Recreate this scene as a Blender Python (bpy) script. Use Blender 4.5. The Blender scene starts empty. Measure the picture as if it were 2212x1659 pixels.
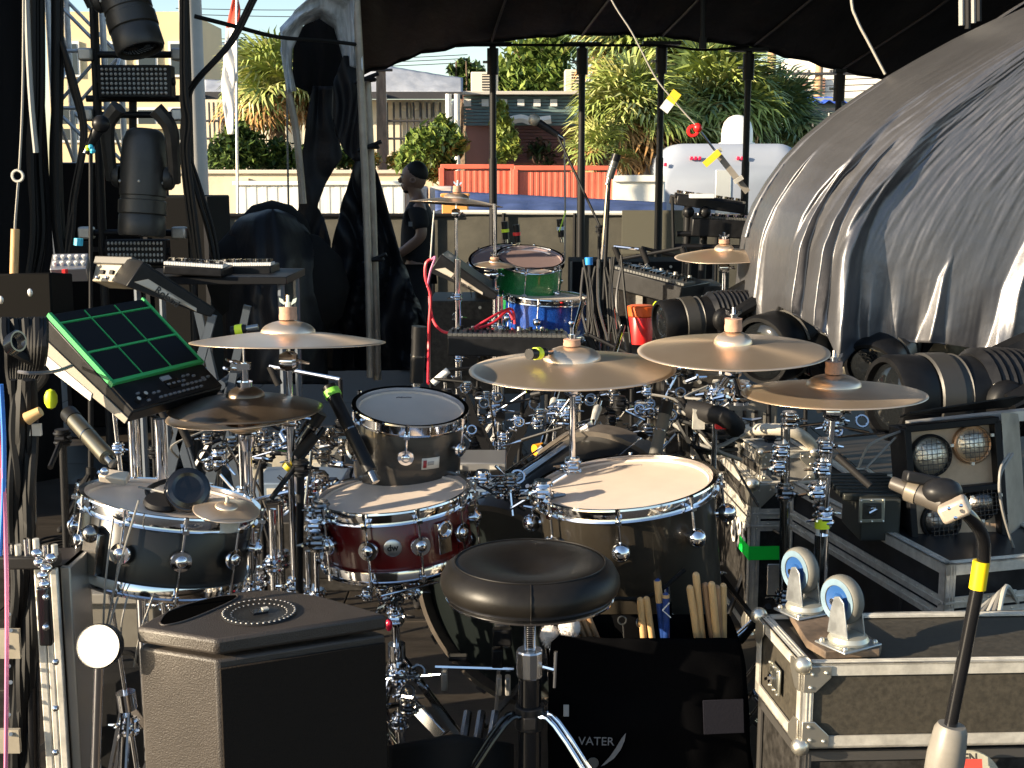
import bpy, bmesh, math, random
from math import sin, cos, pi, radians as R_, atan, sqrt
from mathutils import Vector, Matrix, Euler, noise
random.seed(7)
sc = bpy.context.scene
COL = sc.collection
# ------------------------------------------------------------------ camera
F, CX, CY, HZ, H = 2760., 1106., 829.5, 370., 1.55
TH = atan((CY - HZ) / F)
cam = bpy.data.cameras.new('camera'); camo = bpy.data.objects.new('camera', cam); COL.objects.link(camo)
cam.sensor_width = 36; cam.lens = F / 2212 * 36; cam.clip_start = .05; cam.clip_end = 2000
camo.location = (0, 0, H); camo.rotation_euler = (pi / 2 - TH, 0, 0); sc.camera = camo
# ------------------------------------------------------------------ light
SUN_EL, SUN_AZ = R_(16), R_(68)                     # azimuth measured from the camera side towards the left
SD = Vector((-sin(SUN_AZ) * cos(SUN_EL), -cos(SUN_AZ) * cos(SUN_EL), sin(SUN_EL)))
w = bpy.data.worlds.new('World'); sc.world = w; w.use_nodes = True
nt = w.node_tree; bg = nt.nodes['Background']
sky = nt.nodes.new('ShaderNodeTexSky'); sky.sky_type = 'NISHITA'; sky.sun_disc = False
sky.sun_elevation = SUN_EL; sky.sun_rotation = math.atan2(SD.x, SD.y); sky.air_density = 1.0; sky.dust_density = .6; sky.ozone_density = 1.4
nt.links.new(sky.outputs[0], bg.inputs[0]); bg.inputs[1].default_value = .1
sl = bpy.data.lights.new('sun', 'SUN'); sl.energy = 5.0; sl.angle = R_(.5); sl.color = (1, .83, .6)
so = bpy.data.objects.new('sun', sl); COL.objects.link(so); so.rotation_euler = SD.to_track_quat('Z', 'Y').to_euler(); so.location = (-8, -4, 8)
sc.view_settings.view_transform = 'Standard'; sc.view_settings.look = 'None'; sc.view_settings.gamma = 1
sc.view_settings.use_curve_mapping = False; sc.view_settings.exposure = 1.35
sc.cycles.max_bounces = 6; sc.cycles.diffuse_bounces = 2; sc.cycles.glossy_bounces = 3; sc.cycles.transmission_bounces = 4
sc.cycles.sample_clamp_indirect = 6

# ------------------------------------------------------------------ helpers
def D(x, y, d):
    "photo point at horizontal distance d"
    a = (x - CX) / F; b = (CY - y) / F
    fy = cos(TH) + b * sin(TH); fz = -sin(TH) + b * cos(TH); s = d / fy
    return Vector((a * s, d, H + fz * s))
def G(x, y, z):
    "photo point on the level z"
    p = D(x, y, 1.) - Vector((0, 0, H)); return Vector((0, 0, H)) + p * ((z - H) / p.z)
def V(*a): return Vector(a)
def lerp(a, b, t): return a + (b - a) * t

_mats = {}
def M(name, col=(.5, .5, .5), rough=.5, metal=0., bump=None, vary=None, coat=0., trans=0., emit=None, aniso=0., spec=.5, alpha=1., streak=None):
    if name in _mats: return _mats[name]
    if max(col) < .035 and metal < .3 and rough > .33 and spec == .5: spec = .22
    m = bpy.data.materials.new(name); m.use_nodes = True; n = m.node_tree.nodes; L = m.node_tree.links
    b = n['Principled BSDF']; b.inputs['Base Color'].default_value = (*col, 1); b.inputs['Roughness'].default_value = rough
    b.inputs['Metallic'].default_value = metal; b.inputs['Specular IOR Level'].default_value = spec
    b.inputs['Coat Weight'].default_value = coat; b.inputs['Transmission Weight'].default_value = trans; b.inputs['Alpha'].default_value = alpha
    tc = n.new('ShaderNodeTexCoord'); co = tc.outputs['Object']
    if streak:
        mp = n.new('ShaderNodeMapping'); mp.inputs['Scale'].default_value = streak; L.new(co, mp.inputs[0]); co = mp.outputs[0]
    if vary:
        nz = n.new('ShaderNodeTexNoise'); nz.inputs['Scale'].default_value = vary[0]; nz.inputs['Detail'].default_value = 6; nz.inputs['Roughness'].default_value = .65
        L.new(co, nz.inputs['Vector'])
        mx = n.new('ShaderNodeMix'); mx.data_type = 'RGBA'
        c2 = vary[2] if len(vary) > 2 else tuple(min(1, c * (1 + vary[1])) for c in col)
        c1 = col if len(vary) > 2 else tuple(c * (1 - vary[1]) for c in col)
        mr = n.new('ShaderNodeMapRange'); mr.inputs[1].default_value = .35; mr.inputs[2].default_value = .65
        L.new(nz.outputs[0], mr.inputs[0]); L.new(mr.outputs[0], mx.inputs[0])
        mx.inputs[6].default_value = (*c1, 1); mx.inputs[7].default_value = (*c2, 1); L.new(mx.outputs[2], b.inputs['Base Color'])
        mr2 = n.new('ShaderNodeMapRange'); mr2.inputs[3].default_value = max(.02, rough * .8); mr2.inputs[4].default_value = min(1, rough * 1.2)
        L.new(nz.outputs[0], mr2.inputs[0]); L.new(mr2.outputs[0], b.inputs['Roughness'])
    if bump:
        nb = n.new('ShaderNodeTexNoise'); nb.inputs['Scale'].default_value = bump[0]; nb.inputs['Detail'].default_value = 5; L.new(co, nb.inputs['Vector'])
        bp = n.new('ShaderNodeBump'); bp.inputs['Strength'].default_value = bump[1]; bp.inputs['Distance'].default_value = bump[2] if len(bump) > 2 else .01
        L.new(nb.outputs[0], bp.inputs['Height']); L.new(bp.outputs[0], b.inputs['Normal'])
    if emit:
        b.inputs['Emission Color'].default_value = (*emit[0], 1); b.inputs['Emission Strength'].default_value = emit[1]
    _mats[name] = m; return m

class MB:
    def __init__(s): s.v = []; s.f = []
    def add(s, vs, fs, X=None):
        o = len(s.v); s.v += [(X @ Vector(v)) if X is not None else Vector(v) for v in vs]; s.f += [tuple(i + o for i in f) for f in fs]; return s
    def box(s, c, sz, X=None):
        c = Vector(c); x, y, z = sz[0] / 2, sz[1] / 2, sz[2] / 2
        vs = [c + Vector((a * x, b * y, d * z)) for d in (-1, 1) for b in (-1, 1) for a in (-1, 1)]
        return s.add(vs, [(0, 2, 3, 1), (4, 5, 7, 6), (0, 1, 5, 4), (1, 3, 7, 5), (3, 2, 6, 7), (2, 0, 4, 6)], X)
    def cyl(s, p0, p1, r0, r1=None, n=12, X=None):
        p0, p1 = Vector(p0), Vector(p1); r1 = r0 if r1 is None else r1
        q = (p1 - p0).to_track_quat('Z', 'Y').to_matrix(); vs = []
        for p, r in ((p0, r0), (p1, r1)):
            for i in range(n): a = 2 * pi * i / n; vs.append(p + q @ Vector((r * cos(a), r * sin(a), 0)))
        fs = [(i, (i + 1) % n, n + (i + 1) % n, n + i) for i in range(n)] + [tuple(range(n))[::-1], tuple(range(n, 2 * n))]
        return s.add(vs, fs, X)
    def tube(s, pts, r, n=6, X=None, sub=4, closed=False):
        P = [Vector(p) for p in pts]
        if sub > 1 and len(P) > 2:
            Q = []
            for i in range(len(P) - 1):
                a = P[max(i - 1, 0)]; b = P[i]; c = P[i + 1]; d = P[min(i + 2, len(P) - 1)]
                for k in range(sub):
                    t = k / sub; Q.append(.5 * ((2 * b) + (c - a) * t + (2 * a - 5 * b + 4 * c - d) * t * t + (3 * b - a - 3 * c + d) * t ** 3))
            P = Q + [P[-1]]
        m = len(P); vs = []; rr = r if callable(r) else (lambda t: r)
        up = Vector((.01, .02, 1)).normalized(); T0 = (P[1] - P[0]).normalized()
        nrm = T0.cross(up); nrm = nrm.normalized() if nrm.length > .1 else T0.cross(Vector((1, 0, 0))).normalized()
        for i in range(m):
            T = (P[min(i + 1, m - 1)] - P[max(i - 1, 0)]).normalized(); nrm = (nrm - T * nrm.dot(T)).normalized(); bn = T.cross(nrm)
            for k in range(n): a = 2 * pi * k / n; vs.append(P[i] + (nrm * cos(a) + bn * sin(a)) * rr(i / (m - 1)))
        fs = [(i * n + k, i * n + (k + 1) % n, (i + 1) * n + (k + 1) % n, (i + 1) * n + k) for i in range(m - 1) for k in range(n)]
        fs += [tuple(range(n))[::-1], tuple(range((m - 1) * n, m * n))]
        return s.add(vs, fs, X)
    def lathe(s, prof, X=None, n=48, arc=None):
        vs = []; fs = []; m = len(prof)
        for r, z in prof:
            for i in range(n): a = 2 * pi * i / n; vs.append((r * cos(a), r * sin(a), z))
        for j in range(m - 1):
            for i in range(n): fs.append((j * n + i, j * n + (i + 1) % n, (j + 1) * n + (i + 1) % n, (j + 1) * n + i))
        if prof[0][0] > 1e-5 and prof[0] != prof[-1]: pass
        return s.add(vs, fs, X)
    def sph(s, c, r, n=10, sc3=(1, 1, 1), X=None):
        vs = []; fs = []; m = max(4, n // 2)
        for j in range(m + 1):
            ph = pi * j / m
            for i in range(n): a = 2 * pi * i / n; vs.append(Vector(c) + Vector((r * sin(ph) * cos(a) * sc3[0], r * sin(ph) * sin(a) * sc3[1], r * cos(ph) * sc3[2])))
        for j in range(m):
            for i in range(n): fs.append((j * n + i, (j + 1) * n + i, (j + 1) * n + (i + 1) % n, j * n + (i + 1) % n))
        return s.add(vs, fs, X)
    def torus(s, c, Rr, r, X=None, n=28, k=8, arc=2 * pi, a0=0):
        c = Vector(c); pts = [c + Vector((Rr * cos(a0 + arc * i / n), Rr * sin(a0 + arc * i / n), 0)) for i in range(n + 1)]
        vs = []; fs = []
        for i, p in enumerate(pts):
            d = (p - c).normalized()
            for j in range(k): b = 2 * pi * j / k; vs.append(p + d * r * cos(b) + Vector((0, 0, r * sin(b))))
        for i in range(n):
            for j in range(k): fs.append((i * k + j, (i + 1) * k + j, (i + 1) * k + (j + 1) % k, i * k + (j + 1) % k))
        return s.add(vs, fs, X)
    def prism(s, pts, vec):
        pts = [Vector(p) for p in pts]; vec = Vector(vec); n = len(pts)
        return s.add(pts + [p + vec for p in pts], [tuple(range(n)), tuple(range(2 * n - 1, n - 1, -1))] + [(i, n + i, n + (i + 1) % n, (i + 1) % n) for i in range(n)])
    def grid(s, fn, nu, nv):
        vs = [fn(i / nu, j / nv) for j in range(nv + 1) for i in range(nu + 1)]; k = nu + 1
        return s.add(vs, [(j * k + i, j * k + i + 1, (j + 1) * k + i + 1, (j + 1) * k + i) for j in range(nv) for i in range(nu)])
    def strut(s, p0, p1, w, h, up=(0, 0, 1)):
        p0, p1 = Vector(p0), Vector(p1); t = (p1 - p0); L = t.length; t.normalize(); u = Vector(up); sd = t.cross(u)
        if sd.length < .05: sd = t.cross(Vector((1, 0, 0)))
        sd.normalize(); u = sd.cross(t)
        X = Matrix(((sd.x, u.x, t.x, p0.x), (sd.y, u.y, t.y, p0.y), (sd.z, u.z, t.z, p0.z), (0, 0, 0, 1)))
        return s.box((0, 0, L / 2), (w, h, L), X)

WM = {}
def wm(o): return WM.get(o.name, Matrix.Identity(4))
def tag(o, label=None, cat=None, group=None, kind=None):
    if label: o['label'] = label
    if cat: o['category'] = cat
    if group: o['group'] = group
    if kind: o['kind'] = kind
    return o
def T(name, label, cat, loc=(0, 0, 0), rot=None, group=None, X=None):
    o = bpy.data.objects.new(name, None); COL.objects.link(o); o.empty_display_size = .1
    X = X if X is not None else Matrix.Translation(Vector(loc)) @ (rot.to_matrix().to_4x4() if rot else Matrix.Identity(4))
    o.matrix_world = X; WM[o.name] = X.copy(); return tag(o, label, cat, group)
def P(mb, name, mat, par=None, w=False, bev=0, smooth=True, solid=0, label=None, cat=None, group=None, kind=None, ang=38, sub=0):
    me = bpy.data.meshes.new(name); vs = mb.v
    X = wm(par) if par is not None else Matrix.Identity(4)
    if w and par is not None: I = X.inverted(); vs = [I @ v for v in vs]
    o = bpy.data.objects.new(name, me); COL.objects.link(o)
    if par is None and w:                                   # a thing of one mesh: origin at its base
        c = sum(vs, Vector()) / max(1, len(vs)); c.z = min(v.z for v in vs); vs = [v - c for v in vs]; X = Matrix.Translation(c); o.location = c
    me.from_pydata([tuple(v) for v in vs], [], mb.f)
    bm = bmesh.new(); bm.from_mesh(me); bmesh.ops.remove_doubles(bm, verts=bm.verts, dist=1e-6); bmesh.ops.recalc_face_normals(bm, faces=bm.faces); bm.to_mesh(me); bm.free()
    me.materials.append(mat); 
    if smooth:
        me.polygons.foreach_set('use_smooth', [True] * len(me.polygons)); me.set_sharp_from_angle(angle=R_(ang))
    if par is not None: o.parent = par
    WM[o.name] = X.copy()
    if solid: q = o.modifiers.new('s', 'SOLIDIFY'); q.thickness = solid
    if sub: q = o.modifiers.new('u', 'SUBSURF'); q.levels = sub; q.render_levels = sub
    if bev: q = o.modifiers.new('b', 'BEVEL'); q.width = bev; q.segments = 2; q.limit_method = 'ANGLE'
    return tag(o, label, cat, group, kind)
def kids(o): return [c for c in bpy.data.objects if c.parent == o]
def copy_tree(o, X=None, label=None):
    def rec(a, par):
        c = a.copy(); COL.objects.link(c)
        if par is not None: c.parent = par
        for k in KID.get(a.name, []): rec(k, c)
        return c
    KID = {}
    for q in COL.objects:
        if q.parent: KID.setdefault(q.parent.name, []).append(q)
    c = rec(o, None)
    if X is not None: c.matrix_world = X; WM[c.name] = X.copy()
    if label: c['label'] = label
    return c
def share(src, par, X, name=None):
    "another piece with the same mesh under par, local matrix X"
    c = bpy.data.objects.new(name or src.name.split('.')[0], src.data); COL.objects.link(c)
    for m in src.modifiers:
        k = c.modifiers.new(m.name, m.type)
        if m.type == 'BEVEL': k.width = m.width; k.segments = m.segments; k.limit_method = 'ANGLE'
    c.parent = par; c.matrix_local = X; WM[c.name] = wm(par) @ X; return c
def text(s, size, X, par, mat, name='lettering', extr=.0006, world=False, shear=0, bold=0):
    cu = bpy.data.curves.new(name, 'FONT'); cu.body = s; cu.size = size; cu.extrude = extr; cu.align_x = 'CENTER'; cu.align_y = 'CENTER'; cu.resolution_u = 2; cu.shear = shear; cu.offset = bold
    t = bpy.data.objects.new(name, cu); COL.objects.link(t); bpy.context.view_layer.update()
    me = bpy.data.meshes.new_from_object(t.evaluated_get(bpy.context.evaluated_depsgraph_get())); COL.objects.unlink(t); bpy.data.objects.remove(t)
    me.materials.clear(); me.materials.append(mat); me.name = name
    o = bpy.data.objects.new(name, me); COL.objects.link(o); o.parent = par
    XX = (wm(par).inverted() @ X) if world else X
    o.matrix_local = XX; WM[o.name] = wm(par) @ XX; return o
def basis(o, x, z):
    "matrix with local x along x and local z along z"
    x = Vector(x).normalized(); z = Vector(z); z = (z - x * z.dot(x)).normalized(); y = z.cross(x)
    return Matrix(((x.x, y.x, z.x, o[0]), (x.y, y.y, z.y, o[1]), (x.z, y.z, z.z, o[2]), (0, 0, 0, 1)))
def Tr(x, y, z): return Matrix.Translation((x, y, z))
def Rz(a): return Matrix.Rotation(a, 4, 'Z')
def Rx(a): return Matrix.Rotation(a, 4, 'X')
def Ry(a): return Matrix.Rotation(a, 4, 'Y')

# ------------------------------------------------------------------ materials
chrome = M('chrome', (.82, .82, .84), .09, 1, vary=(30, .05))
darkchrome = M('dark_chrome', (.32, .31, .3), .18, 1)
alu = M('aluminium', (.64, .61, .54), .42, .45, vary=(25, .18), bump=(60, .15, .002))
alu_dull = M('dull_aluminium', (.55, .53, .49), .5, .8, vary=(15, .2))
blackp = M('black_plastic', (.012, .012, .013), .38, vary=(20, .3))
blackg = M('gloss_black', (.008, .008, .009), .14, coat=.3)
blackm = M('black_powder_coat', (.009, .009, .01), .5, bump=(250, .2, .001))
blackr = M('black_rubber', (.015, .014, .014), .6)
fabric = M('black_fabric', (.007, .007, .0075), .95, bump=(120, .3, .002))
drapem = M('black_drape', (.004, .004, .0045), .95, bump=(40, .3, .004))
tarpblack = M('black_tarpaulin', (.012, .014, .018), .33, bump=(9, .5, .02))
canopym = M('canopy_fabric', (.008, .009, .012), .85, bump=(14, .6, .02), vary=(3, .5), streak=(1, .25, 1))
bronze = None
felt = M('tan_felt', (.42, .25, .17), .95, vary=(60, .2))
wood = M('hickory', (.55, .34, .15), .45, vary=(14, .15), streak=(6, 6, 1))
yel = M('fluorescent_yellow_tape', (.75, .9, .03), .5)
grn = M('green_tape', (.02, .75, .12), .5)
red = M('red_plastic', (.75, .02, .02), .35)
redcab = M('red_cable', (.65, .03, .05), .45)
bluecab = M('blue_cable', (.03, .18, .6), .45)
pinkcab = M('pink_cable', (.6, .18, .32), .45)
whitep = M('white_paint', (.75, .74, .7), .45, vary=(4, .05))
headm = M('coated_drum_head', (.62, .525, .44), .5, vary=(9, .05), bump=(300, .15, .0006))
cablem = M('cable_rubber', (.006, .006, .006), .6, spec=.3)
ORD = ['first', 'second', 'third', 'fourth', 'fifth', 'sixth', 'seventh', 'eighth', 'ninth', 'tenth', 'eleventh', 'twelfth', 'thirteenth', 'fourteenth']
cablegrey = M('grey_cable', (.22, .21, .19), .5)
def cymbal_mat():
    m = M('cymbal_bronze', (.60, .44, .29), .3, .82); n = m.node_tree.nodes; L = m.node_tree.links; b = n['Principled BSDF']
    tc = [x for x in n if x.type == 'TEX_COORD'][0]
    b.inputs['Anisotropic'].default_value = .75
    tg = n.new('ShaderNodeTangent'); tg.direction_type = 'RADIAL'; tg.axis = 'Z'; L.new(tg.outputs[0], b.inputs['Tangent'])
    wv = n.new('ShaderNodeTexWave'); wv.wave_type = 'RINGS'; wv.rings_direction = 'Z'; wv.inputs['Scale'].default_value = 60; wv.inputs['Distortion'].default_value = 2; wv.inputs['Detail'].default_value = 2
    L.new(tc.outputs['Object'], wv.inputs[0]); bp = n.new('ShaderNodeBump'); bp.inputs['Strength'].default_value = .12; bp.inputs['Distance'].default_value = .0005
    L.new(wv.outputs[1], bp.inputs['Height']); L.new(bp.outputs[0], b.inputs['Normal'])
    nz = n.new('ShaderNodeTexNoise'); nz.inputs['Scale'].default_value = 7; nz.inputs['Detail'].default_value = 8; L.new(tc.outputs['Object'], nz.inputs[0])
    mx = n.new('ShaderNodeMix'); mx.data_type = 'RGBA'; L.new(nz.outputs[0], mx.inputs[0]); mx.inputs[6].default_value = (.66, .49, .33, 1); mx.inputs[7].default_value = (.86, .7, .53, 1); L.new(mx.outputs[2], b.inputs['Base Color'])
    return m
bronze = cymbal_mat()
# ================================================================== SETTING
GZ = -1.2
def ground():
    m = M('asphalt', (.06, .058, .055), .9, vary=(.6, .3), bump=(60, .3, .01))
    mb = MB(); mb.add([(-600, -600, GZ), (600, -600, GZ), (600, 900, GZ), (-600, 900, GZ)], [(0, 1, 2, 3)])
    P(mb, 'ground', m, kind='structure', smooth=False)
    # plywood stage deck: each sheet its own piece
    deck = bpy.data.objects.new('stage_deck', None); COL.objects.link(deck); WM[deck.name] = Matrix.Identity(4); tag(deck, kind='structure')
    deck.location = (0, 0, 0)
    ply = M('painted_plywood', (.034, .028, .022), .6, vary=(2.2, .35), bump=(30, .3, .003), streak=(1, 5, 1))
    first = None
    for i in range(-7, 8):
        for j in range(-2, 6):
            x = i * 1.22; y = j * 2.44 + (.0 if i % 2 else .6)
            if y > 10.6: continue
            if first is None:
                b = MB(); b.box((0, 0, -.009), (1.215, 2.435, .018)); first = P(b, 'deck_board', ply, deck, bev=.002); first.location = (x, y, 0)
            else: share(first, deck, Tr(x, y, 0))
    b = MB(); b.box((0, 5, -.6), (18, 15.4, 1.14)); P(b, 'deck_frame', blackm, deck)
ground()
# ------------------------------------------------------------------ background buildings
def corr(mb, p0, p1, z0, z1, pitch, dep):
    "corrugated wall between two ground points"
    p0, p1 = Vector(p0), Vector(p1); L = (p1 - p0).length; t = (p1 - p0) / L; nrm = Vector((t.y, -t.x, 0)); n = max(2, int(L / pitch)); pts = []
    for i in range(n):
        for q, o in ((0, 0), (.35, 0), (.5, dep), (.85, dep)): pts.append(p0 + t * ((i + q) * L / n) + nrm * o)
    pts.append(p1); k = len(pts)
    mb.add([(p.x, p.y, z0) for p in pts] + [(p.x, p.y, z1) for p in pts], [(i, i + 1, k + i + 1, k + i) for i in range(k - 1)])
def background():
    # beige block wall to the left with a rendered cap
    cream = M('cream_render', (.66, .58, .42), .8, vary=(.8, .12), bump=(8, .3, .02))
    def Z(y, d): return D(0, y, d).z
    def X(x, d): return (x - CX) / F * d
    y = 24.
    t = T('block_wall', 'long low cream block wall under the bushes at the far side', 'wall', (X(650, y), y, GZ))
    b = MB(); b.box((0, 0, (Z(375, y) - GZ) / 2), (5.0, .2, Z(375, y) - GZ)); P(b, 'wall_face', cream, t)
    b = MB(); b.box((0, -.02, Z(371, y) - GZ), (5.06, .3, .07)); P(b, 'coping', M('pale_coping', (.62, .55, .45), .8), t, bev=.01)
    for i in range(5):
        bx = MB(); bx.box((-1.9 + i * .95, -.14, (Z(385, y) - GZ) / 2), (.12, .08, Z(385, y) - GZ)); P(bx, 'pilaster', cream, t)
    # white parked trailer roof / skip in front of it
    y = 20.
    skm = M('white_sheet_metal', (.82, .79, .7), .5, vary=(3, .08))
    t = T('site_container', 'white ribbed container in front of the cream wall', 'container', (X(690, y), y, GZ))
    b = MB(); corr(b, V(-1.25, 0, 0), V(1.35, 0, 0), 0, Z(398, y) - GZ, .16, .008); P(b, 'side_panel', skm, t, smooth=False)
    b = MB(); b.box((0.05, .6, Z(396, y) - GZ), (2.7, 1.3, .06)); P(b, 'roof_rim', skm, t, bev=.01)
    y = 21.
    t = T('stacked_bins', 'row of pale plastic barriers beyond the standing man', 'barrier', (X(850, y), y, GZ))
    for i in range(4):
        bx = MB(); bx.box((-.45 + i * .42, 0, (Z(402, y) - GZ) / 2), (.38, .4, Z(402, y) - GZ)); P(bx, 'bin', M('pale_plastic', (.6, .5, .44), .5), t, bev=.04)
    # orange gear boxes behind the back cymbal
    y = 15.
    t = T('orange_crate', 'small orange box seen behind the rear left cymbal', 'box', (X(985, y), y, GZ))
    b = MB(); b.box((0, 0, (Z(425, y) - GZ) / 2), (.3, .3, Z(425, y) - GZ)); P(b, 'crate_body', M('orange_paint', (.75, .33, .08), .5), t, bev=.01)
    b = MB(); b.box((0, 0, Z(425, y) - GZ + .02), (.33, .33, .04)); P(b, 'crate_lid', M('orange_paint', (.75, .33, .08), .5), t, bev=.01)
    # red shipping containers
    rm = M('red_container_paint', (.6, .13, .075), .5, vary=(1.2, .15), bump=(3, .3, .02)); y = 22.
    spans = [(955, 1110, 'short red shipping container with streaked end beside the man'), (1112, 1325, 'long red shipping container ending at the white one')]
    for k, (a, c, lab) in enumerate(spans):
        y = 22. - k * .25
        t = T('shipping_container', lab, 'container', (X((a + c) / 2, y), y, GZ), group='red shipping containers'); w_ = X(c, y) - X(a, y) - .02; h = Z(356 + k * 3, y) - GZ
        b = MB(); corr(b, V(-w_ / 2, 0, 0), V(w_ / 2, 0, 0), .12, h - .1, .1, .006); P(b, 'side_panel', rm, t, smooth=False)
        b = MB(); b.box((0, 1.2, h - .03), (w_ + .04, 2.45, .08)); P(b, 'roof', rm, t, bev=.01)
        b = MB()
        for s in (-1, 1): b.box((s * w_ / 2, -.02, h / 2), (.09, .1, h - .1))
        P(b, 'corner_post', rm, t, bev=.008)
        b = MB(); b.box((0, -.02, .08), (w_, .1, .14)); P(b, 'bottom_rail', rm, t)
        b = MB(); corr(b, V(w_ / 2, 2.4, 0), V(w_ / 2, 0, 0), .12, h - .1, .14, .035); P(b, 'end_panel', rm, t, smooth=False)
    y = 21.5; t = T('shipping_container', 'plain white shipping container at the end of the red ones', 'container', (X(1378, y), y, GZ)); w_ = X(1432, y) - X(1322, y); h = Z(379, y) - GZ
    b = MB(); b.box((0, 1.2, h / 2), (w_, 2.4, h)); P(b, 'container_body', skm, t, bev=.03)
    b = MB(); b.box((0, -.02, h - .05), (w_ + .03, .08, .1)); P(b, 'top_rail', skm, t); b = MB(); b.box((0, -.02, .3), (w_ + .03, .06, .1)); P(b, 'bottom_rail', skm, t)
    # blue awning over the trestle
    bl = M('blue_awning_cloth', (.045, .07, .18), .6, vary=(2, .3), bump=(5, .5, .03)); y = 16.
    t = T('blue_awning', 'long sloping blue awning in front of the red containers', 'awning', (X(1200, y), y, GZ))
    def aw(u, v):
        x = lerp(940, 1440, u); yy = lerp(lerp(411, 437, u), lerp(455, 464, u), v); p = D(x, yy, lerp(17.2, 15.4, v)); p.z += .02 * sin(u * 40) * v; return p
    b = MB(); b.grid(aw, 60, 8); P(b, 'awning_cloth', bl, t, w=True, solid=.01)
    for x in (960, 1120, 1290, 1425):
        bx = MB(); p = D(x, 458, 15.5); bx.cyl((p.x, p.y, GZ), p, .03, n=8); P(bx, 'post', whitep, t, w=True)
    # mesh rail at the back of the stage
    mesh = M('scrim_mesh', (.065, .062, .05), .8, bump=(90, .4, .004), vary=(5, .2)); y = 12.6
    t = T('scrim_rail', 'dark mesh barrier with a white top rail along the back of the stage', 'barrier', (0, y, GZ))
    b = MB(); b.grid(lambda u, v: V(lerp(X(470, y), X(1700, y), u), y + .006 * sin(u * 50), lerp(-1.2, Z(462, y), v)), 120, 6); P(b, 'mesh_panel', mesh, t, w=True, solid=.006)
    b = MB(); b.cyl((X(985, y), y - .03, Z(458, y)), (X(1440, y), y - .03, Z(461, y)), .022, n=8); P(b, 'top_rail', whitep, t, w=True)
    b = MB(); b.cyl((X(470, y), y - .03, Z(465, y)), (X(985, y), y - .03, Z(465, y)), .02, n=8); P(b, 'top_rail', blackm, t, w=True)
    for x in range(480, 1700, 152):
        bx = MB(); bx.cyl((X(x, y), y - .04, -1.2), (X(x, y), y - .04, Z(460, y)), .018, n=8); P(bx, 'upright', blackm, t, w=True)
    b = MB(); b.box((0, 0, 0), (.62, .02, .42), Matrix.Translation(D(1490, 490, y - .08) + V(-.35, 0, -.05))); P(b, 'pale_patch', M('pale_mesh', (.11, .105, .08), .8, bump=(90, .4, .004)), t, w=True)
    # teal weatherboard building
    y = 32.; teal = M('teal_boards', (.13, .2, .21), .7, vary=(1.5, .2)); brn = M('brown_boards', (.13, .055, .05), .7, vary=(2, .2)); pinkb = M('dusty_pink_render', (.34, .17, .14), .8, vary=(1, .1))
    t = T('boarded_building', 'teal clad building with brown lower boards and flat roof behind the containers', 'building', (X(1130, y), y, GZ))
    x0, x1 = X(1004, y), X(1262, y); zt = Z(207, y); zm = Z(272, y)
    b = MB(); b.box(((x0 + x1) / 2, y + 2, (zt + GZ) / 2), (x1 - x0 - .1, 3.9, zt - GZ - .04)); P(b, 'wall', pinkb, t, w=True)
    bd = None
    for i in range(9):
        z = lerp(zm, zt, (i + .5) / 9)
        b = MB(); b.box(((x0 + x1) / 2, y - .04, z), (x1 - x0, .035, (zt - zm) / 9 - .015)); P(b, 'board', teal, t, w=True)
    for i in range(11):
        z = lerp(Z(352, y), zm, (i + .5) / 11)
        b = MB(); b.box((lerp(x0, x1, .62), y - .04, z), ((x1 - x0) * .76, .035, (zm - Z(352, y)) / 11 - .014)); P(b, 'board', brn, t, w=True)
    b = MB(); b.box(((x0 + x1) / 2 + .1, y + 1.8, zt + .05), (x1 - x0 + .5, 4.4, .08)); P(b, 'roof', M('pale_roof_edge', (.5, .47, .42), .6), t, w=True, bev=.01)
    for px in (1010, 1048, 1088, 1125, 1160, 1196):
        b = MB(); p = D(px, 222, y - .1); b.box(p, (.17, .08, .17)); P(b, 'vent', whitep, t, w=True)
    b = MB(); b.cyl(D(992, 215, y - .2), D(978, 225, y - .2), .07, n=8).cyl(D(980, 225, y - .2), D(979, 350, y - .2), .07, n=8); P(b, 'downpipe', whitep, t, w=True)
    b = MB(); b.tube([D(1060, 252, y - .3), D(1090, 262, y - .3), D(1125, 256, y - .3), D(1150, 262, y - .3), D(1190, 258, y - .3)], .11, sub=5); P(b, 'rolled_blind', whitep, t, w=True)
    acm = M('cream_enamel', (.68, .62, .5), .45)
    for px, wpx, hh, lab in ((1047, 58, 47, 'cream air conditioner with dark grille on the flat roof'), (1236, 34, 52, 'narrow cream air conditioner at the palm end of the flat roof')):
        p = D(px, 203, y + 1); s = y / F
        t2 = T('air_conditioner', lab, 'air conditioner', (p.x, p.y, zt + .1))
        b = MB(); b.box((0, 0, hh * s / 2), (wpx * s, .6, hh * s - .04)); P(b, 'casing', acm, t2, bev=.02)
        b = MB(); b.box((wpx * s * .16, -.31, hh * s * .5), (wpx * s * .5, .03, hh * s * .72)); g = P(b, 'grille', M('dark_grille', (.05, .05, .05), .6), t2)
        for i in range(6): b = MB(); b.box((wpx * s * .16, -.335, hh * s * (.2 + .12 * i)), (wpx * s * .5, .02, .02)); P(b, 'slat', acm, g)
        b = MB(); [b.box((sx * wpx * s * .4, 0, .0), (.06, .5, .06)) for sx in (-1, 1)]; P(b, 'foot', acm, t2)
    # grey marquee and grille wall behind the left palm
    y = 30.; gm = M('grey_marquee_cloth', (.35, .37, .41), .6, vary=(2, .15), bump=(4, .4, .03)); wm_ = M('warm_white_render', (.74, .67, .52), .75, vary=(1, .08))
    t = T('marquee', 'long grey tented shelter roof in front of a white grille wall', 'shelter', (X(750, y), y, GZ))
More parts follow.
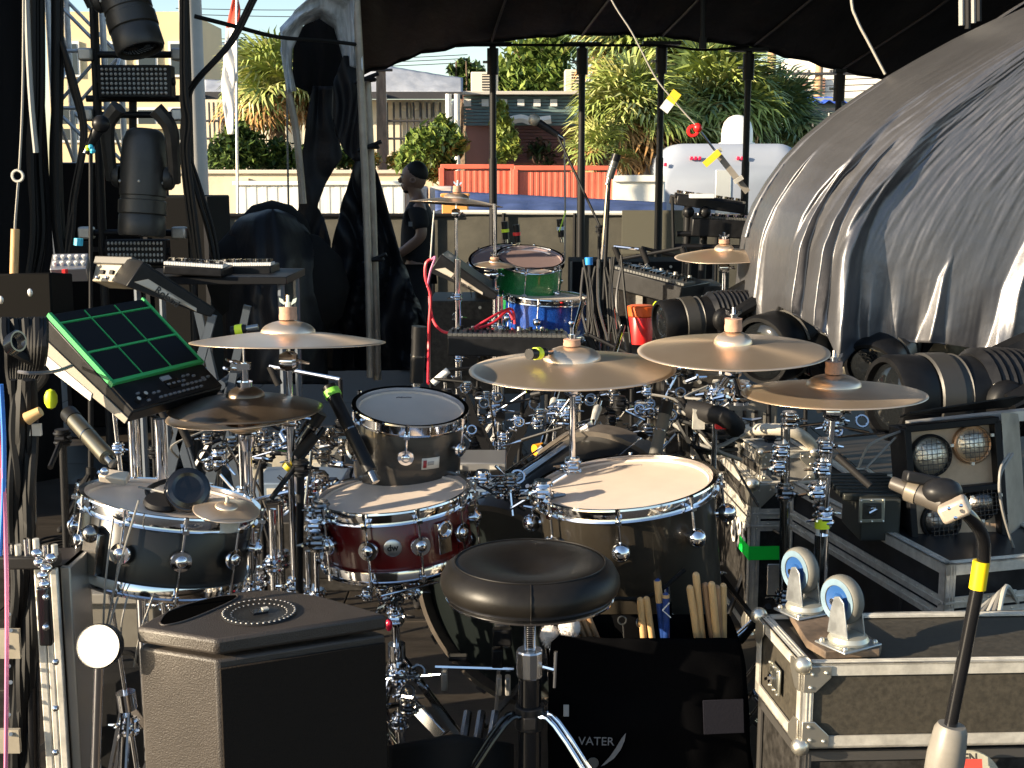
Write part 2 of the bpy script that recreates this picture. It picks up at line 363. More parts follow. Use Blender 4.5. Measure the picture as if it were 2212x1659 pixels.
    def mq(u, v):
        x = lerp(440, 1000, u); top = 172 - 34 * max(0, 1 - abs(u - .68) / .4) ** 1.3
        return D(x, lerp(top, 200, v), lerp(30.9, 29.8, v)) + V(0, 0, .012 * noise.noise(V(u * 25, v * 3, 0)))
    b = MB(); b.grid(mq, 90, 10); P(b, 'marquee_roof', gm, t, w=True, solid=.02)
    b = MB(); b.box((X(720, 29.8), 29.8, Z(206, 29.8)), (X(1000, y) - X(440, y), .05, .16)); P(b, 'valance', M('dark_fascia', (.03, .03, .035), .7), t, w=True)
    for px in (448, 700, 835, 972, 990):
        b = MB(); b.cyl((X(px, 29.7), 29.7, GZ), (X(px, 29.7), 29.7, Z(203, 29.7)), .07, n=10); P(b, 'post', whitep, t, w=True)
    y = 30.5
    t = T('grille_wall', 'sunlit white wall with arched metal grilles under the marquee', 'building', (X(720, y), y, GZ))
    b = MB(); b.box((X(700, y), y + .1, (Z(215, y) + GZ) / 2), (X(985, y) - X(430, y), .2, Z(215, y) - GZ)); P(b, 'wall', wm_, t, w=True)
    gr = M('dark_iron', (.05, .05, .055), .5)
    for (a, c) in ((842, 968), (446, 505)):
        n_ = 9 if a > 800 else 6
        for i in range(n_ + 1):
            px = lerp(a, c, i / n_); b = MB(); b.cyl((X(px, y - .2), y - .2, Z(335, y)), (X(px, y - .2), y - .2, Z(222, y)), .025, n=6); P(b, 'bar', gr, t, w=True)
        for py in (262, 300): b = MB(); b.cyl((X(a, y - .2), y - .22, Z(py, y)), (X(c, y - .2), y - .22, Z(py, y)), .03, n=6); P(b, 'bar', gr, t, w=True)
    for i in range(5):
        px = 860 + i * 22; b = MB(); b.box((X(px, y), y - .06, Z(240, y)), (.2, .1, .35)).sph((X(px, y), y - .06, Z(231, y)), .11); P(b, 'baluster', wm_, t, w=True)
    # elevated roof in the distance left
    y = 60.; t = T('raised_roof', 'distant grey raised roof beam behind the flag', 'roof', (X(500, y), y, GZ))
    b = MB(); b.box((X(500, y), y, Z(120, y)), (4.6, 4, .75)); P(b, 'roof_slab', M('blue_grey_roof', (.2, .27, .33), .7), t, w=True)
    b = MB(); [b.cyl((X(q, y), y, GZ), (X(q, y), y, Z(127, y)), .15, n=8) for q in (425, 560)]; P(b, 'column', M('blue_grey_roof', (.2, .27, .33), .7), t, w=True)
    # far right: pale house with blue tarpaulin roof and tall white building
    y = 40.; t = T('tarped_house', 'grey green house with a blue tarpaulin over its roof beside the palms', 'house', (X(1760, y), y, GZ))
    b = MB(); b.box((X(1790, y), y + 2, (Z(212, y) + GZ) / 2), (3.6, 4, Z(212, y) - GZ)); P(b, 'wall', M('grey_green_boards', (.28, .31, .26), .8, vary=(1, .1)), t, w=True)
    b = MB(); b.grid(lambda u, v: V(lerp(X(1682, y), X(1812, y), u), lerp(y - .4, y + 2, v), lerp(Z(221, y), Z(203, y), v) + .05 * sin(u * 30 + v * 5)), 40, 6); P(b, 'roof_sheet', M('blue_tarpaulin', (.04, .1, .5), .45, vary=(4, .3)), t, w=True, solid=.02)
    b = MB(); b.box((X(1750, y), y - .45, Z(238, y)), (2.4, .06, .08)); P(b, 'fascia', gr, t, w=True)
    for px in (1708, 1742, 1775):
        b = MB(); b.box((X(px, y), y - .03, Z(262, y)), (.35, .06, .5)); f_ = P(b, 'window', M('window_glass', (.03, .04, .05), .1), t, w=True)
        b = MB(); b.box((X(px, y), y - .07, Z(262, y)), (.03, .04, .5)); P(b, 'mullion', whitep, f_, w=True)
    y = 90.; t = T('pale_tower_block', 'bright white stepped building beyond the blue tarpaulin roof', 'building', (X(1790, y), y, GZ))
    ww = M('bright_white_render', (.85, .8, .72), .8, vary=(.3, .05))
    for (a, c, top) in ((1665, 1720, 165), (1700, 1850, 122), (1745, 1900, 100)):
        b = MB(); b.box((X((a + c) / 2, y), y + top * .02, (Z(top, y) + GZ) / 2), (X(c, y) - X(a, y), 4, Z(top, y) - GZ)); P(b, 'wall', ww, t, w=True)
    for px in (1716, 1752):
        b = MB(); b.box((X(px, y), y - .2, Z(186, y)), (X(1740, y) - X(1716, y), .1, 1.1)); f_ = P(b, 'shutter', M('salmon_shutter', (.5, .28, .2), .7), t, w=True)
        for k in range(5): b = MB(); b.box((X(px, y), y - .3, Z(174 + k * 6, y)), (X(1742, y) - X(1716, y), .1, .05)); P(b, 'slat', gr, f_, w=True)
    # poles and wires
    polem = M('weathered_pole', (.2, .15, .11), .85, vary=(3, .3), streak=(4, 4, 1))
    t = T('utility_pole', 'weathered wooden pole rising in front of the white grille wall', 'utility pole', (X(830, 27), 27, GZ)); b = MB(); b.cyl((0, 0, 0), (0, 0, Z(145, 27) - GZ), .13, .1, n=12); P(b, 'shaft', polem, t)
    b = MB(); b.cyl((-.2, -.1, Z(152, 27) - GZ), (.25, -.1, Z(152, 27) - GZ), .03, n=8); P(b, 'bracket', gr, t)
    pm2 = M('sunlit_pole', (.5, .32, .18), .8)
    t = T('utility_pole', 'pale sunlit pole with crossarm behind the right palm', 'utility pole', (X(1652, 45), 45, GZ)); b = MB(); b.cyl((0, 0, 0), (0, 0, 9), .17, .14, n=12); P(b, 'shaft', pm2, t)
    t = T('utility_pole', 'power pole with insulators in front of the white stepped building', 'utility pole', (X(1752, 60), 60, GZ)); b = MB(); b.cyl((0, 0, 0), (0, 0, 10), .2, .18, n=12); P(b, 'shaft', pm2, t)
    b = MB(); b.box((0, -.2, Z(160, 60) - GZ), (3.2, .12, .12)); P(b, 'crossarm', gr, t)
    for q in (-1.4, -1, -.5, .5, 1, 1.4): b = MB(); b.cyl((q, -.2, Z(160, 60) - GZ), (q, -.2, Z(152, 60) - GZ), .07, n=8); P(b, 'insulator', gr, t)
    for k, (y0, y1) in enumerate(((52, 40), (60, 48), (78, 70), (96, 88), (104, 96), (112, 105), (18, 8), (30, 26))):
        b = MB(); d = 48
        pts = [D(lerp(380, 1010, u), lerp(y0, y1, u) + 8 * sin(pi * u) + 30 * (1 if k < 6 else 0), d) for u in [i / 8 for i in range(9)]]
        b.tube(pts, .014, n=4, sub=2); P(b, 'power_line', gr, w=True, label=ORD[k] + ' drawn of the thin power lines across the left sky'.replace('drawn', 'one'), cat='power line', group='power lines across the sky')
    for k in range(4):
        b = MB(); pts = [D(lerp(1480, 1990, u), 150 + k * 13 + 10 * sin(pi * u), 58) for u in [i / 6 for i in range(7)]]
        b.tube(pts, .02, n=4, sub=2); P(b, 'power_line', gr, w=True, label=ORD[k] + ' power line from the top in front of the white stepped building', cat='power line', group='power lines by the white building')
background()

# ------------------------------------------------------------------ trailer
def trailer():
    y = 25.; s = y / F
    m = M('white_gelcoat', (.33, .36, .42), .22, vary=(.7, .04), coat=.3)
    p = D(1580, 370, y); t = T('camper_trailer', 'white rounded camper trailer with red marker lamps parked behind the stage', 'trailer', (p.x, y, GZ))
    top = D(0, 310, y).z - GZ; w2 = 1.42
    prof = []; r = .5
    for cx_, cz, a0 in ((-w2 + r, top - r, pi), (w2 - r, top - r, pi / 2)):
        for i in range(9): a = a0 - i * pi / 16; prof.append((cx_ + r * cos(a), cz + r * sin(a)))
    prof = [(-w2, .4)] + prof + [(w2, .4)]
    b = MB(); n = len(prof)
    rings = [(0.18, .93), (.05, .98), (0, 1.)] ; rings = [(0, .86), (.06, .94), (.2, 1.), (6.2, 1.)]
    for dy, k in rings:
        for x, z in prof: b.v.append(V(x * k, dy, .4 + (z - .4) * (k if z > .5 else 1)))
    for j in range(len(rings) - 1):
        for i in range(n - 1): b.f.append((j * n + i, j * n + i + 1, (j + 1) * n + i + 1, (j + 1) * n + i))
    b.f.append(tuple(range(n)))
    P(b, 'trailer_body', m, t, ang=60)
    ml = M('red_lamp_lens', (.75, .02, .08), .3)
    for dx in (-1.28, -.78, -.7, -.62, .12, .2, .28):
        b = MB(); b.box((dx, -.015, top - .28 if dx > -1 else top - .4), (.06, .04, .07)); P(b, 'marker_lamp', ml, t, bev=.01)
    b = MB(); b.box((-.15, -.01, top - 1.0), (.3, .02, 1.0)); P(b, 'end_strip', M('polished_strip', (.8, .8, .8), .15, .6), t, bev=.02)
    b = MB(); b.box((0, -.03, .5), (2.5, .1, .16)); P(b, 'bumper', chrome, t, bev=.02)
    for sx in (-1, 1):
        b = MB(); X = Tr(sx * 1.2, 2.6, .36) @ Ry(pi / 2); b.lathe([(.18, -.1), (.34, -.1), (.37, -.05), (.37, .05), (.34, .1), (.18, .1)], X, 20); wl = P(b, 'wheel', blackr, t)
        b = MB(); b.lathe([(0, .06), (.17, .06), (.18, .09)], X, 20); P(b, 'rim', alu, wl)
    px = D(1590, 305, y + 1); t2 = T('satellite_dome', 'white domed satellite cover on the camper trailer roof', 'dome', (px.x, y + .9, top + GZ - .02))
    b = MB(); k = .31; b.lathe([(k, 0), (k * 1.0, .22), (k * .97, .33), (k * .85, .45), (k * .6, .54), (k * .3, .585), (0, .6)], None, 32); P(b, 'dome', M('satin_white', (.85, .82, .76), .35), t2, ang=60)
    b = MB(); b.lathe([(k * 1.15, 0), (k * 1.15, .05), (k, .06)], None, 32); P(b, 'base_ring', whitep, t2)
trailer()

# ------------------------------------------------------------------ plants
palmm = [M('palm_green', (.27, .33, .08), .5, vary=(2, .4)), M('palm_olive', (.42, .42, .15), .55, vary=(2, .4)), M('palm_dead', (.42, .23, .08), .8, vary=(2, .3)), M('palm_dark', (.12, .18, .07), .5, vary=(2, .3))]
barkm = M('palm_bark', (.16, .11, .07), .9, vary=(8, .4), bump=(12, .8, .05))
def frond_mb(seed, n=26, L=.85):
    rnd = random.Random(seed); b = MB(); 
    b.tube([(0, 0, 0), (.35, 0, .06), (.7, 0, .0)], .012, n=4, sub=2)
    for i in range(n):
        a = lerp(-2.3, 2.3, i / (n - 1)) + rnd.uniform(-.05, .05); l = L * (.75 + .3 * cos(a * .6)) * rnd.uniform(.85, 1.1); d = V(cos(a), sin(a), 0); sd = V(-sin(a), cos(a), 0) * .034
        o = V(.7, 0, 0); dz = rnd.uniform(-.05, .12)
        p1 = o + d * l * .45 + V(0, 0, dz + .04); p2 = o + d * l * .8 + V(0, 0, dz - .03); p3 = o + d * l + V(0, 0, dz - .24 * rnd.uniform(.5, 1.3))
        b.add([o - sd * .4, o + sd * .4, p1 - sd, p1 + sd, p2 - sd * .7, p2 + sd * .7, p3], [(0, 1, 3, 2), (2, 3, 5, 4), (4, 5, 6)])
    return b
FR = {}
def frond(k, mi):
    if (k, mi) not in FR:
        me = bpy.data.meshes.new('frond'); b = frond_mb(k); me.from_pydata([tuple(v) for v in b.v], [], b.f); me.materials.append(palmm[mi]); FR[(k, mi)] = me
    return FR[(k, mi)]
def palm(px, py, d, r, nf, label, seed, skirt=.3, dark=0, lean=0):
    rnd = random.Random(seed); c = D(px, py, d); t = T('palm_tree', label, 'palm tree', (c.x + lean, d, GZ), group='palm trees behind the stage')
    h = c.z - GZ; b = MB()
    b.tube([(0, 0, 0), (-lean * .3, 0, h * .5), (-lean, 0, h)], lambda q: .17 - .03 * q, n=12, sub=6); P(b, 'trunk', barkm, t)
    for i in range(nf):
        az = rnd.uniform(0, 2 * pi); q = rnd.random(); el = lerp(1.35, -.75, q ** .9)
        mi = 2 if (el < -.35 and rnd.random() < skirt) else (3 if rnd.random() < dark else rnd.choice((0, 0, 1)))
        if el < -.5 and rnd.random() < skirt: mi = 2
        o = bpy.data.objects.new('frond', frond(rnd.randrange(3), mi)); COL.objects.link(o); o.parent = t
        s = r * rnd.uniform(.55, .75)
        o.matrix_local = Tr(-lean, 0, h + rnd.uniform(-.1, .15) * r) @ Rz(az) @ Ry(-el) @ Rx(rnd.uniform(-.6, .6)) @ Matrix.Scale(s, 4)
palm(598, 200, 26, 1.25, 85, 'golden lit fan palm at the left behind the torn black tarpaulin', 1, skirt=.7)
palm(1362, 262, 27, 1.4, 110, 'broad green fan palm between the second and third black posts', 2, skirt=.35)
palm(1395, 120, 31, 1.9, 100, 'tall fan palm whose crown reaches up under the canopy edge', 3, skirt=.6, dark=.5, lean=-.3)
palm(1545, 245, 29, 1.75, 120, 'green fan palm directly behind the white satellite dome', 4, skirt=.2, dark=.15)
palm(1670, 280, 31, 1.35, 80, 'darker fan palm between the satellite dome and the tarped house', 5, skirt=.1, dark=.6)
palm(1445, 310, 28, 1.35, 80, 'low brown skirted fan palm beside the white trailer', 6, skirt=.8)
palm(1300, 325, 26, .8, 50, 'small drooping fan palm against the brown boards', 7, skirt=.3)
def leafball(name, label, cat, blobs, mats, leaf, n, d, seed, trunk=None, group=None):
    rnd = random.Random(seed); c0 = blobs[0]; p0 = D(c0[0], c0[1], d); t = T(name, label, cat, (p0.x, d, GZ), group=group); s = d / F
    bs = [MB(), MB()]
    tot = sum(q[2] ** 2 for q in blobs)
    for (px, py, r) in blobs:
        c = D(px, py, d + rnd.uniform(-.5, .5)); rr = r * s
        for i in range(int(n * r * r / tot)):
            v = Vector((rnd.gauss(0, 1), rnd.gauss(0, 1), rnd.gauss(0, 1))).normalized() * rr * rnd.uniform(.35, 1.05)
            q = c + v + Vector((noise.noise(v * 3 / rr), 0, noise.noise(v * 2.5 / rr + V(9, 0, 0)))) * rr * .25
            a = Vector((rnd.gauss(0, 1), rnd.gauss(0, 1), rnd.gauss(0, 1))).normalized(); u = a.cross(V(.3, .2, 1)).normalized(); l = leaf * rnd.uniform(.6, 1.4)
            bs[rnd.random() < .45].add([q - a * l, q + u * l * .45, q + a * l, q - u * l * .45], [(0, 1, 2, 3)])
    P(bs[0], 'crown', mats[0], t, w=True, smooth=False); P(bs[1], 'crown', mats[1], t, w=True, smooth=False)
    if trunk:
        b = MB(); b.tube([(0, 0, 0), (.05, 0, (p0.z - GZ) * .6), (-.05, 0, p0.z - GZ)], lambda q: trunk * (1 - .5 * q), n=8); 
        for k in range(5):
            a = k * 1.3; b.tube([(0, 0, (p0.z - GZ) * .55), (cos(a) * .3, sin(a) * .3, (p0.z - GZ) * .8), (cos(a) * blobs[0][2] * s * .7, sin(a) * .6, (p0.z - GZ) * 1.05)], lambda q: trunk * .4 * (1 - .7 * q), n=6)
        P(b, 'trunk', barkm, t)
lf = [M('leaf_mid', (.1, .16, .03), .55, vary=(3, .3)), M('leaf_light', (.24, .31, .07), .5, vary=(3, .3)), M('leaf_dark', (.03, .06, .015), .55), M('leaf_yellow', (.28, .3, .06), .5)]
leafball('broadleaf_tree', 'large green broadleaf tree behind the teal building', 'tree', [(1150, 130, 62), (1190, 175, 50), (1105, 165, 42), (1200, 110, 45), (1130, 185, 45), (1075, 190, 30)], (lf[0], lf[1]), .16, 5200, 40, 11, trunk=.3)
leafball('broadleaf_tree', 'small grey green tree top beside the marquee end', 'tree', [(1000, 155, 25), (1025, 160, 24), (1005, 180, 25), (975, 150, 10)], (lf[2], lf[0]), .14, 1400, 44, 12, trunk=.2)
leafball('shrub', 'leafy green bush above the cream wall beside the man', 'bush', [(925, 320, 48), (960, 290, 35), (890, 345, 35), (945, 355, 40), (985, 310, 25), (952, 262, 12)], (lf[0], lf[1]), .085, 4200, 23, 13)
leafball('shrub', 'dark green bush growing over the left end of the cream wall', 'bush', [(500, 325, 45), (545, 330, 42), (600, 340, 40), (520, 290, 25), (655, 345, 35), (465, 345, 30), (700, 350, 30), (740, 345, 25)], (lf[2], lf[0]), .085, 5600, 25, 14)
leafball('vine', 'yellow green vine hanging down the teal and brown boards', 'vine', [(1080, 235, 18), (1085, 265, 22), (1095, 295, 26), (1088, 325, 24), (1105, 320, 22), (1075, 345, 15)], (lf[1], lf[3]), .1, 1700, 30.5, 15)
leafball('shrub', 'leafless brown bush in front of the brown boards', 'bush', [(1165, 325, 26), (1180, 335, 22)], (M('dry_twigs', (.09, .05, .035), .8), lf[2]), .09, 500, 31, 16)
leafball('shrub', 'sparse bush hanging between the far pole and the cream wall', 'bush', [(800, 345, 22), (855, 350, 20), (770, 350, 16)], (lf[0], M('leaf_gold', (.4, .28, .05), .6)), .08, 700, 25, 17)
# ================================================================== STAGE STRUCTURES
def interp(pts, t):
    for i in range(len(pts) - 1):
        a, b = pts[i], pts[i + 1]
        if t <= b[0] or i == len(pts) - 2:
            k = (t - a[0]) / max(1e-9, b[0] - a[0]); k = min(1, max(0, k)); return [lerp(p, q, k) for p, q in zip(a[1:], b[1:])]
CE = [(778, 160), (830, 141), (900, 116), (980, 98), (1062, 88), (1160, 76), (1258, 70), (1350, 72), (1427, 76), (1520, 84), (1620, 98), (1720, 122), (1812, 148), (1905, 166), (2050, 175), (2350, 190)]
def canopy():
    t = T('canopy', 'dark fabric stage canopy with curved rear edge overhead', 'canopy', (2, 8, 3))
    def fn(u, v):
        x = lerp(778, 2350, u); y = interp(CE, x)[0]; p = D(x, y, 12.1)
        q = V(lerp(-.62, 6.2, u), 4.8, 4.3)
        r = p.lerp(q, v); r.z += -.35 * sin(pi * v) * sin(pi * (u * 5 % 1)) * .25 - .12 * sin(pi * v)
        r.z += .05 * sin(u * 70 + v * 9) * v * (1 - v) * 3 + .035 * noise.noise(V(u * 40, v * 4, 0)); return r
    b = MB(); b.grid(fn, 150, 40); P(b, 'canopy_cloth', canopym, t, w=True, solid=.01)
    b = MB(); pts = [fn(i / 60, 0) + V(0, -.02, -.01) for i in range(61)]; b.tube(pts, .018, n=6, sub=1); P(b, 'hem', canopym, t, w=True)
    for k, u in enumerate((.18, .305, .415, .54, .66)):
        b = MB(); b.tube([fn(u, j / 12) + V(0, 0, -.02) for j in range(13)], .012, n=6, sub=1); P(b, 'rib', blackm, t, w=True)
    b = MB(); p = D(1518, 105, 10); q = D(1518, -110, 10); b.cyl(p, q, .02, n=8); b.cyl(p, p + V(0, 0, .08), .03, n=8); P(b, 'hanging_bar', blackm, t, w=True)
    for k, (x, yt) in enumerate(((1062, 92), (1258, 92), (1427, 90), (1618, 104), (1812, 150))):
        lab = ['black canopy post nearest the torn tarpaulin', 'black canopy post second from the torn tarpaulin', 'black canopy post in front of the palm grove middle', 'black canopy post beside the white satellite dome', 'short looking black canopy post beside the silver cover'][k]
        d = 11.8; top = D(x, yt, d); X0 = top.x + (0 if k % 2 else .01)
        t2 = T('canopy_post', lab, 'post', (X0, d, 0), group='black posts holding the canopy')
        b = MB(); b.cyl((0, 0, 0), (0, 0, top.z * .62), .036, n=14); P(b, 'pole', blackm, t2)
        b = MB(); b.cyl((0, 0, top.z * .6), (0, 0, top.z - .03), .03, n=14); P(b, 'upper_pole', blackm, t2)
        b = MB(); b.box((0, 0, top.z - .015), (.34 if k < 4 else .1, .12, .03)); P(b, 'head_plate', blackm, t2)
        b = MB(); b.cyl((0, 0, top.z - .28), (0, 0, top.z - .05), .052, n=12); P(b, 'collar', blackm, t2)
        b = MB(); b.box((0, 0, .01), (.4, .4, .02)); P(b, 'base_plate', blackm, t2)
        b = MB(); b.cyl((-.09, 0, top.z - .17), (.0, 0, top.z - .17), .012, n=8); P(b, 'bolt', alu, t2)
    b = MB(); b.tube([D(985, 100, 11.7), D(1062, 97, 11.7), D(1258, 98, 11.7), D(1427, 99, 11.7), D(1520, 108, 11.7), D(1618, 100, 11.7)], .012, n=5); P(b, 'bracing_cable', blackm, w=True, label='thin black bracing cable between the tops of the canopy posts', cat='cable')
canopy()
# unseen drapes added for shade at left, then the visible wing drape
def drape(name, label, p0, p1, z0, z1, fold, mat, amp=.05, n=80):
    p0, p1 = Vector(p0), Vector(p1); dr = (p1 - p0).normalized(); nr = V(-dr.y, dr.x, 0); L = (p1 - p0).length
    b = MB(); b.grid(lambda u, v: p0.lerp(p1, u) + nr * (amp * sin(u * L / fold * 2 * pi) * (1 - .5 * v) + .03 * noise.noise(V(u * L * 2, v * 3, 1))) + V(0, 0, lerp(z0, z1, v)), n, 8)
    return P(b, name, mat, w=True, label=label, cat='drape', solid=.006)
drape('shade_drape', 'unseen long black drape added to shade the rear stage', (-4.45, 6.6, 0), (-4.6, 9.4, 0), 0, 4.6, .35, drapem)  # out of view; added to shade the man and the rear stage
drape('left_drape', 'unseen black drape added to shade the lighting tower', (-3.95, 4.9, 0), (-4.1, 6.5, 0), 0, 4.2, .3, drapem, .04, 40)  # out of view; added to shade the lighting tower
drape('left_drape', 'black drape hanging behind the cable bundles at the left edge', (-3.6, 6.2, 0), (-2.28, 6.35, 0), 0, 3.2, .25, drapem, .04, 60)

# ------------------------------------------------------------------ torn tarpaulin and its posts
def sheet(name, rows, d, mat, par, amp=.06, fold=26, nu=16, lean=0, seed=0, sol=.008, bulge=0):
    y0, y1 = rows[0][0], rows[-1][0]; nv = max(8, int((y1 - y0) / 9))
    def fn(u, v):
        y = lerp(y0, y1, v); xl, xr = interp(rows, y); x = lerp(xl, xr, u)
        q = (x * .7 + 30 * noise.noise(V(x / 90, y / 160, seed)))
        dd = d + amp * sin(q / fold * 2 * pi) * (.6 + .4 * noise.noise(V(y / 120, seed, 2))) + lean * v - bulge * sin(pi * u) * sqrt(max(0, sin(pi * min(1, v * .5 + .08))))
        dd += amp * .6 * noise.noise(V(x / 40, y / 60, seed + 5))
        return D(x, y, dd)
    b = MB(); b.grid(fn, nu, nv); return P(b, name, mat, par, w=True, solid=sol, ang=70)
tarpmat = M('matt_black_tarpaulin', (.009, .01, .013), .5, bump=(7, .5, .02))
def torn_tarp():
    pipem = M('galvanised_pipe', (.3, .27, .23), .5, .5, vary=(6, .25))
    t = T('frame_post', 'pair of taped galvanised pipes standing in the torn black tarpaulin', 'post', D(800, 800, 7.0))
    b = MB(); b.tube([D(768, -30, 7), D(778, 150, 7), D(790, 420, 7), D(797, 640, 7), D(800, 815, 7)], .021, n=10); P(b, 'pipe', pipem, t, w=True)
    b = MB(); b.tube([D(792, 170, 7.1), D(803, 420, 7.1), D(812, 700, 7.1), D(815, 820, 7.1)], .024, n=10); P(b, 'pipe', pipem, t, w=True)
    for y in (172, 318, 560): b = MB(); p = D(lerp(775, 812, y / 800) + 8, y, 7.05); b.torus(p, .045, .012, None, 16, 6); b.cyl(p - V(.06, .03, .02), p + V(.07, -.03, .03), .012, n=6); P(b, 'lashing', blackm, t, w=True)
    t = T('torn_tarpaulin', 'torn black tarpaulin with an arched opening hanging from the pipe frame', 'tarpaulin', D(690, 800, 7.2))
    lit = M('skylit_translucent_sheet', (.5, .54, .58), .55, vary=(3, .45), streak=(4, 4, .6), bump=(8, .5, .02))  # pale blue-grey puts the sky light on the hood into its colour
    # pale hood: arch ring
    inner = [(640, 196), (631, 150), (632, 108), (655, 55), (690, 40), (722, 62), (742, 130), (748, 140)]
    outer = [(622, 200), (608, 110), (604, 60), (640, 22), (700, -30), (772, -30), (778, 60), (782, 152)]
    b = MB()
    def hood(u, v):
        k = u * 7; i = min(6, int(k)); f = k - i
        a = [lerp(inner[i][j], inner[i + 1][j], f) for j in (0, 1)]; c = [lerp(outer[i][j], outer[i + 1][j], f) for j in (0, 1)]
        return D(lerp(a[0], c[0], v), lerp(a[1], c[1], v), 7.25 - .25 * sin(v * pi / 2) + .04 * sin(v * 9 + u * 14))
    b.grid(hood, 56, 10); P(b, 'pale_hood', lit, t, w=True, solid=.006, ang=70)
    sheet('arch_cloth', [(38, 684, 698), (44, 668, 712), (60, 652, 722), (100, 634, 736), (140, 632, 744), (186, 634, 742), (192, 660, 738), (215, 672, 722)], 7.45, drapem, t, .02)
    sheet('torn_strip', [(186, 676, 740), (215, 670, 722), (265, 663, 724), (310, 657, 734), (340, 653, 739), (365, 650, 722), (400, 646, 702), (445, 648, 684), (470, 640, 700), (520, 622, 714), (620, 612, 716), (790, 600, 720)], 7.4, tarpmat, t, .03, 34)
    sheet('folded_flap', [(120, 742, 752), (150, 730, 778), (190, 718, 779), (250, 716, 781), (300, 730, 784), (330, 745, 786), (348, 765, 788)], 7.15, tarpmat, t, .03, 24, seed=3)
    sheet('hanging_cone', [(336, 771, 800), (380, 757, 818), (450, 736, 838), (560, 712, 868), (640, 702, 898), (700, 700, 922), (800, 696, 950)], 7.3, tarpmat, t, .08, 30, 22, seed=6)
    b = MB(); b.tube([D(622, 195, 7.2), D(636, 260, 7.2), D(645, 330, 7.2), D(655, 440, 7.2)], .02, n=8); P(b, 'arch_pipe', pipem, t, w=True)
    b = MB(); b.tube([D(620, 100, 7.3), D(621, 300, 7.3), D(624, 480, 7.3)], .006, n=5); P(b, 'guy_rope', M('grey_rope', (.2, .2, .18), .8), t, w=True)
    b = MB(); q = M('scuffed_light_edge', (.22, .25, .3), .5)
    t = T('covered_equipment', 'lumpy black tarpaulin thrown over equipment left of the torn sheet', 'tarpaulin', D(590, 800, 6.6))
    sheet('cover_sheet', [(452, 575, 600), (458, 545, 622), (472, 512, 645), (500, 495, 668), (560, 482, 692), (640, 478, 702), (760, 484, 706), (830, 480, 710)], 6.9, tarpmat, t, .05, 44, 26, seed=9, bulge=.5)
    b = MB()
    for (x, y, r) in ((590, 520, .22), (560, 600, .3), (630, 620, .32)): b.sph(D(x, y, 7.0), r, 12)
    P(b, 'padding', fabric, t, w=True)
torn_tarp()
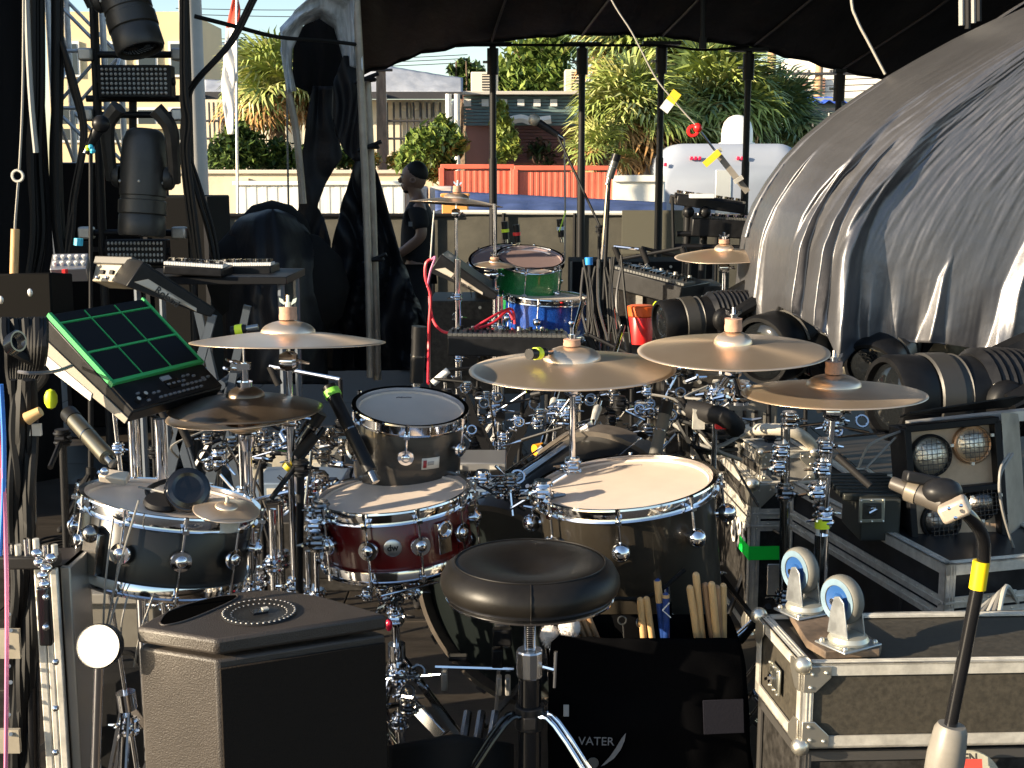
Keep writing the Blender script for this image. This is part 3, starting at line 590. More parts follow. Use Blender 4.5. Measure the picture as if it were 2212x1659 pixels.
# ------------------------------------------------------------------ beige column, cream building, flag
def left_back():
    m = M('beige_column_paint', (.42, .4, .36), .7, vary=(1.5, .12)); d = 13.5; p = D(429, 470, d)
    t = T('column', 'thick beige round column beside the lighting tower', 'column', (p.x, d, GZ)); b = MB(); b.cyl((0, 0, 0), (0, 0, 5.5), .115, n=24); P(b, 'shaft', m, t)
    b = MB(); b.cyl((0, 0, 0), (0, 0, .25), .17, n=24); P(b, 'base', m, t)
    d = 34.; cm = M('cream_building', (.7, .56, .33), .8, vary=(.6, .06)); x0, x1 = D(95, 0, d).x, D(402, 0, d).x
    t = T('cream_building', 'sunlit cream building with white framed windows behind the lighting tower', 'building', ((x0 + x1) / 2, d, GZ))
    b = MB(); b.box(((x0 + x1) / 2, d + 2, 2.2), (x1 - x0, 4, 6.8)); P(b, 'wall', cm, t, w=True)
    for px in (150, 250, 318, 388):
        for py in (128, 270):
            p = D(px, py, d - .03); b = MB(); b.box(p, (.55, .08, .9)); f = P(b, 'window_frame', whitep, t, w=True)
            b = MB(); b.box(p + V(0, -.03, 0), (.42, .06, .76)); P(b, 'pane', M('window_glass', (.03, .04, .05), .1), f, w=True)
    for z in (.9, 2.7): b = MB(); b.box(((x0 + x1) / 2, d - .06, z), (x1 - x0, .1, .12)); P(b, 'string_course', cm, t, w=True)
    d = 19.; p = D(500, 275, d); t = T('feather_flag', 'white feather flag with red top on a thin pole', 'flag', (p.x, d, GZ))
    rows = [(-15, 505, 512), (20, 497, 520), (60, 488, 517), (120, 484, 512), (180, 478, 508), (235, 482, 507), (290, 492, 505)]
    fw, fr = M('flag_white', (.75, .72, .68), .7), M('flag_red', (.6, .06, .03), .7)
    sheet('flag_top', rows[:3], d, fr, t, .03, 20, 5, sol=.004); sheet('flag_lower', rows[2:], d, fw, t, .03, 20, 5, sol=.004)
    b = MB(); b.tube([(0, 0, 0), D(511, 200, d) - V(p.x, d, GZ), D(512, -10, d) - V(p.x, d, GZ)], .02, n=6); P(b, 'flag_pole', alu_dull, t)
    # beams of the tower, box truss
    tm = M('truss_aluminium', (.5, .5, .5), .45, .5, vary=(8, .2))
    d = 9.6; c = D(196, 300, d); t = T('box_truss', 'grey aluminium box truss tower behind the hanging moving lights', 'truss', (c.x, d, 0)); hw = .19; ht = 3.6
    for i, (sx, sy) in enumerate(((-1, -1), (1, -1), (1, 1), (-1, 1))):
        b = MB(); b.cyl((sx * hw, sy * hw, 0), (sx * hw, sy * hw, ht), .024, n=10); P(b, 'chord', tm, t)
    n = 9
    for k in range(n):
        z0, z1 = ht * k / n, ht * (k + 1) / n
        for q in (((-hw, -hw), (hw, -hw)), ((-hw, hw), (hw, hw)), ((-hw, -hw), (-hw, hw)), ((hw, -hw), (hw, hw))):
            a, e = (q if k % 2 else q[::-1]); b = MB(); b.cyl((*a, z0), (*e, z1), .013, n=8); P(b, 'brace', tm, t)
        b = MB(); b.cyl((-hw, -hw, z0), (hw, -hw, z0), .014, n=8); P(b, 'rung', tm, t)
    b = MB(); b.box((0, 0, .015), (.45, .45, .03)); P(b, 'base_plate', tm, t)
    # black pipe goal frame that carries the lights
    d = 6.4; t = T('lighting_frame', 'black pipe frame carrying the moving lights and strobes', 'lighting frame', D(285, 800, d) * 1)
    for x in (187, 388): b = MB(); b.cyl(D(x, -380, d), (D(x, 0, d).x, d, 0), .021, n=10); P(b, 'upright', blackm, t, w=True)
    for y in (118, 213, 248, 503, 575): b = MB(); b.cyl(D(187, y, d), D(388, y, d), .017, n=10); P(b, 'crossbar', blackm, t, w=True)
    b = MB(); b.cyl(D(287, 213, d + .02), D(287, 290, d + .02), .02, n=8); P(b, 'drop_pipe', blackm, t, w=True)
    for x in (187, 388): b = MB(); b.box((D(x, 0, d).x, d, .012), (.3, .5, .024)); P(b, 'foot_plate', blackm, t, w=True)
    for (x, y) in ((187, 118), (187, 248), (388, 248), (388, 118), (187, 503), (388, 503)): b = MB(); b.box(D(x, y, d - .01), (.07, .07, .06)); P(b, 'clamp', alu_dull, t, w=True, bev=.01)
left_back()
# ------------------------------------------------------------------ moving head lights
glassm = M('lens_glass', (.008, .009, .01), .08)
def moving_head(label, X, s=1.0, yoke=True, fins=True, body=None, base=True, group='moving head lights'):
    "local: head axis +Z is the lens end, origin at the tilt pivot"
    hb = body or M('moving_head_plastic', (.007, .007, .0075), .45, bump=(90, .12, .001), vary=(12, .3))
    t = T('moving_head', label, 'stage light', X=X @ Matrix.Scale(s, 4), group=group)
    b = MB(); pr = [(0, -.27), (.07, -.268), (.1, -.25), (.118, -.2), (.128, -.1), (.13, .05), (.128, .1)]; b.lathe(pr, Matrix.Diagonal((1, .92, 1, 1)), 36); P(b, 'rear_shell', hb, t, ang=50)
    b = MB(); b.lathe([(.128, .1), (.122, .105), (.122, .125), (.132, .13), (.132, .2), (.125, .205)], None, 36); P(b, 'band', M('satin_grey_band', (.04, .037, .032), .45, .1), t)
    b = MB(); b.lathe([(.118, .2), (.128, .215), (.13, .31), (.122, .325), (.108, .325), (.108, .30)], None, 36); P(b, 'snout', hb, t)
    b = MB(); b.lathe([(.108, .3), (.1, .308), (.06, .32), (0, .325)], None, 32); P(b, 'lens', glassm, t)
    if fins:
        for k in range(9):
            b = MB(); b.torus((0, 0, -.2 + k * .027), .103 + .003 * min(k, 5), .026, None, 32, 5); P(b, 'cooling_fin', blackp, t)
    for a in (.4, 1.5, 2.6): b = MB(); b.sph((.131 * cos(a), .12 * sin(a), .03), .008, 8); P(b, 'screw', alu, t)
    if yoke:
        for sx in (-1, 1):
            b = MB(); b.lathe([(0, .168), (.05, .168), (.062, .155), (.065, .125)], Ry(sx * pi / 2), 24); P(b, 'pivot_cap', hb, t, ang=50)
            b = MB(); b.tube([(sx * .175, 0, .02), (sx * .178, .06, -.12), (sx * .17, .12, -.27), (sx * .1, .16, -.36)], lambda q: .034 + .012 * q, n=8); P(b, 'yoke_arm', hb, t)
    if base:
        b = MB(); b.box((0, .2, -.43), (.34, .26, .12)); P(b, 'base', hb, t, bev=.03)
        for sx in (-1, 1): b = MB(); b.tube([(sx * .19, .12, -.43), (sx * .23, .14, -.43), (sx * .23, .26, -.43), (sx * .19, .28, -.43)], .012, n=8); P(b, 'handle', hb, t)
    return t
def mh_at(label, tail, head, d0, d1, up=(0, -1, 0), length=.6, **kw):
    "tail and lens end as photo points with distances"
    a, c = D(*tail, d0), D(*head, d1); z = (c - a); s = z.length / length; z.normalize(); x = z.cross(V(*up)).normalized(); y = z.cross(x); o = a.lerp(c, .45)
    X = Matrix(((x.x, y.x, z.x, o.x), (x.y, y.y, z.y, o.y), (x.z, y.z, z.z, o.z), (0, 0, 0, 1))); return moving_head(label, X, s, **kw)
greyb = M('sunlit_grey_shell', (.035, .033, .03), .45, bump=(90, .12, .001), vary=(10, .25))
mh_at('moving head light hanging at the top of the left tower', (235, -120), (305, 112), 6.2, 6.1, up=(0, 1, 0), body=greyb, base=False, fins=False)
mh_at('moving head light pointing down between the two strobes', (313, 278), (306, 512), 6.2, 6.15, up=(0, 1, 0), body=greyb, base=False, fins=False)
mh_at('moving head light lying sideways beside the red tub', (1640, 672), (1422, 700), 5.0, 4.9, up=(0, 0, -1), base=True)
mh_at('moving head light half hidden behind the highest right cymbal', (1850, 690), (1640, 760), 5.0, 4.6, up=(0, 0, -1), base=True)
mh_at('moving head light tilted up at the foot of the silver cover', (1845, 660), (1745, 790), 4.9, 4.6, up=(0, -1, -.3))
mh_at('moving head light with black cooling fins under the silver cover', (1990, 665), (1880, 800), 4.7, 4.35, up=(.4, -1, -.2))
mh_at('largest moving head light lying sideways above the blinder lamps', (2280, 845), (1905, 860), 3.95, 3.8, up=(0, 0, -1), base=True)
def backmask(label, x0, x1, y, d):  # dark stacks added to mask the bright building behind the tower
    p, q = D(x0, y, d), D(x1, y, d); t = T('mask_stack', label, 'flight case', ((p.x + q.x) / 2, d, 0), group='added dark masks behind the lighting tower'); w_ = q.x - p.x
    b = MB(); b.box((0, .3, p.z / 2), (w_, .6, p.z)); P(b, 'body', fabric, t, bev=.01)
    for s_ in (-1, 1): b = MB(); b.box((s_ * (w_ / 2 - .012), -.004, p.z / 2), (.024, .012, p.z)); P(b, 'edge_rail', M('dark_edge', (.05, .05, .055), .5, .5), t)
    for k in (.35, .68): b = MB(); b.box((0, -.004, p.z * k), (w_, .01, .03)); P(b, 'seam_rail', M('dark_edge', (.05, .05, .055), .5, .5), t)
    for s_ in (-.25, .25): b = MB(); b.box((s_ * w_, -.01, p.z * .68), (.1, .015, .1)); P(b, 'latch', M('dark_edge', (.05, .05, .055), .5, .5), t, bev=.004)
backmask('wide dark mask stack added behind the lower half of the lighting tower', 118, 305, 352, 7.7)
backmask('lower dark mask stack added beside the beige column', 306, 447, 425, 7.5)
def strobe(label, x0, y0, x1, y1, d):
    p, q = D(x0, y1, d), D(x1, y0, d); w_, h_ = q.x - p.x, q.z - p.z; t = T('strobe_panel', label, 'strobe light', (p.x + w_ / 2, d, p.z), group='strobe panels on the tower')
    b = MB(); b.box((0, .04, h_ / 2), (w_, .09, h_)); P(b, 'housing', blackm, t, bev=.006)
    cell = M('strobe_reflector', (.55, .55, .53), .5, .2); nr = 6 if h_ > .12 else 4; nc = 15; f = None
    b0 = MB(); b0.sph((0, 0, 0), 1, 8, (w_ / nc * .33, .012, h_ / nr * .3))
    for i in range(nc):
        for j in range(nr):
            X = Tr(-w_ / 2 * .86 + w_ * .86 * i / (nc - 1), -.006, h_ * (.14 + .72 * j / (nr - 1)))
            if f is None: f = P(b0, 'cell', cell, t); f.matrix_local = X
            else: share(f, t, X)
    for sx in (-1, 1): b = MB(); b.cyl((sx * w_ * .53, .03, h_ / 2), (sx * w_ * .49, .03, h_ / 2), .02, n=10); P(b, 'side_knob', blackm, t)
strobe('upper strobe panel with six rows of reflector cells', 213, 140, 368, 211, 6.3)
strobe('lower strobe panel under the hanging moving light', 228, 518, 358, 570, 6.3)

# ------------------------------------------------------------------ cable bundles, straps at left
def cab(pts, r, mat, label=None, n=6, par=None, name='cable', sub=5, group=None, cat='cable'):
    b = MB(); b.tube(pts, r, n=n, sub=sub); return P(b, name, mat, par, w=True, label=label, cat=cat if par is None else None, group=group)
def bundle(name, label, pxs, d, r, k, mat, seed, par=None):
    rnd = random.Random(seed); P0 = D(*pxs[-1], d); t = T(name, label, 'cable bundle', P0)
    for i in range(k):
        ox, oy = rnd.uniform(-1, 1), rnd.uniform(-1, 1)
        pts = [D(x + ox * r * 8 + rnd.uniform(-3, 3), y, d + oy * .04) for x, y in pxs]; cab(pts, r * .001 * rnd.uniform(7, 12), mat, par=t)
    return t
bundle('cable_bundle', 'thick black cable bundle hanging against the dark wing drape', [(78, -400), (82, 150), (76, 330), (84, 500), (70, 600)], 6.0, 1.4, 9, cablem, 1)
bundle('cable_bundle', 'black cable bundle hanging left of the box truss', [(118, -400), (120, 150), (116, 330), (122, 480), (135, 590)], 6.05, 1.5, 9, cablem, 2)
bundle('cable_bundle', 'black cable bundle running down beside the beige column', [(398, -400), (396, 150), (402, 260), (400, 330), (415, 470), (430, 580)], 6.0, 1.1, 6, cablem, 3)
bundle('cable_bundle', 'slanting cable bundle crossing the flag into the tower', [(700, -300), (556, -20), (500, 90), (425, 175), (405, 215), (400, 300), (428, 410), (455, 500), (470, 580)], 6.1, .8, 6, cablem, 4)
bundle('cable_bundle', 'loose cables falling from the tower to the keyboard table', [(130, 90), (155, 180), (178, 290), (160, 420), (150, 500), (140, 570)], 6.0, .9, 5, cablem, 5)
cab([D(420, 35, 6.2), D(500, 55, 6.3), D(600, 80, 6.6), D(700, 88, 6.9), D(778, 97, 7)], .011, cablem, 'black cable stretched from the column to the pipe frame')
t = T('guy_rope', 'pale rope with a shackle hanging in front of the wing drape', 'rope', D(52, 590, 5.2)); rope = M('pale_rope', (.32, .3, .26), .8)
cab([D(52, -420, 5.2), D(50, 150, 5.2), D(42, 365, 5.2)], .005, rope, par=t, name='rope'); cab([D(40, 390, 5.2), D(33, 480, 5.2), D(33, 500, 5.2)], .005, rope, par=t, name='rope')
b = MB(); b.torus((0, 0, 0), .022, .006, basis(D(38, 380, 5.2), (1, 0, 0), (0, -1, 0)), 16, 6); P(b, 'shackle', alu, t, w=True)
t = T('wooden_pole', 'sunlit bare wooden pole standing by the left edge', 'pole', D(28, 640, 5.2)); b = MB(); b.cyl(D(28, 660, 5.2), D(33, 495, 5.2), .017, n=10); P(b, 'shaft', wood, t, w=True)
sheetw = M('pale_webbing', (.3, .3, .28), .7)
cab([D(48, -420, 5.5), D(62, 120, 5.5), (D(78, 330, 5.5))], .012, sheetw, 'pale webbing strap hanging beside the cable bundles', cat='strap')
# ropes over the canopy
t = T('ratchet_strap', 'cord with red hook and grey ratchet strap running down to the silver cover', 'strap', D(1615, 415, 6))
cab([D(1200, -250, 6), D(1313, -15, 6), D(1365, 70, 6), D(1412, 160, 6), D(1445, 205, 6), D(1507, 275, 6)], .004, M('pale_rope', (.32, .3, .26), .8), par=t, name='cord')
b = MB(); X = basis(D(1449, 218, 6), D(1462, 200, 6) - D(1435, 236, 6), (0, -1, 0)); b.box((-.03, 0, 0), (.05, .045, .006), X); P(b, 'tag', whitep, t, w=True); b = MB(); b.box((.022, 0, 0), (.055, .045, .007), X); P(b, 'tag', M('yellow_tag', (.75, .55, .03), .5), t, w=True)
b = MB(); b.sph(D(1507, 276, 6), .022, 10); b.torus((0, 0, 0), .022, .008, basis(D(1497, 283, 6), (1, 0, 0), (0, -1, 0)), 14, 6); P(b, 'hook', red, t, w=True)
b = MB(); b.cyl(D(1514, 285, 6), D(1548, 330, 6), .006, n=6); P(b, 'hook_rod', darkchrome, t, w=True)
b = MB(); b.strut(D(1548, 330, 6), D(1615, 415, 6), .028, .006, (0, -1, 0)); P(b, 'webbing', M('grey_webbing', (.22, .2, .17), .7), t, w=True)
b = MB(); b.box((0, 0, 0), (.09, .03, .008), basis(D(1538, 342, 5.97), D(1552, 328, 6) - D(1525, 352, 6), (0, -1, 0))); P(b, 'yellow_tail', M('yellow_tag', (.75, .55, .03), .5), t, w=True)
for q in ((1550, 328), (1595, 388)): b = MB(); b.box((0, 0, 0), (.045, .02, .012), basis(D(*q, 5.98), (.8, 0, .5), (0, -1, 0))); P(b, 'buckle', alu, t, w=True)
cab([D(1830, -250, 5.4), D(1838, -15, 5.4), D(1850, 40, 5.4), D(1878, 95, 5.4), D(1912, 160, 5.4)], .006, rope, 'pale rope running from the canopy down to the silver cover', cat='rope')

# ------------------------------------------------------------------ silver cover
def silver():
    m = M('silver_tarpaulin', (.15, .15, .16), .42, .72, bump=(16, .3, .01), vary=(1.2, .15))
    n = m.node_tree.nodes; L = m.node_tree.links; b_ = n['Principled BSDF']
    t = T('silver_cover', 'large creased silver tarpaulin draped over equipment at the right', 'tarpaulin', D(2000, 760, 4.9))
    O = [(2330, -60), (2212, 12), (2130, 50), (2060, 84), (1990, 122), (1915, 165), (1850, 208), (1790, 250), (1735, 295), (1690, 342), (1655, 390), (1625, 440), (1606, 490), (1594, 540), (1587, 590), (1590, 640), (1603, 662)]
    lens = [0]
    for a, c in zip(O, O[1:]): lens.append(lens[-1] + math.hypot(c[0] - a[0], c[1] - a[1]))
    def outl(t_):
        s = t_ * lens[-1]
        for i in range(len(O) - 1):
            if s <= lens[i + 1] or i == len(O) - 2: k = (s - lens[i]) / (lens[i + 1] - lens[i]); return lerp(O[i][0], O[i + 1][0], k), lerp(O[i][1], O[i + 1][1], k)
    # inner spine: right side, then down to the bottom hem
    I = [(2560, 60), (2560, 300), (2520, 520), (2460, 820)]
    def inn(t_):
        k = t_ * 3; i = min(2, int(k)); f = k - i; return lerp(I[i][0], I[i + 1][0], f), lerp(I[i][1], I[i + 1][1], f)
    hem = [(0, 660), (.04, 668), (.1, 716), (.14, 662), (.2, 690), (.27, 728), (.3, 792), (.34, 752), (.45, 738), (.55, 742), (.68, 760), (1, 800)]
    def sgn_ridge(x): x = x % 1.; return (x / .7 if x < .7 else (1 - x) / .3)       # sharp fold
    def fn(u, v):
        # v: 0 top .. 1 hem ; u: 0 silhouette .. 1 off frame
        ox, oy = outl(v); ix, iy = inn(v); q = u ** 1.15; x = lerp(ox, ix, q); y = lerp(oy, iy, q)
        if v > .86:
            hy = interp([(a, c) for a, c in hem], min(1, max(0, u)))[0]; y = lerp(y, hy, ((v - .86) / .14) ** 1.0)
        prof = sqrt(max(0, 1 - max(0, 1 - u * 3.0) ** 2))
        d = 5.6 - 1.1 * prof - .15 * min(1, u * 1.6)
        low = min(1, max(0, (v - .2) / .35)); uw = u + .05 * noise.noise(V(v * 2.6, 3, 4)) * low + .02 * noise.noise(V(v * 7, u * 3, 9))
        for (c0, c1, A, vs) in ((.0, .09, .035, .55), (.09, .2, .06, .5), (.2, .34, .07, .6)):
            if c0 < uw <= c1:
                low = min(1, max(0, (v - vs + .25) / .4)) ** 1.5; k2 = (uw - c0) / (c1 - c0); f_ = (k2 / .7) ** 1.7 if k2 < .7 else 1 - (lambda q: q * q * (3 - 2 * q))((k2 - .7) / .3); d -= A * low * f_
        d += .05 * noise.noise(V(u * 2.2, v * 1.6, 2)) + .012 * noise.noise(V(u * 7, v * 3, 8))
        if v > .86: d += .05 * min(1, (v - .86) / .07) * (abs(((u * 11 + .3 + .3 * sin(u * 17)) % 1) - .5) - .25)
        for (uc, va, wm2, A2) in ((.085, .6, .03, .08), (.2, .62, .03, .09), (.26, .55, .035, .10), (.33, .64, .045, .09), (.55, .8, .03, .04), (.73, .5, .05, .07)):
            if v > va: q = (v - va) / (.95 - va); d -= A2 * min(1, q) * max(0, 1 - abs(u - uc + .02 * q) / (wm2 * max(.05, q)))
        st = max(0, 1 - abs(v - .45) / .4) * max(.25, 1 - u)
        d += (.007 * noise.noise(V(u * 70 + v * 8, v * 6, 1)) + .005 * noise.noise(V(u * 150 + v * 10, v * 14, 5))) * (.15 + st) * (1 if u > .01 else 0)
        return D(x, y, d)
    b = MB(); b.grid(fn, 330, 170); P(b, 'cover_sheet', m, t, w=True, ang=180, solid=.004)
    # hidden far side so that the cover is a closed dome
    b = MB(); b.grid(lambda u, v: fn(u * .98, v * .86) + V(0, (1.9 - (u) * 1.2) * sin(pi * min(1, u * 1.1) * .5) + u * .8, 0) if u > 0 else fn(0, v * .86), 30, 30); P(b, 'rear_sheet', m, t, w=True, ang=180)
    # dull under layer showing below the hem
    m2 = M('dull_silver_lining', (.27, .25, .2), .5, .5, bump=(6, .5, .03), vary=(3, .25))
    rows = [(640, 1602, 1790), (690, 1620, 1850), (730, 1640, 2330), (800, 1700, 2330), (860, 1900, 2330)]
    b = MB(); b.grid(lambda u, v: D(lerp(*interp([(a, c, e) for a, c, e in rows], lerp(640, 850, v)), u) , lerp(640, 850, v), 5.15 - .5 * u + .08 * (abs((u * 7 + v * .8) % 1 - .5)) + .05 * noise.noise(V(u * 8, v * 5, 3))), 90, 24); P(b, 'under_layer', m2, t, w=True, ang=60, solid=.004)
    b = MB(); b.sph(D(1875, 306, 4.55), .011, 8); P(b, 'eyelet', M('cyan_eyelet', (.3, .8, .8), .2), t, w=True)
silver()
for (x, y0, y1, mt) in ((2075, -260, 55, sheetw), (2088, -260, 62, blackm), (2100, -260, 50, sheetw), (2112, -260, 46, blackm)):
    cab([D(x, y0, 5.6), D(x + 2, y1, 5.6)], .012, mt, {2075: 'pale leftmost', 2088: 'black inner left', 2100: 'pale inner right', 2112: 'black rightmost'}[x] + ' webbing strap hanging above the silver cover', group='straps above the silver cover', cat='strap', sub=1)
# ================================================================== DRUMS
def place(px, py, d, pitch=0, roll=0, yaw=0): return Matrix.Translation(D(px, py, d)) @ Rz(R_(yaw)) @ Ry(R_(roll)) @ Rx(R_(pitch))
badgem = M('badge_silver', (.6, .6, .6), .3, .9)
lacq = M('red_lacquer', (.085, .003, .003), .25, coat=.35, vary=(3, .3))
ebony = M('charcoal_satin_shell', (.03, .026, .022), .33, coat=.4, vary=(5, .4), streak=(1, 1, 6))
greysh = M('dark_brown_satin_shell', (.021, .0175, .013), .36, coat=.3, vary=(2.5, .4), bump=(60, .06, .001))
greensh = M('green_sparkle_shell', (.015, .2, .05), .28, coat=.8, vary=(300, .5), bump=(400, .1, .0005))
bluesh = M('blue_sparkle_shell', (.006, .05, .27), .28, coat=.8, vary=(260, .6))
clearhead = M('smoky_clear_head', (.28, .2, .19), .16, coat=.6)
def drum(name, label, X, r, dep, shell, nl=8, head=headm, a0=.2, lug='disc', group=None, bottom=True, lugz=.5, both=True, lugr=.024, badge=None, hoopm=None, cat='drum'):
    "X: matrix of the middle of the top head; local z up, body below"
    t = T(name, label, cat, X=X @ Tr(0, 0, -dep), group=group); hm = hoopm or chrome
    b = MB(); b.lathe([(r * .96, .01), (r, .005), (r, dep - .008), (r * .97, dep - .001)], None, 56); P(b, 'shell', shell, t)
    b = MB(); b.lathe([(r * 1.005, dep - .012), (r * 1.0, dep + .003), (r * .955, dep + .006), (r * .94, dep + .001), (r * .5, dep), (0, dep)], None, 56); P(b, 'drum_head', head, t, ang=25)
    def hoop(z, s):
        b = MB(); b.lathe([(r * 1.045 + .004, z - s * .016), (r * 1.02, z - s * .016), (r * 1.012 + .003, z - s * .013), (r * 1.012 + .003, z + s * .008), (r * 1.012 + .011, z + s * .011), (r * 1.012 + .010, z + s * .015), (r * 1.005, z + s * .014), (r * 1.0, z - s * .012), (r * 1.045 + .004, z - s * .016)], None, 72); return P(b, 'hoop', hm, t, ang=30)
    hoop(dep, 1)
    if bottom: hoop(0, -1); b = MB(); b.lathe([(r * .98, .0), (0, .001)], None, 40); P(b, 'bottom_head', clearhead, t)
    L0 = None
    lz = dep * lugz
    for i in range(nl):
        a = a0 + 2 * pi * i / nl; Xl = Rz(a) @ Tr(r, 0, lz) @ Ry(pi / 2)
        if L0 is None:
            b = MB()
            if lug == 'disc': b.lathe([(.009, 0), (.009, .014), (lugr, .014), (lugr, .018), (lugr * .93, .021), (lugr * .55, .0215), (lugr * .5, .026), (lugr * .35, .029), (0, .03)], None, 22)
            elif lug == 'ball': b.lathe([(.01, 0), (.01, .012)], None, 16).sph((0, 0, .026), lugr, 18)
            else: b.box((0, 0, .01), (dep * .8, .014, .02))
            L0 = P(b, 'lug', hm, t, bev=.002 if lug == 'bar' else 0); L0.matrix_local = Xl
            b = MB()
            if both: b.cyl((r + .019, 0, -.004), (r + .019, 0, dep + .006), .0028, n=8)
            else: b.cyl((r + .02, 0, lz), (r + .019, 0, dep + .006), .0032, n=8)
            b.cyl((r + .019, 0, dep + .004), (r + .019, 0, dep + .018), .0055, n=8).box((r + .017, 0, dep - .012), (.02, .014, .008))
            if both: b.cyl((r + .019, 0, -.014), (r + .019, 0, .0), .0055, n=8)
            Rd = P(b, 'tension_rod', hm, t); Rd.matrix_local = Rz(a)
        else: share(L0, t, Xl); share(Rd, t, Rz(a))
    if badge:
        X2 = Rz(badge[1]) @ Tr(r + .001, 0, dep * badge[2]) @ Ry(pi / 2) @ Rz(pi / 2)
        b = MB(); b.lathe([(0, .0025), (.018, .0025), (.0205, .001), (.021, -.002)], None, 28); g = P(b, 'badge', badgem, t); g.matrix_local = X2; WM[g.name] = wm(t) @ X2
        if badge[0]: text(badge[0], .021, Tr(0, .0005, .003), g, M('badge_ink', (.02, .02, .02), .5), bold=.0006)
    return t
FRONT = -pi / 2
sn = drum('snare_drum', 'dark red lacquered snare drum with silver badge in the middle of the kit', place(850, 1072, 3.0, 2.0, -4.4), .178, .142, lacq, 10, a0=FRONT - .25, badge=('dw', FRONT + .04, .5))
b = MB(); b.box((.182, 0, .075), (.02, .036, .075)).torus((0, 0, 0), .017, .005, Tr(.195, 0, .095) @ Ry(pi / 2)); o = P(b, 'throw_off', chrome, sn, bev=.003); o.matrix_local = Rz(FRONT + .72)
s2 = drum('snare_drum', 'black side snare drum with chrome discs at the left carrying headphones', place(368, 1088, 2.72, -4, 9), .182, .150, M('black_steel_shell', (.016, .015, .014), .28, .3, vary=(2, .3)), 10, a0=FRONT - .22, lugr=.023)
b = MB(); b.box((.186, 0, .06), (.03, .05, .09)); b.sph((.2, 0, .1), .02, 12); o = P(b, 'throw_off', darkchrome, s2, bev=.004); o.matrix_local = Rz(FRONT - .62)
t10 = drum('rack_tom', 'small black tom with white head and label sticker above the snare', place(886, 887, 3.2, 9.5, 4.5), .137, .2, ebony, 6, a0=FRONT + .04, lugz=.67, both=False, lugr=.021)
b = MB(); 
def curved_plate(r, a0, a1, z0, z1, off=.0015, n=10):
    b = MB(); b.grid(lambda u, v: V((r + off) * cos(lerp(a0, a1, u)), (r + off) * sin(lerp(a0, a1, u)), lerp(z0, z1, v)), n, 2); return b
st = P(curved_plate(.137, FRONT + .33, FRONT + .68, .095, .125), 'sticker', M('white_sticker', (.62, .6, .56), .5), t10, solid=.0006)
P(curved_plate(.137, FRONT + .355, FRONT + .42, .1, .12, .003), 'sticker_mark', M('sticker_red', (.25, .02, .03), .5), st, solid=.0004)
P(curved_plate(.137, FRONT + .44, FRONT + .56, .106, .116, .003), 'sticker_mark', M('sticker_grey', (.3, .3, .3), .5), st, solid=.0004)
b = MB(); b.torus((0, 0, .01), .026, .009, None, 20, 8).cyl((0, 0, -.012), (0, 0, .02), .014, n=12).box((0, .0, .004), (.02, .075, .012)); o = P(b, 'mount_bracket', darkchrome, t10); o.matrix_local = Rz(FRONT - .95) @ Tr(.15, 0, .125) @ Ry(pi / 2)
ft = drum('floor_tom', 'large dark floor tom with cream head right of the snare', place(1350, 1050, 2.97, 3.0, -6.2), .209, .39, greysh, 8, a0=FRONT - .16, lugz=.795, both=False, lug='ball', lugr=.0225)
for i, a in enumerate((FRONT + .25, FRONT + 2.3, FRONT - 1.8)):
    b = MB(); b.tube([(.235, 0, .22), (.235, 0, -.2), (.245, 0, -.24)], .007, n=8); o = P(b, 'leg', chrome, ft); o.matrix_local = Rz(a)
    b = MB(); b.lathe([(0, .02), (.022, .02), (.026, .012), (.026, 0)], Ry(pi / 2) @ Tr(-.12, 0, .209), 20); b.cyl((.22, -.03, .12), (.22, .03, .12), .009, n=8); o = P(b, 'leg_bracket', alu if i == 0 else chrome, ft); o.matrix_local = Rz(a)
def script_mark(par, r, z, a):
    b = MB(); pts = [(r * cos(a + k * .05) + .004 * sin(k * 2.3), r * sin(a + k * .05) + .006 * sin(k * 3.1), z) for k in range(10)]; b.tube(pts, .0016, n=4, sub=5)
    P(b, 'printed_signature', M('grey_ink', (.2, .18, .18), .6), par)
script_mark(t10, .095, .2015, pi / 2 + .05); script_mark(ft, .165, .3915, pi / 2 - .35); script_mark(sn, .14, .1435, pi / 2 - .1)
# kick drum
kx = (V(.30, 3.75, .505) - V(.0, 3.3, .40)).normalized()
kX = basis(V(.30, 3.75, .505), kx.cross(V(0, 0, 1)), kx)
kt = T('bass_drum', 'black bass drum with grey brown hoops behind the floor tom', 'drum', X=kX)
kd = (V(.30, 3.75, .505) - V(.0, 3.3, .40)).length; kr = .285
b = MB(); b.lathe([(kr, -.015), (kr, -kd + .015)], None, 64); P(b, 'shell', M('black_satin_shell', (.018, .017, .016), .35, coat=.3), kt)
hoopb = M('grey_brown_hoop', (.075, .062, .05), .5, vary=(20, .2))
for z, s in ((0, 1), (-kd, -1)):
    b = MB(); b.lathe([(kr * 1.0, z - .03), (kr * 1.055, z - .03), (kr * 1.055, z + .03), (kr * 1.0, z + .03), (kr * 1.0, z - .03)], None, 72); P(b, 'hoop', hoopb, kt)
    b = MB(); b.lathe([(kr * .99, z), (kr * .5, z + .002 * s), (0, z + .002 * s)], None, 56); P(b, 'drum_head', M('black_film_head', (.008, .011, .011), .3), kt)
l0 = None
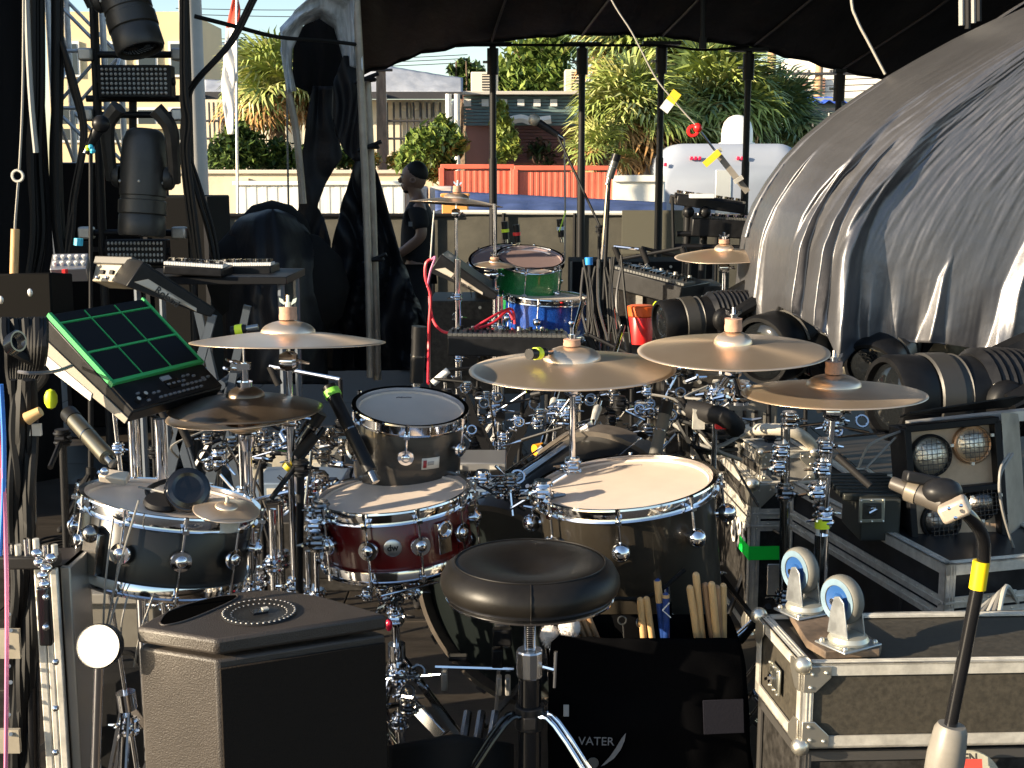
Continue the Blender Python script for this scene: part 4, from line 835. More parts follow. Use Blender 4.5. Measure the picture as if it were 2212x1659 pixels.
for i in range(10):
    a = 2 * pi * i / 10 + .1
    if l0 is None:
        b = MB(); b.box((kr + .012, 0, -kd / 2), (.02, .02, kd * .55)); l0 = P(b, 'lug', chrome, kt, bev=.003); l0.matrix_local = Rz(a)
        b = MB(); b.cyl((kr + .026, 0, .02), (kr + .026, 0, -kd - .02), .003, n=6).box((kr * 1.055, 0, .012), (.03, .03, .03)).box((kr * 1.055, 0, -kd - .012), (.03, .03, .03)); c0 = P(b, 'claw_rod', chrome, kt); c0.matrix_local = Rz(a)
    else: share(l0, kt, Rz(a)); share(c0, kt, Rz(a))
for s in (-1, 1): b = MB(); p = kX @ V(s * .2, 0, -.2); q = kX @ V(s * .38, 0, -.05); q.z = 0.0; p.z = .35; b.cyl(p, q, .009, n=8); P(b, 'spur', chrome, kt, w=True)

# ================================================================== STANDS
def knob(b, p, s=1.0, ax=(1, 0, 0)):
    p = Vector(p); ax = Vector(ax).normalized(); b.cyl(p, p + ax * .03 * s, .006 * s, n=8); up = ax.cross(V(0, .3, 1)).normalized()
    for k in (-1, 1): b.cyl(p + ax * .03 * s, p + ax * .042 * s + up * .022 * s * k, .005 * s, .003 * s, n=6)
def clampb(b, p, s=1.0, seed=0):
    rnd = random.Random(seed); p = Vector(p); b.cyl(p - V(0, 0, .022 * s), p + V(0, 0, .022 * s), .019 * s, n=12); b.torus(p + V(0, 0, .012 * s), .02 * s, .004 * s, None, 14, 6); b.torus(p - V(0, 0, .012 * s), .02 * s, .004 * s, None, 14, 6)
    b.cyl(p + V(-.012 * s, -.02 * s, 0), p + V(.012 * s, -.02 * s, 0), .007 * s, n=8); knob(b, p, s, (rnd.choice((-1, 1)), -.5, rnd.uniform(-.2, .2)))
def stand(name, label, base, top, joints=(.45, .75), spread=.3, r=(.0135, .011, .008), mat=chrome, legs=True, cat='stand', group=None, double=True, a0=.4, foot=0, leg_h=.28, straight=True, tip=True, collar=None):
    "straight stand from the floor to the point top"
    bx, by = base; top = Vector(top); t = T(name, label, cat, (bx, by, foot), group=group); col_ = collar or mat
    zs = [foot + .06] + [foot + (top.z - foot) * j for j in joints] + [top.z]
    def at(z): k = (z - foot) / max(.01, top.z - foot); return V(lerp(bx, top.x, k), lerp(by, top.y, k), z)
    for i in range(len(zs) - 1):
        b = MB(); b.cyl(at(zs[i]), at(zs[i + 1]), r[min(i, len(r) - 1)], n=12); P(b, 'tube', mat, t, w=True)
        if i > 0: b = MB(); clampb(b, at(zs[i]), 1., i + int(bx * 100)); P(b, 'collar', col_, t, w=True)
    if legs:
        zc = foot + leg_h + .1
        b = MB(); b.cyl(at(zc - .02), at(zc + .02), .022, n=12); P(b, 'leg_collar', col_, t, w=True)
        for i in range(3):
            a = a0 + i * 2 * pi / 3; e = V(bx + spread * cos(a), by + spread * sin(a), foot + .012); c = at(zc); m_ = c.lerp(e, .55)
            b = MB()
            for o_ in ((-.008, .008) if double else (0,)):
                w_ = V(-sin(a), cos(a), 0) * o_; b.strut(c + w_, e + w_, .005 if double else .012, .014); b.strut(at(foot + .07) + w_, m_ + w_, .004, .011)
            lg = P(b, 'leg', mat, t, w=True)
            b = MB(); b.sph(e + V(0, 0, .004), .018, 10, (1, 1, .8)); P(b, 'rubber_foot', blackr, lg, w=True)
    return t
def felt_nut(t, X, h=.03, r=.021, fm=felt):
    b = MB(); b.lathe([(0, 0), (r, 0), (r * 1.03, h * .3), (r * .96, h * .6), (r, h), (0, h)], X, 20); P(b, 'felt', fm, t, w=True)
    b = MB(); b.cyl(X @ V(0, 0, h), X @ V(0, 0, h + .028), .0045, n=8); b.cyl(X @ V(0, 0, h), X @ V(0, 0, h + .012), .009, n=10)
    for k in (-1, 1): b.add([X @ V(k * .006, -.002, h + .003), X @ V(k * .019, -.002, h + .012), X @ V(k * .021, -.002, h + .022), X @ V(k * .012, -.002, h + .018), X @ V(k * .006, .002, h + .003), X @ V(k * .019, .002, h + .012), X @ V(k * .021, .002, h + .022), X @ V(k * .012, .002, h + .018)], [(0, 1, 2, 3), (7, 6, 5, 4), (0, 4, 5, 1), (1, 5, 6, 2), (2, 6, 7, 3), (3, 7, 4, 0)])
    P(b, 'wing_nut', chrome, t, w=True)
def cymbal(label, X, r, mat=None, bell=.28, bow=.1, group='cymbals', inv=False):
    prof = [(.006, r * bow + .022)]
    br = r * bell; hb = r * .13
    for i in range(1, 9): a = i / 8 * pi / 2; prof.append((br * sin(a), r * bow + hb * cos(a) * .98))
    for i in range(1, 15): k = i / 14; prof.append((lerp(br, r, k) + (.001 if i == 1 else 0), r * bow * (1 - k ** 1.35)))
    prof[0] = (.006, prof[1][1] + .0006)
    b = MB(); b.lathe(prof, None, 96); o = P(b, 'cymbal', mat or bronze, None, solid=.0016, ang=60); o.matrix_world = X; WM[o.name] = X.copy(); tag(o, label, 'cymbal', group)
    return r * bow + hb
def cym_on_stand(clabel, slabel, px, py, d, r, pitch, roll, base=None, bow=.1, bell=.28, nutfelt=.03, joints=(.45, .78), yoff=0, mat=chrome, boom=None, sgroup='cymbal stands', cgroup='cymbals', foot=0, a0=.4, **kw):
    X = place(px, py, d, pitch, roll); h = cymbal(clabel, X, r, bow=bow, bell=bell, group=cgroup); p = X @ V(0, 0, 0)
    under = X @ V(0, 0, -.045); base = base or (under.x, under.y + .02)
    if boom:
        e = D(*boom[:2], boom[2]); t = stand('cymbal_stand', slabel, (e.x, e.y), e, joints, mat=mat, foot=foot, group=sgroup, a0=a0, **kw)
        b = MB(); b.cyl(e - (under - e) * .35, under, .0065, n=10); P(b, 'boom_arm', mat, t, w=True)
        b = MB(); clampb(b, e, 1.25, 3); P(b, 'boom_tilter', chrome, t, w=True)
    else:
        t = stand('cymbal_stand', slabel, base, under - V(0, 0, .0), joints, mat=mat, foot=foot, group=sgroup, a0=a0, **kw)
    b = MB(); b.cyl(X @ V(0, 0, -.05), X @ V(0, 0, h + .01), .0045, n=8); b.lathe([(0, 0), (.02, 0), (.02, .014), (0, .014)], X @ Tr(0, 0, h - .03), 14); P(b, 'cymbal_rod', chrome, t, w=True)
    b = MB(); b.lathe([(0, -.02), (.017, -.02), (.024, -.005), (.024, .012), (.017, .02), (0, .02)], Matrix.Translation(under) @ Ry(pi / 2), 18); knob(b, under, 1, (1, -.3, 0)); P(b, 'tilter', chrome, t, w=True)
    felt_nut(t, X @ Tr(0, 0, h), nutfelt); return t, X, h
cym_on_stand('flat lying crash cymbal at upper left with a tan felt', 'chrome stand under the flat left crash cymbal', 623, 739, 2.98, .228, -4.2, .3, joints=(.5, .875))
cym_on_stand('widest central ride cymbal half in cool shade', 'chrome stand behind the floor tom holding the central ride cymbal', 1236, 797, 3.1, .254, 2.4, -1.0, nutfelt=.016, base=(.165, 3.215), joints=(.4, .62, .8))
cym_on_stand('highest crash cymbal on the right with a tall tan felt', 'chrome boom stand between the cases carrying the highest crash cymbal', 1583, 758, 3.06, .23, 3.4, -1.0, bow=.085, bell=.2, boom=(1546, 850, 3.72), joints=(.4, .7))
cym_on_stand('low right crash cymbal with an orange lit bell', 'dark stand with yellow tape under the low right crash cymbal', 1800, 850, 3.1, .2245, -.3, -.9, bow=.09, bell=.3, joints=(.45, .72), base=(.765, 3.12))
# hi-hat
X = place(531, 882, 2.92, .6, 0); h = cymbal('dark top cymbal of the hi-hat pair', X, .1785, mat=M('shaded_dark_bronze', (.16, .12, .085), .34, .8, vary=(6, .3)), bow=.17, bell=.25, group='hi-hat cymbals')  # bronze darkened: the shade on the top cymbal put into its colour
X2 = place(528, 893, 2.92, 1.2, -3) @ Rx(pi); cymbal('bottom cymbal of the hi-hat pair showing a bright left edge', X2 @ Tr(0, 0, .0), .1785, bow=.14, bell=.25, group='hi-hat cymbals')
c = X @ V(0, 0, 0); hh = stand('hihat_stand', 'chrome hi-hat stand with clutch and long pull rod left of the snare', (c.x, c.y), c - V(0, 0, .09), (.6,), a0=1.2)
b = MB(); b.cyl(c - V(0, 0, .1), c + V(0, 0, .155), .0033, n=8); P(b, 'pull_rod', chrome, hh, w=True)
b = MB(); z = h + .01; b.cyl(X @ V(0, 0, z - .012), X @ V(0, 0, z), .018, n=14); b.cyl(X @ V(0, 0, z), X @ V(0, 0, z + .045), .009, n=10); b.box(X @ V(0, 0, z + .036), (.03, .026, .014)); knob(b, X @ V(0, 0, z + .025), 1.1, (-1, -.2, .1)); knob(b, X @ V(0, 0, z + .04), .9, (-1, .2, .2)); P(b, 'clutch', chrome, hh, w=True)
b = MB(); b.cyl(X @ V(0, 0, -.055), X @ V(0, 0, -.035), .02, n=14); P(b, 'felt', felt, hh, w=True)
b = MB(); b.lathe([(0, 0), (.014, 0), (.022, .03), (.022, .04), (0, .04)], Matrix.Translation(c - V(0, 0, .1)), 16); P(b, 'seat_cup', chrome, hh, w=True)
# splash on the side drum
X = place(489, 1102, 2.62, 6, 8); h = cymbal('small splash cymbal sparkling in the sun beside the headphones', X, .07, bow=.12, bell=.35)
b = MB(); b.cyl(X @ V(0, 0, -.035), X @ V(0, 0, .03), .004, n=8); b.lathe([(0, -.04), (.03, -.04), (.03, -.018), (0, -.018)], X, 20); P(b, 'splash_mount', alu, w=True, label='short metal mount holding the small splash cymbal over the side drum', cat='mount')
# ================================================================== THRONE
def throne():
    c = D(1145, 1250, 2.5); r = .2015; K = .909; leather = M('black_vinyl', (.012, .0105, .009), .4, bump=(35, .15, .003), vary=(6, .3))
    t = T('drum_throne', 'round black drum stool with ring shaped cushion in front', 'stool', X=Tr(c.x, c.y, 0) @ Matrix.Scale(K, 4))
    b = MB(); prof = []; zc = c.z / K; hth = .047
    prof.append((0, zc + .018)); prof += [(.02, zc + .018), (.05, zc + .03)]
    for i in range(13): a = pi * .62 - i * (pi * .62 + pi * .36) / 12; prof.append((r - .058 + .058 * cos(a) if a < pi / 2 else .118 + (r - .176) * 0 + .05 * cos(a) + .025, zc + hth * sin(a) * (1.0)))
    prof2 = [(0, .018), (.03, .019), (.06, .028), (.09, .037), (.12, .042), (.15, .043), (.172, .041), (.19, .027), (.2, .008), (.2015, -.006), (.197, -.02), (.187, -.031), (.176, -.036), (0, -.036)]
    b.lathe([(a, zc + z) for a, z in prof2], None, 80); P(b, 'cushion', leather, t, ang=80)
    b = MB(); b.torus((0, 0, zc + .0425), .168, .0018, None, 80, 6); P(b, 'seam', leather, t)
    for a in (FRONT + .0, FRONT + 2.2, FRONT - 2.2):
        b = MB(); b.tube([((rr + .0005) * cos(a), (rr + .0005) * sin(a), zc + z) for rr, z in ((.17, .042), (.19, .027), (.2, .008), (.2015, -.006), (.197, -.02), (.187, -.031))], .0016, n=5); P(b, 'seam', leather, t)
    b = MB(); b.lathe([(.15, zc - .034), (.186, zc - .034), (.19, zc - .037), (.188, zc - .042), (.15, zc - .042)], None, 80); P(b, 'seat_rim', chrome, t)
    b = MB(); b.cyl((0, 0, zc - .065), (0, 0, zc - .04), .06, n=24); b.cyl((0, 0, zc - .1), (0, 0, zc - .07), .024, n=20); P(b, 'seat_plate', blackp, t)
    b = MB(); b.cyl((0, 0, .3), (0, 0, zc - .09), .0115, n=16)
    for i in range(26): b.torus((0, 0, zc - .1 - i * .0046), .0122, .0015, None, 16, 5)
    P(b, 'threaded_post', chrome, t)
    zn = D(1145, 1432, 2.5).z / K
    b = MB(); b.lathe([(.012, zn + .032), (.029, zn + .032), (.031, zn + .028), (.031, zn - .028), (.029, zn - .032), (.012, zn - .032)], None, 12); P(b, 'lock_nut', M('brushed_nut', (.5, .5, .52), .25, 1), t, ang=20)
    b = MB(); b.cyl((.03, -.01, zn - .005), (.055, -.02, zn - .008), .006, n=8); b.cyl((.055, -.02, zn - .05), (.058, -.02, zn + .035), .0045, n=8); P(b, 'lock_lever', chrome, t)
    b = MB(); b.cyl((0, 0, .05), (0, 0, zn - .03), .026, n=24); P(b, 'lower_tube', blackg, t)
    b = MB(); b.cyl((0, 0, zn - .155), (0, 0, zn - .1), .034, n=24); b.box((0, -.03, zn - .13), (.03, .02, .03)); P(b, 'leg_collar', blackp, t, bev=.003)
    for i, a in enumerate((FRONT + 1.05, FRONT - 1.1, FRONT + 3.1)):
        e = V(.42 * cos(a), .42 * sin(a), .02); c0 = V(.03 * cos(a), .03 * sin(a), zn - .12); k = V(.1 * cos(a), .1 * sin(a), zn - .165)
        b = MB()
        for o_ in (-.011, .011): w_ = V(-sin(a), cos(a), 0) * o_; b.tube([c0 + w_, k + w_, e + w_], .006, n=8, sub=5)
        lg = P(b, 'leg', chrome if i == 0 else blackg, t)
        b = MB()
        for o_ in (-.008, .008): w_ = V(-sin(a), cos(a), 0) * o_; b.cyl(V(.02 * cos(a), .02 * sin(a), .12) + w_, k.lerp(e, .5) + w_, .005, n=6)
        P(b, 'brace', blackg, t)
        b = MB(); b.sph(e, .024, 12); P(b, 'rubber_foot', blackr, lg)
throne()
# ================================================================== WEDGE MONITOR
def wedge():
    z = .70; tex = M('textured_speaker_paint', (.036, .029, .024), .5, bump=(330, .55, .0025), vary=(8, .15))
    pts = [G(295, 1352, z), G(467, 1382, z), G(836, 1328, z), G(812, 1318, z), G(695, 1284, z), G(560, 1272, z), G(505, 1278, z), G(392, 1303, z)]
    pts = [G(297, 1354, z), G(467, 1381, z), G(833, 1327, z), G(690, 1286, z), G(600, 1273, z), G(545, 1274, z), G(505, 1279, z), G(392, 1303, z), G(330, 1335, z)]
    c = sum(pts, V(0, 0, 0)) / len(pts); t = T('stage_monitor', 'dark textured stage monitor speaker standing on end at front left', 'speaker', (c.x, c.y, 0))
    b = MB(); b.prism([p - V(0, 0, .04) for p in pts], V(0, 0, -.63)); P(b, 'cabinet', tex, t, w=True, bev=.006)
    # cap a little proud
    b = MB(); out = [c + (p - c) * 1.012 for p in pts]; out = [V(p.x, p.y, z - .032) for p in out]; b.prism(out, V(0, 0, .032)); P(b, 'cap', tex, t, w=True, bev=.007)
    # handle recess
    hp = [G(x, y, z + .001) for x, y in ((345, 1345), (362, 1323), (410, 1305), (470, 1290), (510, 1286), (506, 1296), (450, 1322), (395, 1343), (355, 1351))]
    b = MB(); b.prism(hp, V(0, 0, .0012)); P(b, 'handle_slot', M('slot_black', (.002, .002, .002), 1, spec=0), t, w=True)
    b = MB(); b.tube(hp + [hp[0]], .0022, n=6, sub=3); P(b, 'slot_rim', tex, t, w=True)
    q = G(560, 1325, z); 
    b = MB(); b.lathe([(.074, 0), (.07, .004), (.064, .004), (.05, -.0005), (.03, .0005), (0, .0005)], Matrix.Translation(q + V(0, 0, .001)), 48); P(b, 'pole_socket', M('socket_black', (.018, .017, .016), .35), t, w=True)
    d0 = None
    for ring, nn in ((.069, 40), (.0545, 32)):
        for i in range(nn):
            a = 2 * pi * i / nn; XX = wm(t).inverted() @ Matrix.Translation(q + V(ring * cos(a), ring * sin(a), .0045 if ring > .06 else .001))
            if d0 is None: b = MB(); b.sph((0, 0, 0), .0026, 8, (1, 1, .6)); d0 = P(b, 'rivet', alu_dull, t); d0.matrix_local = XX
            else: share(d0, t, XX)
    b = MB(); b.box((0, 0, .003), (.03, .022, .006), Matrix.Translation(q) @ Rz(.5)); P(b, 'socket_latch', blackg, t, w=True)
    b = MB(); b.box((.012, 0, .008), (.012, .012, .003), Matrix.Translation(q) @ Rz(.5)); P(b, 'latch_plate', alu, t, w=True)
    # grille over the shaded face, that shade put into its dark colour
    a, e = pts[1], pts[2]; n_ = (e - a).cross(V(0, 0, 1)).normalized(); n_ = -n_ if n_.y > 0 else n_
    g0 = lerp(a, e, .01); g1 = lerp(a, e, .99); b = MB()
    b.prism([g0 + n_ * .002 - V(0, 0, .055), g1 + n_ * .002 - V(0, 0, .055), g1 + n_ * .002 - V(0, 0, .66), g0 + n_ * .002 - V(0, 0, .66)], n_ * .006); P(b, 'grille', M('shaded_grille_foam', (.017, .0135, .011), .9, spec=.1, bump=(330, .7, .003)), t, w=True, bev=.002)
wedge()
# ================================================================== SAMPLE PADS
def pad(label, A, B, C, Dp, th0, th1, face=blackp, green=False, side=None, word='', dense=True, group=None, stand_to=None, wordpos=(.36, .5)):
    "A back left, B back right, C front right, Dp front left"
    x = ((B - A) + (C - Dp)).normalized(); y = (Dp - A).normalized(); n = x.cross(y); n = -n if n.z < 0 else n; wdt = ((B - A).length + (C - Dp).length) / 2; dep = (Dp - A).length
    X = basis(A, x, n); yy = X.to_3x3().col[1]; s = 1 if yy.dot(y) > 0 else -1
    t = T('percussion_pad', label, 'drum pad', X=X, group=group); Y = lambda k: s * k * dep
    b = MB(); b.prism([(0, Y(0), 0), (0, Y(1), 0), (0, Y(1), -th1), (0, Y(.93), -th1 * 1.25), (0, Y(0), -th0)], (wdt, 0, 0)); P(b, 'case', side or blackp, t, bev=.004)
    b = MB(); b.box((wdt / 2, Y(.5), .002), (wdt * .985, dep * .98, .004)); P(b, 'face_plate', face, t)
    if green:
        gm = M('green_trim', (.05, .42, .12), .4); y0, y1 = .02, .735
        pm = M('pad_rubber', (.006, .007, .009), .7); first = None
        cols = [(0.035, .325), (.345, .64), (.66, .965)]; rws = [(.03, .105), (.135, .42), (.445, .715)]
        for (c0, c1) in cols:
            for (r0, r1) in rws: b = MB(); b.box(((c0 + c1) / 2 * wdt, Y((r0 + r1) / 2), .008), ((c1 - c0) * wdt * .99, (r1 - r0) * dep, .008)); P(b, 'pad', pm, t, bev=.0015)
        for a_, c_ in (((0, .12), (1, .12)), ((0, .432), (1, .432))): b = MB(); b.box((wdt / 2, Y(a_[1]), .0078), (wdt * .96, .0035 if a_[1] < .4 else .005, .009)); P(b, 'light_strip', gm, t)
        for cx_ in (.335, .65): b = MB(); b.box((cx_ * wdt, Y(.38), .0078), (.0025, dep * .68, .009)); P(b, 'light_strip', gm, t)
        for cx_, w_ in ((.012, .009), (.985, .006)): b = MB(); b.box((cx_ * wdt, Y(.385), .0075), (w_, dep * .74, .012)); P(b, 'light_strip', gm, t)
        b = MB(); b.box((wdt / 2, Y(.735), .0075), (wdt * .985, .009, .012)); P(b, 'light_strip', gm, t)
        bm_ = M('button_grey', (.16, .16, .17), .5); rnd = random.Random(3); f = None
        pos = [(.5 + .055 * i, .86) for i in range(4)] + [(.62 + .05 * i, .9) for i in range(6)] + [(.33 + .05 * i, .95) for i in range(10)] + [(.2, .95), (.16, .87), (.7, .82), (.75, .82), (.8, .84), (.87, .88), (.93, .88), (.3, .9), (.35, .9)]
        for (u, v) in pos:
            XX = Tr(u * wdt, Y(v), .0055)
            if f is None: b = MB(); b.box((0, 0, 0), (.0095, .0055, .005)); f = P(b, 'button', bm_, t, bev=.001); f.matrix_local = XX
            else: share(f, t, XX)
        b = MB(); b.box((.52 * wdt, Y(.8), .005), (.03, .012, .005)); P(b, 'button', M('button_light', (.3, .3, .32), .5), t)
        b = MB(); b.box((.55 * wdt, Y(.86), .0045), (.045, .024, .003)); P(b, 'display', glassm, t)
        for u, v in ((.1, .93), (.2, .9)): b = MB(); b.cyl((u * wdt, Y(v), .003), (u * wdt, Y(v), .013), .008, .007, n=16); P(b, 'dial', blackp, t); b = MB(); b.cyl((u * wdt, Y(v), .013), (u * wdt, Y(v), .014), .005, n=12); P(b, 'dial_cap', alu, t)
    # side label plate
    pl = M('cream_label_plate', (.55, .49, .4), .45); pa = [(-.0015, Y(.1), -th0 * .42), (-.0015, Y(.62), -th0 * .42), (-.0015, Y(.74), -th0 * .55 - .012), (-.0015, Y(.70), -th0 * .62 - .018), (-.0015, Y(.12), -th0 * .82)]
    if not green:
        pa = [(-.0015, Y(.16), -th0 * .38), (-.0015, Y(.82), -th0 * .42), (-.0015, Y(.80), -th1 * 1.05), (-.0015, Y(.05), -th0 * .72)]
        b = MB(); b.prism(pa, (-.003, 0, 0)); g = P(b, 'label_plate', pl, t)
        if word: text(word, .034, Tr(-.005, Y(wordpos[0]), -th0 * .55) @ Matrix(((0, 0, -1, 0), (s, 0, 0, 0), (0, 1, 0, 0), (0, 0, 0, 1))) @ Rz(-.06), g, M('dark_print', (.04, .035, .03), .6), bold=.0008)
    else:
        b = MB(); b.prism([(-.001, Y(0), -th0 * .5), (-.001, Y(1), -th1 * .55), (-.001, Y(1.0), -th1 * 1.0), (-.001, Y(0), -th0 * 1.0)], (-.003, 0, 0)); P(b, 'side_skirt', M('grey_beige_skirt', (.3, .27, .22), .4), t)
        b = MB(); b.prism([(-.004, Y(.02), -th0 * .86), (-.004, Y(.66), -(lerp(th0, th1, .66)) * .84), (-.004, Y(.68), -(lerp(th0, th1, .68)) * 1.18), (-.004, Y(.03), -th0 * 1.18)], (-.003, 0, 0)); P(b, 'label_plate', M('white_label_plate', (.82, .78, .7), .3), t)
    return t, X, s, wdt, dep
t, X, s, wd, dp = pad('black sampling pad with green light strips at the left', D(97, 682, 2.85), D(288, 650, 3.15), D(497, 836, 3.0), D(287, 890, 2.75), .088, .035, green=True)
for k, (px, d) in enumerate(((287, 2.95), (345, 2.9))):
    b = MB(); b.cyl(D(px, 905, d), (D(px, 905, d).x, d, 0), .014, n=14); 
    P(b, 'pad_stand', chrome, w=True, label=('left' if k == 0 else 'right') + ' of the two thick chrome posts under the green lit pad', cat='stand')
pad('black sampling pad seen from behind with a Roland plate, in front of the truss'.replace('Roland', 'cream name'), D(307, 566, 4.4), D(268, 556, 4.75), D(428, 655, 4.75), D(470, 668, 4.4), .1, .03, word='Roland', wordpos=(.45, .5))
pad('small black sampling pad with cream name plate by the red cables', D(952, 550, 6.0), D(962, 542, 6.35), D(1086, 622, 6.35), D(1076, 636, 6.0), .1, .03, word='Roland', wordpos=(.45, .5))
# rear electronics panel of the middle pad
t = T('effects_unit', 'beige rear connector panel box behind the cream plated sampling pad', 'equipment', D(245, 620, 4.9)); pm_ = M('beige_metal', (.33, .29, .22), .5, vary=(10, .15))
X = basis(D(245, 590, 4.75), D(304, 592, 4.65) - D(188, 588, 4.8), V(-.1, -.9, .35)); b = MB(); b.box((0, 0, -.04), (.2, .07, .09), X); P(b, 'case', pm_, t, w=True, bev=.004)
b = MB(); b.box((0, .045, -.03), (.2, .03, .1), X); P(b, 'top_flap', M('dark_grey_metal', (.09, .085, .075), .45), t, w=True, bev=.004)
for q in (-.05, .0, .045): b = MB(); b.box((q, .0, .008), (.018, .016, .01), X); P(b, 'socket', blackp, t, w=True)
for q in (-.07, -.02, .03): b = MB(); b.sph(X @ V(q, -.022, .01), .008, 8); P(b, 'jack_plug', chrome, t, w=True)
t = T('effects_unit', 'small silver mixer with white knobs beside the beige panel', 'equipment', D(150, 620, 4.9)); X = basis(D(152, 578, 4.8), V(1, .2, 0), V(0, -.5, .8)); b = MB(); b.box((0, 0, 0), (.13, .1, .06), X); P(b, 'case', M('silver_panel', (.3, .3, .32), .35, .6), t, w=True, bev=.004)
for i in range(5):
    for j in range(2): b = MB(); b.cyl(X @ V(-.05 + .025 * i, -.025 + .04 * j, .03), X @ V(-.05 + .025 * i, -.025 + .04 * j, .045), .007, n=8); P(b, 'knob', whitep, t, w=True)
b = MB(); b.box(D(141, 602, 4.7), (.012, .03, .07)); P(b, 'red_cover', red, t, w=True)

# ================================================================== MICROPHONES
def mic(label, tip, tail, d0, d1, r=.0165, ring=None, body=blackp, kind='stick', ringc=yel, group='microphones', grille=None):
    a, c = D(*tip, d0), D(*tail, d1); t = T('microphone', label, 'microphone', a * .5 + c * .5, group=group); ax = (c - a); L = ax.length; ax.normalize()
    if kind == 'ball':
        b = MB(); b.sph(a, r * 1.75, 16); P(b, 'grille_ball', grille or M('mic_mesh', (.35, .33, .27), .45, .5, bump=(200, .8, .002)), t, w=True)
        b = MB(); b.cyl(a + ax * r * 1.5, c, r * 1.15, r * .8, n=16); P(b, 'body', body, t, w=True)
    else:
        b = MB(); b.cyl(a, c, r, n=18); P(b, 'body', body, t, w=True)
        b = MB(); b.cyl(a - ax * .004, a + ax * .03, r * 1.08, n=18); P(b, 'grille', grille or blackp, t, w=True)
        b = MB(); b.cyl(a + ax * L * .5, a + ax * (L * .5 + .004), r * 1.04, n=18); P(b, 'groove', darkchrome, t, w=True)
    b = MB(); b.cyl(c, c + ax * .03, r * .62, n=12); P(b, 'connector', darkchrome, t, w=True)
    if ring:
        k = ring; b = MB(); b.cyl(a + ax * L * k, a + ax * (L * k + .018), r * 1.25, n=18); P(b, 'tape_ring', ringc, t, w=True)
    return t
def micstand(label, base, top, boom=None, mat=blackm, r=.009, foot=0, group='microphone stands', joints=(.55,), spread=.24, a0=.3, legs=True):
    t = stand('microphone_stand', label, base, top, joints, spread, (.0125, r, r), mat, legs=legs, group=group, double=False, foot=foot, a0=a0, cat='microphone stand', leg_h=.12)
    if boom: b = MB(); b.cyl(boom[0], boom[1], .0065, n=8); P(b, 'boom', mat, t, w=True); b = MB(); clampb(b, top, .9, 5); P(b, 'boom_clamp', blackp, t, w=True)
    return t
silm = M('aged_metal_body', (.3, .27, .2), .3, .9)
mic('black snare microphone with a yellow green ring standing above the small tom', (906, 708), (900, 826), 3.35, 3.35, .019, ring=.0, kind='stick')
mic('long black microphone with a green ring leaning beside the small tom', (712, 838), (800, 1018), 3.05, 2.95, .0165, ring=.03, ringc=M('green_ring', (.25, .7, .08), .5))
mic('brass coloured pencil microphone pointing down at the left', (150, 895), (232, 988), 2.9, 2.75, .0185, body=silm)
mic('grey instrument microphone with yellow ring right of the bass drum hoop', (1441, 872), (1414, 985), 3.3, 3.25, .016, ring=.0, body=M('grey_rubber', (.09, .085, .075), .6))
mic('small black microphone with yellow ring over the central ride cymbal', (1145, 765), (1176, 762), 3.0, 3.05, .012, ring=.35)
mic('small microphone with yellow ring beside the flat left crash cymbal', (503, 715), (532, 710), 3.1, 3.1, .011, ring=.2)
mic('short black microphone with yellow ring by the chrome cluster', (690, 893), (655, 945), 3.0, 3.0, .017, ring=.0, body=blackg)
mic('vocal microphone with pale ball head in front of the brown boards', (1154, 259), (1205, 292), 6.6, 6.6, .018, kind='ball')
mic('slim microphone clipped on the tall stand behind the central ride cymbal', (1332, 335), (1316, 385), 6.2, 6.2, .02, body=M('grey_mic', (.12, .12, .11), .4, .5))
p = D(1295, 495, 6.4); micstand('tall black boom stand of the pale ball microphone', (p.x, 6.4), p, (D(1203, 290, 6.6), D(1300, 498, 6.4)))
p = D(1316, 385, 6.2); ms = micstand('upright black stand with chrome tube behind the ride cymbal', (D(1290, 640, 6.2).x, 6.2), p)
b = MB(); b.cyl(D(1312, 400, 6.15), D(1300, 560, 6.15), .008, n=8); P(b, 'inner_tube', chrome, ms, w=True)
# left boom with the pencil microphone
p = D(135, 945, 2.95); t = micstand('black stand holding the brass pencil microphone', (p.x - .02, 2.95), p, (D(135, 945, 2.95), D(108, 1010, 2.85)), a0=1.0)
b = MB(); b.sph(D(110, 862, 2.9), .016, 10, (1, 1, 1.5)); P(b, 'tape_ring', yel, t, w=True)
# boom lower centre
p = D(650, 1010, 2.95); t = micstand('black boom stand crossing behind the hi-hat posts', (D(680, 1300, 2.95).x - .06, 2.95), p, (D(585, 1078, 2.9), D(700, 925, 3.0)))
b = MB(); b.cyl(D(682, 940, 2.97), D(640, 985, 2.96), .013, n=10); P(b, 'grip', blackr, t, w=True)
b = MB(); b.cyl(D(625, 1005, 2.95), D(618, 1012, 2.95), .014, n=10); P(b, 'yellow_band', M('yellow_tag', (.75, .55, .03), .5), t, w=True)
# black left microphone with blue rings
t = mic('dark microphone on the tower side with blue and green bands', (218, 268), (192, 318), 5.6, 5.6, .022, kind='ball', grille=blackp)
for (q, mt) in ((196, M('cyan_band', (.05, .5, .7), .4)), (190, yel), (200, M('cyan_band', (.05, .5, .7), .4))):
    b = MB(); b.sph(D(q, 318 + (q % 7) * 2, 5.55), .013, 8); P(b, 'band', mt, t, w=True)
p = D(196, 330, 5.6); t = micstand('black stand of the microphone with blue bands', (D(165, 560, 5.6).x, 5.6), p)
b = MB(); b.cyl(D(170, 515, 5.55), D(169, 530, 5.55), .02, n=8); P(b, 'blue_band', M('cyan_band', (.05, .5, .7), .4), t, w=True)

